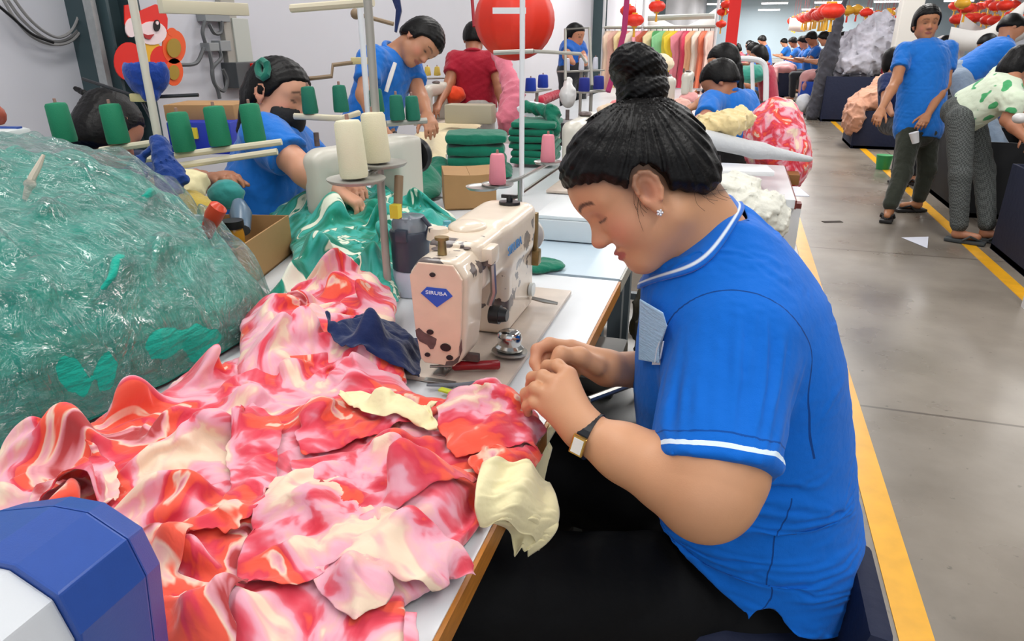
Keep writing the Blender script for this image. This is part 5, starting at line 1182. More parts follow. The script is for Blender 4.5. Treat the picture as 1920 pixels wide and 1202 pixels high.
# ponytail girl and the blue back beside the cream bundle
person('woman with long black ponytail bent over a machine behind the boy in blue', D(1357, 113, 4.9), im(-.80, -.38, -.2), im(-.25, .95, 0), D(1345, 160, 4.9), D(1372, 158, 5.15), D(1322, 190, 4.9), D(1340, 185, 5.2), D(1300, 200, 4.9), D(1310, 195, 5.1), D(1385, 245, 5.1), shirt='#23355c', hair='back', h=.009, tail=[D(1372, 105, 4.9), D(1384, 125, 4.85), D(1388, 150, 4.85), D(1388, 178, 4.85)], skin='#c68a68')
person('short haired worker in bright blue shirt, back to camera, right of the hair bun', D(1349, 150, 4.2), im(-.72, -.45, -.45), im(-.2, .93, .1), D(1334, 192, 4.15), D(1398, 190, 4.35), D(1322, 225, 4.0), D(1425, 245, 4.25), D(1300, 232, 3.9), D(1430, 268, 4.05), D(1385, 262, 4.35), shirt='#1772cf', hair='short', h=.0085, skin='#b97c5c', faced=False, sleeve=.8)
# standing man in the lane
person('man in blue polo and dark trousers standing in the lane holding a paper cup', D(1737, 41, 5.68), im(-.22, -.35, .9), im(-.02, .93, .36), D(1779, 92, 5.75), D(1695, 96, 5.68), D(1772, 158, 5.72), D(1681, 150, 5.6), D(1739, 216, 5.55), D(1652, 206, 5.45), D(1722, 238, 5.78), legs=((D(1738, 250, 5.82), D(1738, 318, 5.9), (1.60, 6.72, .10), nrm((-.9, -.3, 0))), (D(1705, 250, 5.74), D(1692, 325, 5.72), (1.31, 6.34, .10), nrm((-.25, -.95, 0)))), shirt='#1670cc', trousers='#34382f', hair='short', h=.0068, skin='#b57a55', hands={'L': (0, .4, -.3), 'R': (0, .2, -.9)}, waist=.18, hem=.10, torso_r=.20, hs=1.12)
cup = tag(B().lathe([(.001, 0), (.026, 0), (.036, .085), (.001, .086)], D(1717, 268, 5.50), 14, RY(radians(-20))).obj('paper_cup', mat('cup_white', '#e8e8ea', .5)), 'small white paper cup held low in the hand of the man standing in the lane', 'cup')
# bending woman with leaf print shirt
M_leaf = pattern_mat('leaf_print', [(0, '#dbe8cd'), (.60, '#dfead2'), (.62, '#4fae6f'), (1, '#3f9e62')], scale=11, rough=.8, detail=1, distort=0.2, bump=.2)
def check_mat():
    m = bpy.data.materials.new('grey_check'); m.use_nodes = True; nt = m.node_tree; b = nt.nodes['Principled BSDF']; tc = nt.nodes.new('ShaderNodeTexCoord'); c = nt.nodes.new('ShaderNodeTexChecker'); c.inputs['Scale'].default_value = 90
    c.inputs['Color1'].default_value = lin('#3c3f3e'); c.inputs['Color2'].default_value = lin('#5d615f'); nt.links.new(tc.outputs['Object'], c.inputs['Vector']); nt.links.new(c.outputs['Color'], b.inputs['Base Color']); b.inputs['Roughness'].default_value = .85; return m
person('woman in pale green leaf print shirt and grey check trousers bending over a bin', D(1912, 118, 4.9), im(.75, -.6, -.2), im(.65, .7, .1), D(1878, 140, 5.0), D(1905, 190, 4.75), D(1905, 200, 5.1), D(1888, 225, 4.8), D(1925, 250, 5.0), D(1925, 262, 4.7), D(1818, 205, 5.12), legs=((D(1822, 225, 5.3), D(1845, 320, 5.2), (1.86, 5.80, .10), nrm((.8, -.5, 0))), (D(1800, 225, 5.05), D(1800, 330, 5.05), (1.66, 5.72, .10), nrm((.9, -.4, 0)))), trousers='#4a4d4c', shirt_m=M_leaf, tr_m=check_mat(), hair='long', h=.0085, skin='#b97c5c', faced=False, hem=.04, shoes='#3a3f41', collar=False, torso_r=.17, waist=.16)
person('worker in blue shirt and pale jeans bent low behind the leaf print woman', D(1897, 52, 6.2), im(.7, -.7, 0), im(.7, .7, 0), D(1880, 80, 6.3), D(1885, 95, 6.1), D(1895, 130, 6.2), D(1905, 135, 6.1), D(1900, 170, 6.2), D(1915, 165, 6.1), D(1812, 135, 6.3), legs=((D(1812, 150, 6.3), (2.25, 7.2, .5), (2.25, 7.25, .1), A(1, 0, 0)), (D(1800, 150, 6.2), (2.1, 7.1, .5), (2.1, 7.1, .1), A(1, 0, 0))), shirt='#1772cf', trousers='#8d9db0', hair='short', h=.011, faced=False, hand_on=False)
person('woman with long black hair partly hidden behind the standing man', D(1676, 110, 7.2), im(.4, -.2, .8), im(0, .95, .3), D(1692, 150, 7.2), D(1662, 150, 7.2), D(1700, 185, 7.1), D(1660, 190, 7.1), D(1690, 215, 7.0), D(1672, 215, 7.0), D(1680, 225, 7.3), shirt='#1b2b5a', hair='long', h=.011, skin='#c68a68', hand_on=False)
# ------------------------------------------------------------------ far rows of workers: one seated figure copied
def seated(label, shirt, hair, skin):
    O = (0.02, 0, 1.2); t, f_ = person(label, O, (.8, 0, -.5), (.4, 0, .9), (-.1, .19, .98), (-.1, -.19, .98), (.02, .26, .78), (.02, -.26, .78), (.26, .18, .82), (.26, -.18, .82), (-.22, 0, .52), legs=(((-.15, .1, .50), (.25, .12, .5), (.22, .12, .1), A(1, 0, 0)), ((-.15, -.1, .50), (.25, -.12, .5), (.22, -.12, .1), A(1, 0, 0))), shirt=shirt, hair=hair, skin=skin, h=.017, hand_on=False, faced=False); return t
print('mid people', time.time()-T0)
far_src = [seated('x', '#1d6cc4', 'back', '#c68a68'), seated('x', '#1a5db0', 'short', '#a86c4c'), seated('x', '#a33246', 'long', '#c68a68')]
M_fbin = M_navy
FARP = []; PXP = [(1535, 14), (1505, 15.2), (1484, 16.4), (1472, 18), (1458, 20.5), (1446, 24.5), (1430, 22), (1412, 28), (1385, 20), (1373, 18), (1518, 17.2), (1494, 19.2)]
rs = random.Random(5)
rows = [(2.25, 15.9, pi*.9), (2.7, 22.5, pi*.95), (2.8, 24.8, pi*1.1), (2.3, 17.6, pi), (2.6, 16.6, pi*.95), (2.3, 19.6, pi), (2.5, 21.6, pi), (2.3, 23.6, pi), (2.4, 26.0, pi), (2.4, 29.0, pi), (2.4, 32.0, pi), (2.5, 36, pi),
        (.25, 11.0, pi), (.2, 13.0, pi*.9), (.25, 15.2, pi), (.22, 17.5, pi), (.22, 20.0, pi), (.22, 23.0, pi), (.22, 26.0, pi), (.22, 30.0, pi), (3.3, 12.0, pi), (3.5, 15.3, 0), (5.4, 14.8, 0), (3.2, 20.5, pi), (4.6, 16.1, 0), (7.4, 12.2, pi)]
KIND = ['dark haired', 'short haired', 'long haired']
rows = [q_ for q_ in rows if not (1 < q_[0] < 3 and q_[1] < 27)]+[(float(D(px_, 76, d_)[0])+(.45 if px_ > 1440 else 0), float(D(px_, 76, d_)[1]), pi*.97) for px_, d_ in PXP]
for i, (x, y, a) in enumerate(rows):
    k = 2 if i in (3, 9, 14, 25, 28) else i % 2; s = far_src[k]
    side = 'right of the lane' if x > .6 else 'left of the lane'
    ORD = ('nearest', 'second nearest', 'third nearest', 'fourth nearest', 'fifth nearest', 'sixth nearest', 'seventh nearest', 'eighth nearest', 'ninth nearest', 'tenth nearest', 'eleventh nearest', 'twelfth nearest', 'thirteenth nearest', 'fourteenth nearest', 'fifteenth nearest', 'sixteenth nearest', 'seventeenth nearest', 'eighteenth nearest')
    grp_ = [q_ for q_ in rows if ('R' if q_[0] > 3 else ('r' if q_[0] > .6 else 'l')) == ('R' if x > 3 else ('r' if x > .6 else 'l'))]; rank = sorted(q_[1] for q_ in grp_).index(y)
    lab = f'worker in {"red" if k == 2 else "blue"} shirt, {ORD[min(rank, 17)]} {"in the far row "+side if x <= 3 else "of the row by the cream column"}'
    o = dup(s, (x, y, 0), a+rs.uniform(-.25, .25), lab, scale=(1.14 if x > .4 else 1.0)+rs.uniform(-.04, .06)); o['group'] = 'distant seated workers '+side+(' in red' if k == 2 else ' in blue')
for s in far_src:
    for c in kids(s): bpy.data.objects.remove(c)
    bpy.data.objects.remove(s)
print('people done', time.time()-T0)
# ================================================================== spools, stands and boxes of the middle ground
def cone_mat(c): return mat('thread_'+c[1:], c, .7, bump=.5, bscale=220, stretch=(1, 1, 6), bdist=.003)
def cone(label, loc, color, h=.115, r0=.030, r1=.022, group=None, tilt=0):
    t = thing('thread_cone', label, 'thread cone', loc, 0, group)
    B().lathe([(.004, .004), (r0*.93, .002), (r0, .010), ((r0+r1)/2*1.01, h*.5), (r1, h-.008), (r1*.86, h-.002), (.006, h)], n=24).obj('thread', cone_mat(color), t)
    B().lathe([(.004, 0), (.007, 0), (.004, h+.010), (.002, h+.011)], n=10).obj('cone_core', mat('cone_core_brown', '#9a7468'), t)
    if tilt: t.rotation_euler = (0, radians(tilt), 0)
    return t
def plate(b, c, r): b.lathe([(.002, -.003), (r*.9, -.003), (r, .003), (r, .005), (r*.85, .001), (.002, .001)], c, 24)
GC = '#0c7f58'
# left stand with blue cup
bz = D(297, 262, 1.95); base = A(bz[0], bz[1], .80)
t = thing('thread_stand', 'white thread stand with blue cloth pouch tied on its pole, left side', 'thread stand', (0, 0, 0))
b = B(); b.tube([base, A(base[0], base[1], 1.62)], .011, 10); b.obj('pole', mat('cream_pole', '#dcd4c4', .4), t)
j = D(262, 183, 1.95); M_rod = mat('dark_rod', '#26262a', .4)
B().tube([D(155, 148, 1.98), j, D(372, 178, 1.95)], .005).tube([j, D(290, 235, 1.93)], .004).obj('guide_arm', M_rod, t)
B().box(j, (.05, .025, .022), bev=.004).obj('clamp', mat('cream_clamp', '#d6c48e', .5), t)
for (p, q) in (((188, 282), (300, 266)), ((262, 300), (528, 266)), ((300, 316), (520, 284))):
    B().tube([D(*p, 1.93), D(*q, 1.93)], .009, 8).obj('tray_bar', mat('cream_bar', '#d9cfb4', .5), t)
def heap_sdf(name, label, prims, h, m, seed, cat='cloth', amp=.012, freq=50, lo=None, hi=None, group=None, parent=None):
    w_ = wrinkle(seed, freq, amp*2.4, 5); w2_ = wrinkle(seed+3, freq*2.2, amp, 4)
    o = sculpt(name, prims+[fieldop(lambda x, y, z: -w_(x, y, z)-w2_(x, y, z), op='add')], h, m, parent, lo, hi)
    return tag(o, label, cat, group) if label else o
M_bluec = cloth_mat('blue_pouch', '#1a3f96', bscale=30)
c_ = D(274, 136, 1.93)
heap_sdf('cloth_pouch', 'blue cloth pouch hung high on the left white stand pole', [cut(el(c_, (.064, .055, .064)), (c_+A(0, 0, .028), (0, 0, 1))), el(c_+A(.02, -.02, -.06), (.024, .024, .020), k=.01), el(c_+A(0, 0, .034), (.054, .046, .03), k=0, op='s')], .004, M_bluec, 3, 'pouch', amp=.003, freq=70)
c_ = D(305, 310, 1.80)
heap_sdf('blue_cloth', 'dark blue cloth strip knotted round the left stand above the sack', [rc(D(300, 270, 1.8), D(318, 355, 1.78), .024, .036, k=.02), rc(D(295, 272, 1.82), D(262, 300, 1.82), .012, .012, k=.01), rc(D(262, 300, 1.82), D(275, 325, 1.8), .010, k=.01), rc(D(310, 285, 1.8), D(348, 338, 1.78), .012, .012, k=.01)], .0045, cloth_mat('dark_blue_cloth', '#173a80', bscale=40), 4, 'cloth', amp=.006, freq=90)
for i, (x, y, s_) in enumerate(((125, 268, 1.93), (224, 270, 1.93), (348, 285, 1.93), (415, 274, 1.93), (480, 268, 1.97))):
    cone(('green thread cone at the far left, beside the dark head', 'green thread cone in front of the dark haired worker', 'green thread cone just right of the white stand pole', 'green thread cone in the middle of the tray before the blue crate', 'green thread cone nearest the masked woman shoulder')[i], D(x, y, s_), GC, h=.108, r0=.0300, r1=.0275, group='green thread cones on the left stand', tilt=-4)
# near stand of this workplace
px_, py_ = -.755, 1.425
t = thing('thread_stand', 'grey steel thread stand rising behind the flask with two cream cones', 'thread stand', (0, 0, 0))
B().tube([(px_, py_, .80), (px_, py_, 1.66)], .0095, 12).obj('pole', M_greyrod, t)
B().tube([(px_, py_, .80), (px_, py_, .815)], .03, 16).obj('foot', M_greyrod, t)
pz = D(702, 345, 1.5)[2]
b = B(); plate(b, D(668, 338, 1.47), .062); b.obj('spool_plate', M_greyrod, t)
b = B(); plate(b, D(712, 308, 1.56), .062); b.obj('spool_plate', M_greyrod, t)
B().tube([D(668, 338, 1.47)-A(0, 0, .004), A(px_, py_, D(690, 325, 1.5)[2]), D(712, 308, 1.56)-A(0, 0, .004)], .006).obj('plate_arm', M_greyrod, t)
B().tube([D(745, 410, 1.57), D(748, 330, 1.57)], .0105, 10).obj('pole_sleeve', mat('brown_sleeve', '#8a7358', .5), t)
B().box(D(742, 396, 1.555), (.02, .02, .03)).obj('yellow_tape', mat('yellow_tape', '#e4cf3a', .5), t)
B().tube([D(546, 16, 1.55), D(700, 4, 1.5)], .009, 8).obj('thread_guide_bar', mat('cream_bar', '#d9cfb4'), t)
cone('cream thread cone nearer of the two beside the grey pole, in front', D(665, 334, 1.47), '#ece5c4', h=.120, r0=.0300, r1=.0275, group='cream thread cones on the grey stand', tilt=-3)
cone('cream thread cone further of the two, touching the grey pole', D(709, 305, 1.56), '#ece2c0', h=.110, r0=.029, r1=.0265, group='cream thread cones on the grey stand', tilt=-3)
# masked woman's stand and cones
bp = D(690, 215, 2.35)
t = thing('thread_stand', 'white thread stand with bent brown arm between the masked woman and the leaning man', 'thread stand', (0, 0, 0))
B().tube([A(bp[0], bp[1], .8), A(bp[0], bp[1], 1.52)], .010, 10).obj('pole', M_white, t)
B().tube([D(575, 148, 2.32), D(622, 143, 2.32), D(624, 122, 2.32), D(672, 116, 2.35)], .007).obj('bent_arm', mat('brown_sleeve', '#8a7358'), t)
B().box(D(680, 114, 2.34), (.075, .03, .022), bev=.004).obj('clamp', mat('cream_clamp', '#d6c48e'), t)
B().ball(D(667, 26, 2.34), .018, 12).tube([D(667, 26, 2.34), D(738, 45, 2.34)], .007).obj('upper_arm', mat('brown_sleeve', '#8a7358'), t)
B().tube([D(552, 218, 2.22), D(640, 222, 2.2), D(672, 212, 2.3)], .010).obj('tray_bar', mat('cream_bar', '#d9cfb4'), t)
B().tube([D(725, 232, 2.3), D(800, 226, 2.35)], .010).obj('tray_bar', M_greyrod, t)
for i, (x, y, d_, hh_) in enumerate(((583, 214, 2.22, .085), (641, 211, 2.24, .085), (708, 212, 2.36, .08), (746, 226, 2.3, .082), (775, 226, 2.33, .080))):
    cone(('green thread cone touching the black face mask', 'green thread cone left of the thin white pole', 'green thread cone half hidden between the two poles', 'green thread cone right of the grey pole', 'green thread cone nearest the hand of the leaning man')[i], D(x, y, d_), '#0b6f56', h=hh_, r0=.025, r1=.021, group='green thread cones in the middle', tilt=-2)
# pink cones on their wire stand
t = thing('thread_stand', 'wire thread stand with two round plates holding pink cones', 'thread stand', (0, 0, 0))
b = B(); plate(b, D(933, 347, 2.15), .050); b.obj('spool_plate', M_steel, t)
b = B(); plate(b, D(905, 352, 2.12), .052); b.obj('spool_plate', M_steel, t)
b = B(); plate(b, D(1027, 305, 2.5), .050); b.obj('spool_plate', M_steel, t)
q = D(977, 320, 2.55)
B().tube([D(905, 355, 2.12), D(975, 335, 2.25), D(1027, 308, 2.5)], .006).tube([D(975, 335, 2.25), A(*D(975, 335, 2.25)[:2], .8)], .008).obj('wire_arm', M_steel, t)
cone('pink thread cone over the open carton', D(933, 347, 2.15)+A(0, 0, .002), '#ee8f9c', h=.095, r0=.027, r1=.022, group='pink thread cones')
cone('pink thread cone close to the sewing woman hair', D(1027, 305, 2.5)+A(0, 0, .002), '#ee8f9c', h=.098, r0=.027, r1=.022, group='pink thread cones')
# tall white tube frame
t = thing('tube_frame', 'tall white tubular frame with crossbars rising left of the hair bun', 'frame', (0, 0, 0))
fb = D(978, 318, 2.75)
B().tube([A(fb[0], fb[1], .80), A(fb[0], fb[1], 1.65)], .010, 12).obj('pole', M_white, t)
B().tube([D(1000, 96, 2.75), D(925, 99, 2.75)], .009).tube([D(1000, 96, 2.75), D(1088, 101, 2.9), D(1100, 118, 2.9)], .007).obj('crossbar', M_greyrod, t)
B().box(D(955, 20, 2.7), (.13, .015, .022), RZ(YAW)).obj('top_bar', M_white, t)
B().tube([D(1060, 150, 4.1), D(1060, 55, 4.1), D(1105, 52, 4.1), D(1110, 160, 4.1)], .009).obj('rear_hoop', M_greyrod, t)
# cartons
M_card = mat('brown_cardboard', '#ad8455', .75, var=.10, vscale=12); M_cardin = mat('cardboard_inside', '#8d6a42', .8)
def carton(label, c, size, rz, z0=.802, thick=.005, flaps=()):
    t = thing('cardboard_box', label, 'box', (c[0], c[1], z0), rz)
    w, l, h_ = size
    B().box((0, 0, thick/2), (w, l, thick)).obj('base', M_cardin, t, smooth=False)
    for sx in (-1, 1): B().box((sx*(w/2-thick/2), 0, h_/2), (thick, l, h_)).obj('side_panel', M_card, t, smooth=False)
    for sy in (-1, 1): B().box((0, sy*(l/2-thick/2), h_/2), (w-2*thick, thick, h_)).obj('end_panel', M_card, t, smooth=False)
    for (sx, sy, ang) in flaps:
        if sx: B().box((sx*.04*1, 0, 0), (.08, l*.96, .003)).obj('flap', M_card, t, smooth=False, loc=(sx*w/2, 0, h_)).rotation_euler = (0, ang*sx, 0)
        else: B().box((0, sy*.04, 0), (w*.94, .08, .003)).obj('flap', M_card, t, smooth=False, loc=(0, sy*l/2, h_)).rotation_euler = (-ang*sy, 0, 0)
    return t

RD = radians(14)
cdx, cdy = A(cos(RD), sin(RD), 0), A(-sin(RD), cos(RD), 0)
cc = A(-1.109, 1.343, 0)+cdy*.176-cdx*.115
carton('open brown carton full of jars and tools between the teal sack and the green heap', cc, (.23, .352, .112), RD)
def inbox(u_, v_, z_): return A(*(cc+cdx*u_+cdy*v_)[:2], z_)
t = thing('jar', 'honey coloured jar with black lid standing in the carton', 'jar', inbox(.02, .02, .83)); 
B().lathe([(.001, 0), (.026, 0), (.027, .07), (.024, .085), (.001, .086)], n=20).obj('glass', mat('amber_jar', '#c08a2c', .15, coat=.5), t)
B().lathe([(.001, .086), (.029, .086), (.029, .106), (.001, .107)], n=20).obj('lid', M_black, t)
t = thing('screwdriver', 'large orange red tool handle sticking out of the carton', 'tool', (0, 0, 0))
B().tube([D(384, 448, 1.62), D(392, 425, 1.60), D(402, 402, 1.58), D(410, 388, 1.57), D(414, 383, 1.57)], [.014, .016, .021, .020, .010], 12).obj('handle', mat('orange_red_plastic', '#cf4224', .35), t)
B().tube([D(388, 440, 1.61), D(378, 462, 1.62), D(372, 500, 1.63)], [.013, .012, .008], 10).obj('grip_end', M_black, t)
tag(B().box(inbox(-.01, -.10, .885), (.06, .05, .05), RZ(.4), bev=.015).obj('pink_pouch', cloth_mat('pink_pouch', '#e0607c')), 'small pink cloth pouch in the carton corner beside the orange tool', 'pouch')
tag(B().cyl(inbox(.045, -.075, .85), inbox(.045, -.075, .925), .012).obj('maroon_tube', mat('maroon_plastic', '#7a1f33', .4)), 'maroon tube standing in the carton left of the jar', 'tube')
tag(B().tube([inbox(.03, .05, .90), inbox(.01, .10, .935), inbox(-.01, .14, .955)], [.022, .030, .018], 12).obj('grey_bottle', mat('blue_grey_plastic', '#5c7286', .3)), 'blue grey bottle lying in the carton right of the jar', 'bottle')
M_khaki = cloth_mat('khaki_cloth', '#b49a3f', bscale=25)
t = heap_sdf('khaki_pouch', 'khaki yellow pouch slumped behind the orange tool handle', [el(D(368, 405, 1.78), (.065, .05, .055)), el(D(352, 385, 1.82), (.055, .05, .04), k=.03)], .006, M_khaki, 8, 'pouch', amp=.006)
tag(B().box(D(368, 408, 1.715), (.085, .012, .014), RZ(.2), bev=.003).obj('paper_label', mat('label_white', '#dfe1e6', .6)), 'white paper strip lying across the khaki pouch', 'paper')
heap_sdf('cream_cloth', 'small cream cloth wad left of the reaching arm above the khaki pouch', [el(D(352, 345, 1.92), (.055, .06, .045)), el(D(330, 372, 1.9), (.05, .05, .04), k=.03)], .006, M_creamcloth, 9, amp=.008)
heap_sdf('teal_scrap', 'round teal cloth wad under the reaching hand', [el(D(424, 365, 2.05), (.055, .05, .045))], .006, cloth_mat('teal_scrap', '#3f9f9a'), 10, amp=.006)
# green patterned heap behind the carton
GRN = [(0, '#dfe5cf'), (.345, '#e6e9d6'), (.36, '#1b8f78'), (.40, '#0c7a62'), (.45, '#0f8168'), (.50, '#2fa293'), (.55, '#45aca0'), (.58, '#158a70'), (.595, '#dfe5cf'), (.64, '#e6e9d6'), (.655, '#0e7f66'), (1, '#0a6b55')]
M_greenp = pattern_mat('green_print', GRN, scale=6.5, detail=2.5, distort=1.2, bump=.2, bscale=25)
GH = [(470, 560), (520, 520), (548, 480), (552, 440), (520, 415), (480, 400), (500, 380), (540, 378), (600, 362), (650, 360), (700, 362), (735, 372), (790, 388), (860, 395), (850, 410), (800, 430), (790, 470), (748, 500), (742, 535), (690, 520), (640, 510), (600, 520), (560, 540)]
sheet('green_print_cloth', GH, dome(.803, .095, px_poly(GH, .86), .14, 14, .5, 9), M_greenp, 'big tangled heap of emerald and teal printed cloth with white blots behind the carton', s=1.5, amp=.045, step=.0115, seed=51, freq=30, zref=.86, stiff=.01)
M_green = cloth_mat('emerald_cloth', '#0b7358', bump=.4, bscale=16, var=.2, vscale=8)
GP = [(755, 350), (775, 320), (800, 308), (850, 300), (900, 300), (960, 300), (960, 318), (920, 325), (870, 322), (828, 325), (826, 355), (790, 362)]
sheet('emerald_cloth', GP, dome(.803, .055, px_poly(GP, .84), .12, 15, .4, 8), M_green, 'crumpled emerald cloth spread left of the second carton', s=1.22, amp=.025, step=.016, seed=52, freq=18, zref=.84, thick=.002)
# folded emerald garments
def folded(label, c, w, l, n, rz, m, lift=.022, group=None, jit=.008):
    t = thing('folded_garment', label, 'garment', c, rz, group); r_ = random.Random(int(c[0]*1000) & 255)
    for i in range(n):
        b = B(); z = .8*0+lift*(i+.5); b.box((r_.uniform(-jit, jit), r_.uniform(-jit, jit), z), (w-r_.uniform(0, .02), l-r_.uniform(0, .02), lift*1.02), bev=lift*.45)
        o = b.obj('folded_layer', m, t)
        o.data.update()
        md = o.modifiers.new('s', 'SUBSURF'); md.levels = 0; md.render_levels = 2
        tx = bpy.data.textures.get('cl') or bpy.data.textures.new('cl', 'CLOUDS'); tx.noise_scale = .09
        dm = o.modifiers.new('d', 'DISPLACE'); dm.texture = tx; dm.strength = .022; dm.texture_coords = 'GLOBAL'
    return t
folded('upper stack of folded emerald garments, left one, behind the second carton', D(895, 300, 3.15)-A(0, 0, .02), .28, .25, 3, .35, M_green, .050)
folded('taller stack of folded emerald garments right of the white frame pole', D(1005, 290, 3.5)-A(0, 0, .03), .24, .28, 6, .1, M_green, .034)
heap_sdf('emerald_cloth', 'emerald cloth flung over the taller green stack', [rc(D(985, 200, 3.5), D(1035, 210, 3.4), .03, .035), rc(D(1035, 210, 3.4), D(1042, 245, 3.35), .035, .03, k=.03)], .010, M_green, 12, 'cloth', amp=.012)
heap_sdf('white_cloth', 'white cloth tucked between the green stack and the red bag', [el(D(1000, 205, 3.7), (.09, .08, .04))], .010, cloth_mat('white_cloth', '#dfe0e4'), 13, amp=.010)
t = carton('small closed brown carton on the white table beyond the flask', (-.935, 2.46), (.19, .21, .125), radians(25))
for sx in (-1, 1): B().box((sx*-.0475, 0, 0), (.094, .206, .003)).obj('flap', M_card, t, smooth=False, loc=(sx*.095, 0, .127)).rotation_euler = (0, sx*-.05, 0)
# flask
t = thing('flask', 'dark grey drinking flask with clear lid between green cloth and the machine', 'flask', Z(775, 548, .802))
B().lathe([(.001, 0), (.044, 0), (.046, .01), (.046, .06), (.042, .065)], n=28).obj('white_sleeve', mat('lilac_white', '#c7cbdc', .4), t)
B().lathe([(.042, .062), (.046, .066), (.047, .13), (.050, .155), (.047, .16), (.001, .161)], n=28).obj('body', mat('slate_plastic', '#3d4453', .35), t)
B().lathe([(.001, .160), (.043, .160), (.043, .178), (.036, .192), (.001, .193)], n=28).obj('lid', mat('smoky_clear', '#868f99', .12, coat=.6), t)
B().tube([(.048, -.01, .15), (.056, -.01, .175), (.04, -.012, .195)], .006).box((0, -.046, .155), (.03, .014, .03), bev=.004).obj('latch', mat('slate_plastic', '#3d4453'), t)
tag(B().lathe([(.001, 0), (.022, 0), (.024, .05), (.018, .075), (.012, .08), (.012, .09), (.001, .091)], Z(840, 470, .802), 18).obj('plastic_bottle', mat('teal_bottle', '#5fa9b5', .15, coat=.5)), 'small teal plastic bottle behind the machine arm', 'bottle')
# sewing machines further back (one built, copied)
def small_machine(label):
    t = thing('sewing_machine', label, 'sewing machine', (0, 0, 0), 0)
    B().box((0, 0, .006), (.18, .5, .012), bev=.004).obj('bed', M_bed, t)
    MC = mat('grey_cream_enamel', '#cfcabd', .35)
    g_ = [rbox((0, .19, .14), (.10, .13, .27), .02), rbox((0, 0, .235), (.085, .42, .085), .03, k=.03), rbox((0, -.19, .17), (.075, .09, .20), .03, k=.02)]
    sculpt('arm', g_, .008, MC, t, smooth_it=2)
    B().lathe([(.001, -.012), (.055, -.012), (.062, 0), (.055, .014), (.001, .016)], (0, .28, .20), R=RX(radians(-90)), n=24).obj('handwheel', M_black, t)
    B().cyl((0, -.19, .08), (0, -.19, .015), .004).obj('needle_bar', M_steel, t)
    B().cyl((-.03, -.16, .28), (-.03, -.16, .32), .008).ball((.0, .05, .285), (.03, .04, .012), 12).obj('top_fittings', M_chip, t)
    return t
m2 = small_machine('grey cream sewing machine in front of the masked woman hands')
q = Z(668, 436, .803); m2.location = (q[0], q[1]+.08, .803); m2.rotation_euler = (0, 0, radians(-14))
q = Z(1030, 372, .803)
m3 = dup(m2, (q[0]+.05, q[1]+.35, .803), 0, 'sewing machine half hidden left of the woman forehead'); 
t = thing('plastic_case', 'white oblong plastic case on the pale blue table beside the woman nose', 'case', (0, 0, 0))
q = Z(1062, 452, .803); B().box((q[0]-.005, q[1]+.14, .803+.033), (.20, .30, .066), bev=.008).obj('case_body', mat('case_white', '#cfd5d8', .35), t)
B().box((q[0]-.005, q[1]+.14, .803+.072), (.19, .29, .012), bev=.004).obj('case_lid', mat('case_lid', '#dfe3e4', .35), t)
heap_sdf('green_scrap', 'green printed scrap lying right of the machine pillar', [el(Z(1030, 497, .81), (.045, .045, .012)), el(Z(1010, 500, .812), (.03, .05, .014), k=.02)], .004, M_green, 17, amp=.004)
B_ = tag(B().box(D(882, 213, 4.6), (.32, .14, .12), RZ(.1), bev=.012).obj('grey_case', mat('beige_case', '#b5ac93', .5)), 'beige machine housing on the bench in front of the man in dark red', 'machine')
CT = [(748, 300), (770, 262), (800, 240), (860, 232), (905, 232), (880, 250), (840, 262), (836, 296), (790, 312)]
sheet('cream_cloth', CT, dome(.803, .03, px_poly(CT, .82), .2, 16, .5, 5), cloth_mat('pale_cream_cloth', '#ead9ae', bscale=12), 'spread cream cloth being worked by the leaning man', s=1.2, amp=.03, step=.03, seed=55, freq=9, zref=.82)
simple = cloth_mat('pink_drape', '#e57f93', bscale=12)
t = heap_sdf('pink_cloth', 'long pink cloth hanging beside the man in dark red under the red lantern', [rc(D(935, 95, 5.2), D(962, 170, 5.0), .07, .08, flat=(A(0, 1, 0), 2.5)), rc(D(962, 170, 5.0), D(958, 225, 4.9), .08, .11, k=.04)], .014, simple, 19, amp=.02, freq=30)
# ------------------------------------------------------------------ right-hand bench beyond the woman
table('white bench end with red brown edge right of the woman neck', TX+.004, .27, 2.9, 3.75, edge=M_rededge)
t = thing('sleeve_board', 'long pale grey padded ironing board pointing right behind the woman head', 'board', (0, 0, 0))
g_ = [rc(D(1300, 255, 3.1), D(1420, 282, 3.1), .065, .055, flat=(A(0, 0, 1), 1.6)), rc(D(1420, 282, 3.1), D(1515, 298, 3.1), .055, .022, k=.03, flat=(A(0, 0, 1), 1.6))]
sculpt('padded_top', g_, .007, cloth_mat('board_cover', '#c6c7c9', bscale=20), t)
B().tube([D(1345, 292, 3.1), D(1350, 340, 3.1)], .014).obj('bracket', M_black, t)
heap_sdf('cream_bundle', 'crumpled cream fabric bundle on the grey padded board', [el(D(1355, 232, 3.15), (.11, .10, .058)), el(D(1385, 222, 3.2), (.075, .09, .055), k=.02), el(D(1315, 238, 3.15), (.07, .09, .045), k=.03)], .0065, cloth_mat('cream_bundle', '#e6cf9a', bscale=22), 21, 'fabric', amp=.016, freq=42)
heap_sdf('floral_sack', 'pink and cream floral sack bulging beside the lane right of the blue worker', [el(D(1450, 262, 3.75), (.16, .26, .22)), el(D(1485, 300, 3.7), (.10, .20, .16), k=.06)], .012, pattern_mat('floral_sack', FLO, scale=9, bump=.3), 22, 'sack', amp=.016, freq=30)
B_ = tag(B().box(D(1465, 330, 3.55), (.16, .2, .05), bev=.004).obj('brown_tray', mat('brown_board', '#8a5a2a', .6)), 'brown board under the floral sack', 'board')
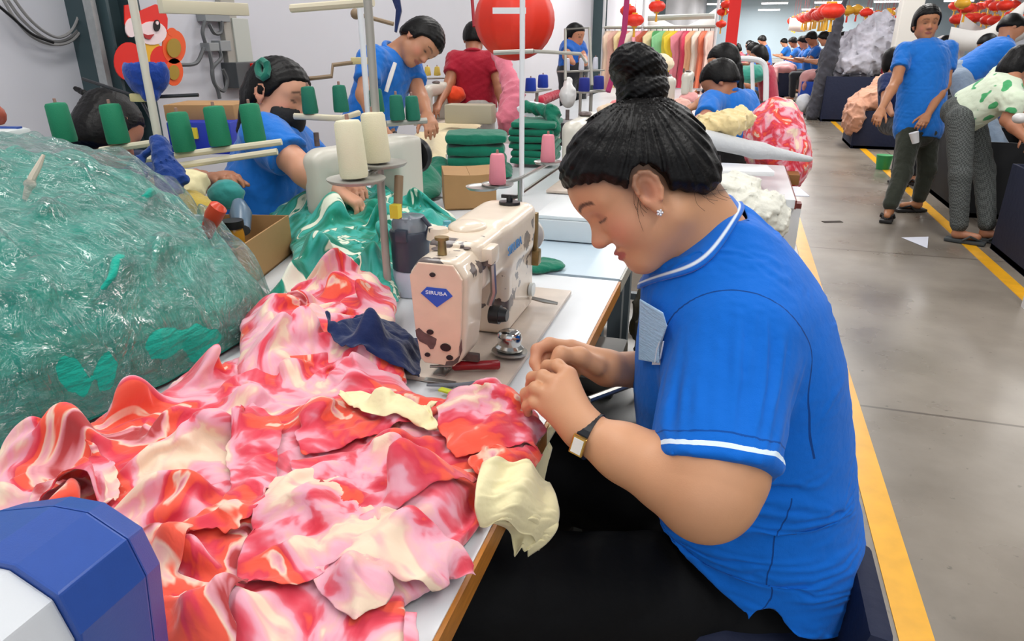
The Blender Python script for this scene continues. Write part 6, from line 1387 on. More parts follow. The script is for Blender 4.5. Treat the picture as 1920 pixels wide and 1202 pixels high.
t = heap_sdf('white_cloth', 'loose white cloth heap hanging off the bench behind the woman shoulder', [el(D(1400, 385, 2.75), (.13, .14, .07)), el(D(1440, 410, 2.75), (.08, .13, .10), k=.05), el(D(1375, 345, 2.85), (.10, .12, .04), k=.04)], .008, cloth_mat('offwhite_cloth', '#e2e0d3', bscale=24), 23, amp=.022, freq=36)
tag(B().box(D(1385, 318, 2.95), (.26, .18, .02), RZ(.15), bev=.006).obj('white_tray', M_white), 'white plastic tray under the padded board', 'tray')
tag(B().box(D(1470, 358, 2.95), (.16, .20, .004), RZ(.15)).obj('paper_sheet', mat('paper_white', '#d7d9e4', .6)), 'white paper sheets at the red brown bench edge', 'paper')
t = thing('bench_leg', 'white square bench frame standing beside the yellow line', 'frame', (0, 0, 0))
q = Z(1492, 384, .77); B().box((q[0]-.005, q[1], .38), (.05, .05, .76)).obj('post', M_white, t); B().box((q[0]-.05, q[1], .77), (.14, .05, .02)).obj('top_rail', M_rededge, t)
tag(B().box((q[0]-.055, q[1]-.03, .66), (.03, .015, .17), RY(.15), bev=.004).obj('yellow_strap', mat('yellow_strap', '#e6b23a', .6)), 'yellow strap hanging beside the white bench frame', 'strap')

heap_sdf('olive_sack', 'olive brown sack on the floor between the benches below the woman chin', [el((-.09, 2.05, .36), (.13, .30, .36)), el((-.12, 2.0, .62), (.10, .24, .12), k=.1)], .012, cloth_mat('olive_sack', '#6a5f3d', var=.4, vscale=12), 24, 'sack', amp=.02, freq=24)

t = thing('sewing_machine', 'pale machine corner with blue strip at the far left edge above the sack', 'sewing machine', (0, 0, 0))
B().box(D(-10, 262, 1.95), (.16, .10, .06), RZ(.2), bev=.012).obj('machine_top', mat('pale_plastic', '#d6dcd9'), t); B().box(D(5, 240, 1.95), (.10, .02, .008), RZ(.25)).obj('blue_strip', mat('machine_blue', '#2a4fa0'), t); B().ball(D(-4, 216, 1.97), (.024, .02, .028), 12).obj('brown_knob', mat('brown_red_knob', '#9a4630', .5), t)
DRAPED = run_sheets(44); print("sheets", time.time()-T0)

# second layer: loose ends of the floral cloth and the cream lining, dropped on the heap already lying there
flo = [o for o in DRAPED if o.get('label', '').startswith('large tumbled')][0]
hf = height_of([flo], TZ+.002)
def grow(pp, k=1.12):
    c = np.mean(pp, axis=0); return [tuple(c+(A(*p)-c)*k) for p in pp]
LOOSE = [(13, 1.22), (17, .04), (2, .0), (6, .0), (18, 0), (20, 0), (16, 0), (23, 0), (9, 0), (12, 0), (10, 0)]
for n_, (k_, _) in enumerate(LOOSE):
    pp = fl[k_][0]; sheet('loose_fold', grow(pp, 1.10), hf, M_floral, None, s=1.16, amp=.012, step=.0085, seed=60+n_, freq=34, zref=.86, parent=flo, bias0=.5+(-.05, .10, .03, .07, -.02, .08, .06, .07, .08, .05, .075)[n_], stiff=.03, pin=False, gap=.014, edge=.03, self_col=False, thick=.0012, edge_noise=.0012)
TOPS = run_sheets(18)
CR = [(612, 765), (640, 722), (700, 742), (770, 752), (830, 738), (842, 762), (815, 812), (790, 800), (730, 790), (660, 772)]
hf3 = height_of([flo]+TOPS, TZ+.002)
sheet('cream_lining', CR, hf3, M_creamcloth, 'pale cream lining cloth lying on the floral heap in front of the needle', s=1.22, amp=.015, step=.0075, seed=33, freq=36, zref=.87, stiff=.03, pin=False, gap=.02, self_col=False, edge_noise=.001)
NV = [(592, 624), (640, 592), (690, 574), (776, 574), (778, 655), (720, 655), (650, 652)]
hf2 = height_of([flo]+[o for o in DRAPED if o.get('label', '').startswith('smaller crumpled')], TZ+.002)
sheet('navy_cloth', NV, hf2, M_navycloth, 'dark navy blue cloth scrap lying between the floral bunch and the machine head', s=1.14, amp=.010, step=.0075, seed=31, freq=30, zref=.88, stiff=.03, pin=False, gap=.012, edge_noise=.001)
run_sheets(18)
print('second layer', time.time()-T0)
# ================================================================== wall, decorations, bins and the far hall
M_cable = mat('grey_cable', '#8d8b8a', .6)
def arc(px, d, n=10): return spline([XP(x, y, WALL_X+.04+.01*d) for x, y in px], n)
t = thing('cable_bundle', 'grey cable loops drooping on the white wall at the top left', 'cable', (0, 0, 0))
for k, pts in enumerate((((14, 0), (40, 35), (75, 66), (105, 78), (135, 68), (158, 35), (165, -10)), ((4, -5), (28, 35), (62, 70), (103, 84), (140, 72), (165, 30), (172, -10)), ((24, -5), (52, 32), (84, 60), (112, 70), (136, 55), (150, 20), (154, -10)), ((-10, 5), (20, 30), (60, 64), (100, 80)))):
    B().tube(arc(pts, k), .007, 6).obj('cable', M_cable if k < 3 else M_black, t)
# festive wall cut-out: a cheerful red paper figure with gold coins
t = thing('paper_decoration', 'red and gold festive paper cut-out with a smiling pale face on the dark green column', 'decoration', (0, 0, 0))
DX = WALL_X+.30
def disc_px(pts, off, m, name, th=.006): 
    q = [XP(x, y, DX+off) for x, y in pts]; return B().prism(q, (th, 0, 0)).obj(name, m, t, smooth=False)
def ell_px(cx, cy, rx, ry, n=22, rot=0): return [(cx+rx*cos(2*pi*i/n)*cos(rot)-ry*sin(2*pi*i/n)*sin(rot), cy+rx*cos(2*pi*i/n)*sin(rot)+ry*sin(2*pi*i/n)*cos(rot)) for i in range(n)]
M_red = mat('festive_red', '#e3261a', .45); M_org = mat('festive_orange', '#ee5a22', .45); M_gold = mat('festive_gold', '#eab02f', .4); M_pale = mat('pale_pink_paper', '#f4dcdc', .5)
disc_px([(232, 10), (245, 8), (250, 40), (262, 20), (290, 8), (305, 12), (313, 35), (312, 60), (298, 55), (270, 58), (240, 70), (233, 45)], 0, M_red, 'red_hood')
disc_px(ell_px(284, 62, 27, 22), .006, M_pale, 'pale_face'); disc_px(ell_px(245, 52, 11, 18), .006, M_pale, 'pale_ear')
disc_px(ell_px(293, 48, 6, 11), .013, mat('eye_black', '#1b1b1d', .3), 'eye'); disc_px(ell_px(294, 43, 2.2, 3.5), .020, M_pale, 'eye_glint')
disc_px([(265, 62), (276, 66), (288, 64), (280, 74), (272, 72)], .013, mat('mouth_red', '#b02a2a'), 'mouth')
disc_px(ell_px(240, 115, 27, 36), 0, M_red, 'red_coin'); disc_px(ell_px(280, 100, 22, 26), .002, M_gold, 'gold_collar'); disc_px(ell_px(325, 88, 22, 32), .004, M_org, 'coin'); disc_px(ell_px(325, 135, 17, 26), .004, M_org, 'coin'); disc_px(ell_px(300, 110, 20, 24), .003, M_red, 'red_sleeve'); disc_px(ell_px(325, 90, 13, 18), .011, mat('dull_gold', '#a5852b', .4), 'coin_centre'); disc_px(ell_px(325, 136, 10, 14), .011, mat('dull_gold', '#a5852b', .4), 'coin_centre')
disc_px(ell_px(321, 60, 8, 8), .005, M_org, 'lobe')
# electrical boxes and hoses
t = thing('power_panel', 'grey electrical trunking, sockets and hanging hoses on the left wall', 'power panel', (0, 0, 0))
def wbox(x0, y0, x1, y1, m, name, dep=.07):
    a, b_ = XP(x0, y1, WALL_X+.02), XP(x1, y0, WALL_X+.02); c = (a+b_)/2; return B().box((WALL_X+dep/2, c[1], c[2]), (dep, abs(b_[1]-a[1]), abs(b_[2]-a[2])), bev=.004).obj(name, m, t, smooth=False)
M_gbox = mat('grey_box', '#8d9091', .5)
wbox(374, 25, 418, 40, M_gbox, 'junction_box'); wbox(382, 80, 398, 96, M_gbox, 'socket'); wbox(403, 76, 420, 96, M_gbox, 'socket'); wbox(425, 115, 470, 165, mat('dark_box', '#4a4d50', .5), 'breaker_box', .12); wbox(448, 118, 460, 140, M_red, 'red_switch', .14)
wbox(425, -5, 434, 120, M_greyrod, 'conduit', .04); wbox(440, 35, 458, 120, mat('pale_conduit', '#b9bcb4', .5), 'conduit', .05)
for pts in (((392, 96), (397, 120), (400, 150), (408, 168), (412, 185)), ((412, 96), (414, 110), (398, 130), (404, 160), (420, 170), (426, 150), (418, 130)), ((392, 45), (402, 62), (414, 60), (416, 40)), ((382, 90), (368, 118), (338, 122)), ((384, 40), (380, 60), (385, 80))):
    B().tube(arc(pts, 3), .012, 6).obj('hose', mat('dark_hose', '#56585a', .5), t)
t = thing('overhead_rail', 'long beige overhead rail crossing the top left above the decoration', 'rail', (0, 0, 0))
B().box((0, 0, 0), (1.0, .03, .035), bev=.003).obj('rail', mat('cream_bar', '#d9cfb4'), t)
a, c = D(300, 8, 1.95), D(462, 22, 2.15); t.location = tuple((a+c)/2); t.rotation_euler = (0, 0, atan2(c[1]-a[1], c[0]-a[0])); t.scale = (np.linalg.norm(c-a), 1, 1)
# blue crate and brown carton behind the green cones
t = thing('blue_crate', 'deep blue crate behind the green cones with a brown carton on top', 'crate', (0, 0, 0))
c = D(400, 252, 2.75); B().box(c, (.24, .25, .12), RZ(.3), bev=.006).obj('crate_body', mat('crate_blue', '#1733a8', .4), t); B().box(c+A(.02, -.13, .02), (.03, .012, .04), RZ(.3)).obj('yellow_label', mat('yellow_tape', '#e4cf3a'), t)
tag(B().box(D(395, 207, 2.78), (.27, .22, .06), RZ(.3), bev=.004).obj('cardboard_box', M_card), 'flat brown carton resting on the deep blue crate', 'box')
# red lantern
t = thing('lantern', 'big round red paper lantern hanging above the man in dark red', 'lantern', D(965, 38, 4.3))
b = B(); n_ = 36; V = []; Q = []
for i in range(17):
    th = pi*i/16
    for j in range(n_): r_ = .235*(1+.07*abs(sin(j*pi/3))); V.append((r_*sin(th)*cos(2*pi*j/n_), r_*sin(th)*sin(2*pi*j/n_), .235*cos(th)))
Q = [(i*n_+j, i*n_+(j+1) % n_, (i+1)*n_+(j+1) % n_, (i+1)*n_+j) for i in range(16) for j in range(n_)]
fastmesh('paper_shade', np.array(V), np.array(Q), mat('lantern_red', '#f0331a', .5, var=.15, vscale=6), t, smooth=True)
B().tube([(0, 0, .23), (0, 0, 1.2)], .006).obj('cord', mat('red_cord', '#a01828', .6), t)
tag(B().tube([D(885, -5, 4.9), D(889, 50, 4.9)], .012).obj('red_strap', mat('red_cord', '#a01828')), 'dark red strap hanging down behind the man in dark red', 'strap')
tag(B().tube([D(1176, -6, 3.2), D(1170, 60, 3.2), D(1150, 140, 3.2), D(1140, 172, 3.2)], .014, 6).obj('magenta_ribbon', mat('magenta_cloth', '#a0205a', .7)), 'magenta ribbon hanging down left of the hair bun', 'ribbon')
tag(B().tube([D(742, -5, 3.0), D(748, 20, 3.0), D(742, 60, 3.0)], [.02, .014, .006], 6).obj('navy_ribbon', M_navycloth), 'navy ribbon dangling above the leaning man', 'ribbon')
# benches with machines and goods on the left beyond the man
M_cone_b = '#2233a0'
def bench(label, x0, x1, y0, y1, group='benches in the back rows'): return table(label, x0, x1, y0, y1, group=group)
bench('back bench with white thread cones, left of the hair bun', -1.6, -.5, 5.6, 9.6)
bench('back bench between the first far workers, left of the lane', -.45, .0, 5.7, 8.7)
for k, (x0, x1, y0, y1) in enumerate(((-.9, -.2, 9.8, 16), (-.9, -.2, 16.4, 26))):
    bench('long pale bench in the far rows '+('left of the lane, nearer half', 'left of the lane, farther half', 'right of the lane, farther end', 'behind the white column')[k], x0, x1, y0, y1)
for i, (x, y, d) in enumerate(((1063, 133, 5.2), (1090, 132, 5.3), (1116, 130, 5.4))): cone(('leftmost', 'middle', 'rightmost')[i]+' white thread cone of three on the back bench left of the bun', D(x, y, d), '#dfe2ee', h=.09, r0=.022, r1=.018, group='white thread cones')
for i, (x, y, d) in enumerate(((1095, 172, 4.6), (1122, 168, 4.7), (995, 172, 4.7), (1018, 165, 4.9))): cone(('navy thread cone left of two beside the bun', 'navy thread cone closest to the bun', 'royal blue cone left of two near the white pole', 'royal blue cone right of two near the white pole')[i], D(x, y, d), '#1c2a8c' if i < 2 else '#1640b8', h=.09, r0=.038, r1=.034, group='blue thread cones')
for i, (x, y, d) in enumerate(((772, 150, 5.5), (802, 142, 5.6), (820, 142, 5.6))): cone(('leftmost', 'middle', 'rightmost')[i]+' yellow thread cone of three behind the leaning man', D(x, y, d), '#dfc258', h=.07, r0=.028+.02*(i == 0), r1=.02, group='yellow thread cones')
def mini(label, pts, foot=0.0):
    t = thing('thread_stand', label, 'thread stand', (0, 0, 0)); q = [D(*p)-A(0, 0, .006) for p in pts]; m_ = (q[0]+q[-1])/2
    B().box(m_, (np.linalg.norm(q[-1]-q[0])+.12, .09, .010), RZ(atan2(q[-1][1]-q[0][1], q[-1][0]-q[0][0]))).obj('cone_shelf', M_greyrod, t); B().tube([(m_[0], m_[1], foot), (m_[0], m_[1], m_[2])], .012).obj('post', M_greyrod, t)
mini('grey shelf stand under the three yellow cones', [(772, 150, 5.5), (820, 142, 5.6)]); mini('grey shelf stand under the three white cones', [(1063, 133, 5.2), (1116, 130, 5.4)]); mini('grey shelf stand under the two navy cones', [(1095, 172, 4.6), (1122, 168, 4.7)]); mini('grey shelf stand under the two royal blue cones', [(995, 172, 4.7), (1018, 165, 4.9)])
for i, (x, y, d, r_) in enumerate(((1205, 150, 5.6, 0), (1255, 140, 6.2, .2), (1290, 132, 7.0, 0), (815, 185, 5.2, .1))):
    q = D(x, y, d); dup(m2, (q[0], q[1], .803), r_, ('pale sewing machine just right of the hair bun', 'second pale sewing machine right of the hair bun', 'third pale sewing machine before the clothes rail', 'pale sewing machine between the leaning man and the man in dark red')[i])
heap_sdf('red_bag', 'dark red cloth bag lying beside the blue cones', [rc(Z(1012, 190, .85), Z(1046, 176, .86), .05, .045)], .012, cloth_mat('dark_red_cloth', '#b02038'), 31, 'bag', amp=.008)
heap_sdf('white_bag', 'white plastic bag with red and blue spots left of the hair bun', [el(D(1065, 180, 4.3), (.055, .05, .075)), el(D(1066, 152, 4.3), (.03, .03, .03), k=.03)], .010, mat('white_plastic', '#dcdad8', .3), 32, 'bag', amp=.006)
for (nm, x, y, c) in (('red_spot', 1058, 192, '#b8432a'), ('blue_spot', 1075, 188, '#2856b8')):
    pass
heap_sdf('orange_cloth', 'orange red cloth on the bench left of the man in dark red', [el(D(850, 178, 5.4), (.10, .09, .07))], .012, cloth_mat('orange_cloth', '#ee4a22'), 33, amp=.010)
for i, (x, y, d, c, r_) in enumerate(((1160, 195, 4.6, '#e88a8a', .09), (1270, 200, 4.4, '#ecb7a8', .12), (1240, 175, 5.2, '#e6d3a6', .12), (1230, 120, 7.5, '#ecd9b8', .2), (1290, 185, 4.8, '#e9a3a0', .10), (1405, 140, 6.5, '#3f9a86', .16), (1135, 205, 4.0, '#e5cdb0', .08))):
    heap_sdf('cloth_heap', ('salmon cloth heap touching the left side of the bun', 'pale pink cloth heap right of the bun', 'cream cloth heap behind the bun', 'ivory cloth heap below the clothes rail', 'rose cloth heap before the ponytail woman', 'teal cloth heap right of the ponytail woman', 'beige cloth on the brown board left of the woman hair')[i], [el(Z(x, y, .80+r_*.4) if y > 174 else D(x, y, d), (r_, r_, r_*.5)), el((Z(x, y, .80+r_*.4) if y > 174 else D(x, y, d))+A(.04, 0, .02), (r_*.6, r_*.7, r_*.45), k=.03)], .014, cloth_mat('heap_'+c[1:], c), 60+i, amp=.012)
# white rounded bed-rail frame
t = thing('rail_frame', 'white rounded tubular rail beside the lane behind the ponytail woman', 'frame', (0, 0, 0))
B().tube(spline([D(1360, 112, 5.6), D(1400, 110, 5.6), D(1428, 116, 5.6), D(1436, 135, 5.6), D(1436, 190, 5.6)], 5), .022, 8).obj('rail', M_white, t)
B().tube([D(1410, 118, 5.9), D(1412, 180, 5.9)], .016).obj('post', M_white, t)
# ------------------------------------------------------------------ clothes rail with hanging samples
t = thing('clothes_rail', 'long grey clothes rail across the back, hung with bright garments', 'clothes rail', (0, 0, 0))
RY_ = 10.0
B().tube([YP(1130, 52, RY_), YP(1345, 50, RY_)], .02).obj('hanging_bar', M_greyrod, t)
B().tube([YP(1215, 34, RY_+.3), YP(1340, 30, RY_+.3)], .035).obj('upper_bar', mat('pale_conduit', '#b9bcb4'), t)
for x in (1132, 1205, 1343): q = YP(x, 50, RY_); B().tube([(q[0], q[1], 0), (q[0], q[1], 2.6)], .02).obj('post', M_white, t)
cols = ['#e9c9b0', '#e8b8a8', '#f0d7a0', '#e88f8a', '#eadfc8', '#f2a0a8', '#bb5a42', '#e7d3a2', '#6cbf7a', '#8fcf95', '#f2dc58', '#f0d23c', '#e88f9a', '#d8405c', '#efb58c', '#f0e2d0', '#e77a58', '#eecabc']
def garment(c, name='hanging_garment'):
    V = []; Q = []; pr = [(.0, .03), (.04, .10), (.08, .19), (.22, .17), (.30, .12), (.55, .16), (.85, .22), (1.0, .25)]; n_ = 17
    for (z_, w_) in pr:
        for j in range(n_): u_ = j/(n_-1)*2-1; V.append((u_*w_, .05*sqrt(max(0, 1-u_*u_))+.018*sin(u_*16)*z_, -z_))
        for j in range(n_): u_ = 1-j/(n_-1)*2; V.append((u_*w_, -.05*sqrt(max(0, 1-u_*u_))+.018*sin(u_*16)*z_, -z_))
    m_ = 2*n_
    Q = [(i*m_+j, i*m_+(j+1) % m_, (i+1)*m_+(j+1) % m_, (i+1)*m_+j) for i in range(len(pr)-1) for j in range(m_)]
    return V, Q
gV, gQ = garment(0); gm = {}
names = ['beige', 'peach', 'straw', 'coral', 'ivory', 'pink', 'rust', 'sand', 'green', 'mint', 'lemon', 'yellow', 'rose', 'crimson', 'apricot', 'cream', 'orange', 'blush']
for i, c in enumerate(cols):
    x = 1142+i*11.2; q = YP(x, 53, RY_); 
    g = thing('hanging_garment', f'{names[i]} sample garment on the back clothes rail', 'garment', (q[0], q[1], q[2]-.03), radians(rs.uniform(50, 80) if i not in (8, 10) else 15), 'garments on the back clothes rail')
    fastmesh('cloth', np.array(gV)*A(1, 1, .95), np.array(gQ), cloth_mat('garment_'+c[1:], c, bscale=10), g)
    B().tube([(-.16, 0, -.08), (0, 0, -.01), (.16, 0, -.08)], .008, 6).tube([(0, 0, -.01), (0, 0, .05)], .004, 6).obj('hanger', M_black, g)
# hanging red decorations
t = thing('red_banner', 'vertical red banner hanging in the back right of the clothes rail', 'banner', (0, 0, 0))
B().box(YP(1375, 40, 9.0), (.13, .02, .85)).obj('banner_cloth', mat('banner_red', '#e8201c', .6), t)
B().cyl(YP(1375, -20, 9.0), YP(1375, -40, 9.0), .05).obj('banner_top', M_gold, t)
M_lan = mat('lantern_red', '#f0331a'); src = None
def lcord(t, r_): p = t.location; B().tube([(p.x, p.y, p.z+r_*.74), (p.x, p.y, CEIL)], .004, 4).obj('cord', mat('red_cord', '#a01828'), t).matrix_parent_inverse = (Matrix.Translation(p) @ Matrix.Diagonal((r_, r_, r_, 1))).inverted()
def lantern_small(x, y, d, r_, label, m=None, grp='small red lanterns in the far hall'):
    t = thing('lantern', label, 'lantern', D(x, y, d), 0, grp)
    B().lathe([(.25, -.62), (.7, -.5), (1, -.15), (1, .15), (.7, .5), (.25, .62)], n=12).obj('paper_shade', m or M_lan, t); B().cyl((0, 0, .6), (0, 0, .75), .3).obj('top_cap', M_gold, t); B().cyl((0, 0, -.6), (0, 0, -.75), .3).obj('bottom_cap', M_gold, t); B().cyl((0, 0, -.75), (0, 0, -1.7), .09, .16, 8).obj('tassel', M_gold if m is None else M_lan, t)
    t.scale = (r_,)*3; return t
LANS = []
L0 = lantern_small(1355, 22, 8.5, .07, 'red lantern at the top of the hanging red cluster left of the banner')
def placeL(x, y, d, r_, label, grp='small red lanterns in the far hall'): o = dup(L0, D(x, y, d), 0, label, scale=r_); o['group'] = grp; LANS.append((o, r_)); return o
placeL(1352, 45, 8.5, .065, 'red lantern below the top of the red cluster left of the banner'); placeL(1362, 8, 8.4, .07, 'topmost red lantern above the vertical banner'); placeL(1232, 12, 7.5, .09, 'red lantern over the clothes rail')
placeL(1190, 38, 7.5, .10, 'red lantern beside the magenta ribbon'); placeL(1178, 20, 7.6, .09, 'upper red lantern beside the magenta ribbon')
rr = random.Random(9)
ORDL = ('first', 'second', 'third', 'fourth', 'fifth', 'sixth', 'seventh', 'eighth', 'ninth', 'tenth', 'eleventh', 'twelfth', 'thirteenth', 'fourteenth')
for i in range(14): placeL(1488+i*5.6+rr.uniform(-2, 2), 40-i*1.6+rr.uniform(-3, 3), 22-i*.8, .19, ORDL[i]+' red lantern from the left in the string above the far right rows', 'lantern string above the far right rows')
for i in range(16): placeL(1625+(i % 8)*7.5+rr.uniform(-3, 3), 30+(i//8)*26+rr.uniform(-8, 8), 13+rr.uniform(-1, 3), .12, ORDL[i % 8]+' small red lantern from the left in the '+('upper', 'lower')[i//8]+' row left of the cream column', 'lantern cluster left of the cream column')
for i in range(18): placeL(1795+(i % 9)*15+rr.uniform(-4, 4), 12+(i//9)*22+rr.uniform(-5, 5), 13+rr.uniform(-1, 4), .14, ORDL[i % 9]+' small red lantern from the left in the '+('upper', 'lower')[i//9]+' row right of the standing man', 'lanterns right of the standing man')
G0 = lantern_small(1590, 20, 14, .13, 'yellow lantern left of two above the pale garment heap', M_gold, 'yellow lanterns')
o = dup(G0, D(1607, 18, 14), 0, 'yellow lantern right of two above the pale garment heap'); o = dup(G0, D(1665, 26, 13), 0, 'yellow lantern beside the cream column'); o = dup(G0, D(1805, 6, 12), 0, 'yellow lantern right of the standing man hair')
LANS += [(L0, .07), (G0, .13)]
for o_, r_ in LANS: lcord(o_, r_)
# white swags (paper streamers) along the right
for i, (x0, y0, x1, y1, d) in enumerate(((1480, 45, 1560, 12, 20), (1620, 35, 1690, 22, 14), (1780, 70, 1920, 20, 12), (1800, 45, 1925, 55, 13), (1215, 42, 1345, 36, 10.6))):
    a, c = D(x0, y0, d), D(x1, y1, d); mid = (a+c)/2-A(0, 0, .25); w_ = .17
    pts = spline([a, mid, c], 8); V = []; Q = []
    for p in pts: V += [p+A(0, 0, w_), p-A(0, 0, w_)]
    Q = [(2*j, 2*j+1, 2*j+3, 2*j+2) for j in range(len(pts)-1)]
    o = fastmesh('streamer', np.array(V), np.array(Q), mat('streamer_white', '#e9e6e2', .7), smooth=True); md = o.modifiers.new('t', 'SOLIDIFY'); md.thickness = .01
    tag(o, ('white swag streamer over the far right rows', 'white swag streamer left of the cream column', 'sloping white swag streamer right of the standing man', 'lower white swag streamer at the top right', 'long white swag streamer above the clothes rail')[i], 'streamer')
# ------------------------------------------------------------------ bins and heaps right of the lane
def bin_(label, x, y, w, l, h, rz=0, m=None, heap=None, group='navy cloth bins beside the lane'):
    t = thing('fabric_bin', label, 'bin', (x, y, 0), rz, group); m = m or M_navy; k = .02
    B().box((0, 0, .02), (w, l, .04)).obj('base', m, t, smooth=False)
    for sx in (-1, 1): B().box((sx*(w/2-k/2), 0, h/2), (k, l, h), bev=.004).obj('side_wall', m, t)
    for sy in (-1, 1): B().box((0, sy*(l/2-k/2), h/2), (w-2*k, k, h), bev=.004).obj('end_wall', m, t)
    return t
pA = Z(1536, 228, 0); pB = Z(1592, 279, 0)
bA = bin_('tall navy bin under the pale grey garment heap', pA[0]+.42, pA[1]+.7, .80, 1.3, .78)
bB = bin_('navy bin under the pinkish beige cloth left of the standing man', pB[0]+.38, pB[1]+.5, .72, .9, .50)
bC = bin_('big navy bin with grey scraps at the right edge', 2.13, 5.12, .56, .95, .60)
bD = bin_('black bin behind the standing man legs', 2.35, 7.2, .9, 1.2, .62, m=mat('black_bin_cloth', '#101216', .8))
bin_('royal blue bin in the far right row', 1.45, 16.4, .42, .6, .6, m=mat('blue_bin', '#1748b0', .6)); bin_('navy bin further along the far right row', 1.10, 20.6, .6, .9, .6); bin_('dark green bin at the end of the far right row', 1.25, 24.5, .6, .9, .6, m=mat('green_bin', '#1e4a3c', .6))
gx_, gy_ = pA[0]+.45, pA[1]+.7
heap_sdf('garment_heap', 'towering heap of white and grey garments in the tall navy bin', [el((gx_+.05, gy_, 1.0), (.50, .62, .34)), el((gx_+.25, gy_, 1.35), (.46, .5, .32), k=.2), el((gx_+.38, gy_, 1.65), (.26, .34, .22), k=.15), el((gx_+.75, gy_, 1.15), (.3, .4, .3), k=.15)], .026, cloth_mat('pale_lilac_cloth', '#cfcdd8', bump=.8, bscale=9, var=.35, vscale=5), 71, 'garment heap', amp=.075, freq=12)
bx_, by_ = pB[0]+.36, pB[1]+.4
heap_sdf('beige_cloth', 'pinkish beige cloth heap draped over the navy bin left of the standing man', [el((bx_, by_, .62), (.36, .42, .20)), el((bx_-.33, by_-.15, .42), (.15, .34, .28), k=.1), el((bx_+.12, by_+.2, .80), (.26, .3, .18), k=.1)], .014, cloth_mat('beige_pink_cloth', '#c9947a', bscale=12), 72, amp=.03, freq=20)
heap_sdf('grey_scraps', 'grey and white cloth scraps in the navy bin at the right edge', [el((2.12, 5.15, .56), (.26, .42, .10))], .012, cloth_mat('grey_scraps', '#8d8582', var=.5, vscale=12), 73, amp=.03, freq=30)
heap_sdf('dark_curtain', 'tall charcoal cloth bunch standing left of the pale garment heap', [rc((pA[0]-.10, pA[1]+.3, .10), (pA[0]+.02, pA[1]+.3, 1.1), .13, .15), rc((pA[0]+.02, pA[1]+.3, 1.1), (pA[0]+.14, pA[1]+.3, 2.15), .15, .04, k=.1)], .022, cloth_mat('charcoal_curtain', '#46464e', bscale=12), 90, 'curtain', amp=.03, freq=20)
heap_sdf('pink_cloth', 'dusty pink cloth draped over bins in the far right row', [el((1.10, 20.6, .68), (.32, .5, .2)), el((.87, 20.4, .45), (.14, .4, .3), k=.1)], .03, cloth_mat('dusty_pink', '#c48a88'), 74, amp=.03, freq=14)
heap_sdf('pink_cloth', 'dusty pink cloth on the nearer bin of the far right row', [el((1.45, 16.4, .68), (.24, .32, .15)), el((1.30, 16.3, .5), (.1, .25, .2), k=.08)], .03, cloth_mat('dusty_pink', '#c48a88'), 76, amp=.03, freq=14)
heap_sdf('white_bundle', 'white bundle on the floor beside the royal blue bin', [el((1.30, 15.6, .2), (.16, .25, .2))], .025, cloth_mat('white_cloth', '#dfe0e4'), 75, amp=.02, freq=16)
t = bench('low dark bench loaded with goods behind the leaf print woman', 2.45, 3.3, 4.6, 8.2)
q = Z(1915, 577, 0); tag(B().box((q[0]+.03, q[1], .40), (.05, .05, .80)).obj('white_post', M_white), 'white table post cut by the right edge of the picture', 'post')
heap_sdf('blue_cloth', 'royal blue cloth on the bench under the arm of the leaf print woman', [el(D(1905, 215, 5.4), (.13, .1, .07))], .012, cloth_mat('royal_cloth', '#1c4fc0'), 77, amp=.01)
heap_sdf('white_bag', 'white lidded tub held by the leaf print woman at the right edge', [el(D(1912, 222, 4.55), (.045, .045, .035))], .008, mat('white_plastic', '#dcdad8'), 78, 'tub', amp=.002)
heap_sdf('cream_cloth', 'cream peach cloth behind the standing man elbow', [el(D(1775, 225, 6.6), (.06, .1, .18))], .014, cloth_mat('peach_cloth', '#e8c0a2'), 79, amp=.012)
tag(B().box((1.70, 11.0, .012), (.22, .05, .02), RZ(.2)).obj('blue_ruler', mat('blue_plastic', '#2e5fc4', .4)), 'blue plastic strip on the floor below the tall navy bin', 'strip')
tag(B().lathe([(.001, 0), (.07, 0), (.09, .16), (.001, .161)], (1.70, 9.0, 0), 16).obj('green_bucket', mat('green_plastic', '#2f9a58', .4)), 'green bucket at the foot of the beige heap', 'bucket')
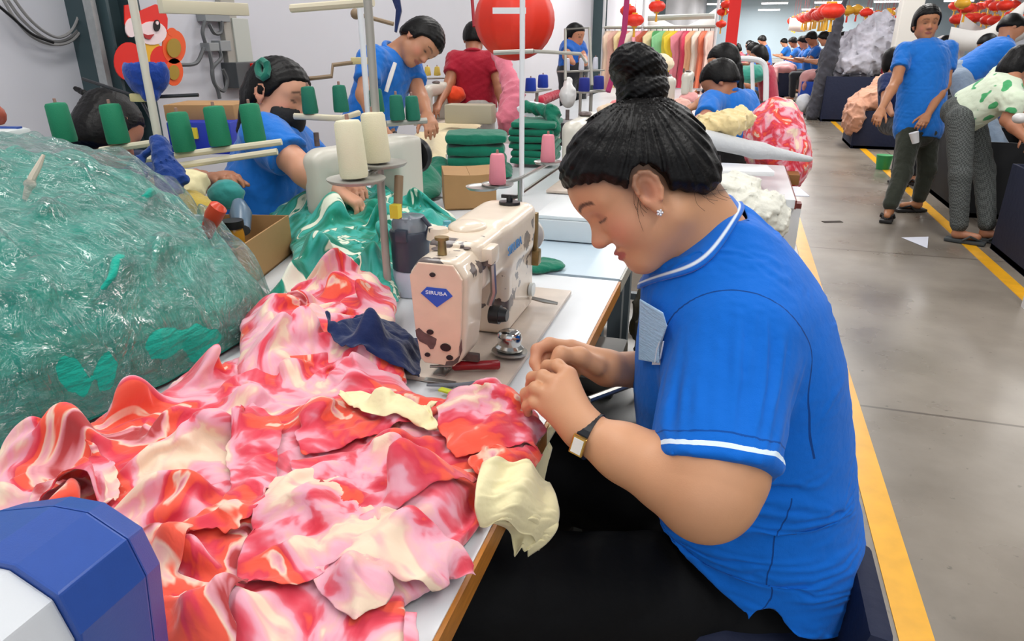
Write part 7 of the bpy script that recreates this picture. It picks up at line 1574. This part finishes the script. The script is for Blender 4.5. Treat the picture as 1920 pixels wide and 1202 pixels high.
# shelves and clutter beyond on the right
for i, (x, y, c, w_, l_, h_) in enumerate(((4.6, 13.0, '#e6dcd6', 1.2, .6, 1.5), (6.2, 12.4, '#efe9ea', 1.4, .6, 1.7), (3.7, 17.5, '#e3ddda', 1.4, .8, 1.4), (5.4, 18, '#dfe4ea', 1.6, .8, 1.7), (7.6, 14.5, '#e9e2dc', 1.4, .8, 1.8), (4.2, 24, '#d8dde2', 1.4, 1.0, 1.6), (4.2, 10.2, '#ebe4dd', .9, .5, 1.25))):
    heap_sdf('cloth_stack', ('white cloth mound right of the cream column', 'large white cloth mound at the far right', 'pale cloth mound behind the garment heap', 'pale mound beyond the standing man', 'distant white mound at the top right corner', 'grey white mound at the far end of the hall', 'white cloth pile behind the jeans worker')[i], [el((x, y, h_*.5), (w_*.5, l_*.6, h_*.5)), el((x+.3, y, h_*.75), (w_*.3, l_*.4, h_*.3), k=.1)], .045, cloth_mat('mound_'+c[1:], c, bump=.6, bscale=6, var=.2, vscale=3), 80+i, 'cloth pile', amp=.07, freq=9)
# ceiling lamps, each a hanging tube
M_tube = mat('lamp_tube', '#ffffff', .5, emit='#f7fbff', estr=9.0)
lamp = thing('ceiling_lamp', 'hanging white tube lamp in the rows under the ceiling', 'ceiling lamp', (1.5, 13.0, 3.4), 0, 'rows of hanging tube lamps')
B().box((0, 0, .04), (1.5, .14, .04), bev=.01).obj('housing', M_white, lamp); B().cyl((-.72, 0, -.02), (.72, 0, -.02), .035, n=10).obj('tube', M_tube, lamp)
for s_ in (-1, 1): B().tube([(s_*.5, 0, .05), (s_*.5, 0, 1.2)], .004, 5).obj('wire', M_greyrod, lamp)
for x in (-1.6, 1.5, 4.4, 7.5, 11):
    for y in (17, 23, 30, 38, 47, 57):
        dup(lamp, (x, y, 3.4), 0)
# roof beams
for y in (12, 24, 36, 48, 60):
    b = B(); b.box(((WALL_X+RIGHT_X)/2, y, CEIL-.15), (RIGHT_X-WALL_X, .18, .3)); tag(b.obj('roof_beam', mat('beam_grey', '#a4afb8', .6), smooth=False), kind='structure')
# small marks on the lane floor
tag(B().box((.86, 6.1, .002), (.16, .05, .003), RZ(.4)).obj('floor_scrap', mat('dark_scrap', '#3c332d', .9)), 'dark cloth scrap lying in the middle of the lane', 'scrap')
tag(B().prism([(1.30, 5.72, .002), (1.50, 5.80, .002), (1.42, 5.45, .002)], (0, 0, .002)).obj('paper_scrap', mat('paper_white', '#d7d9e4')), 'white triangular paper scrap on the floor between the two pairs of feet', 'paper')
print('all', time.time()-T0)
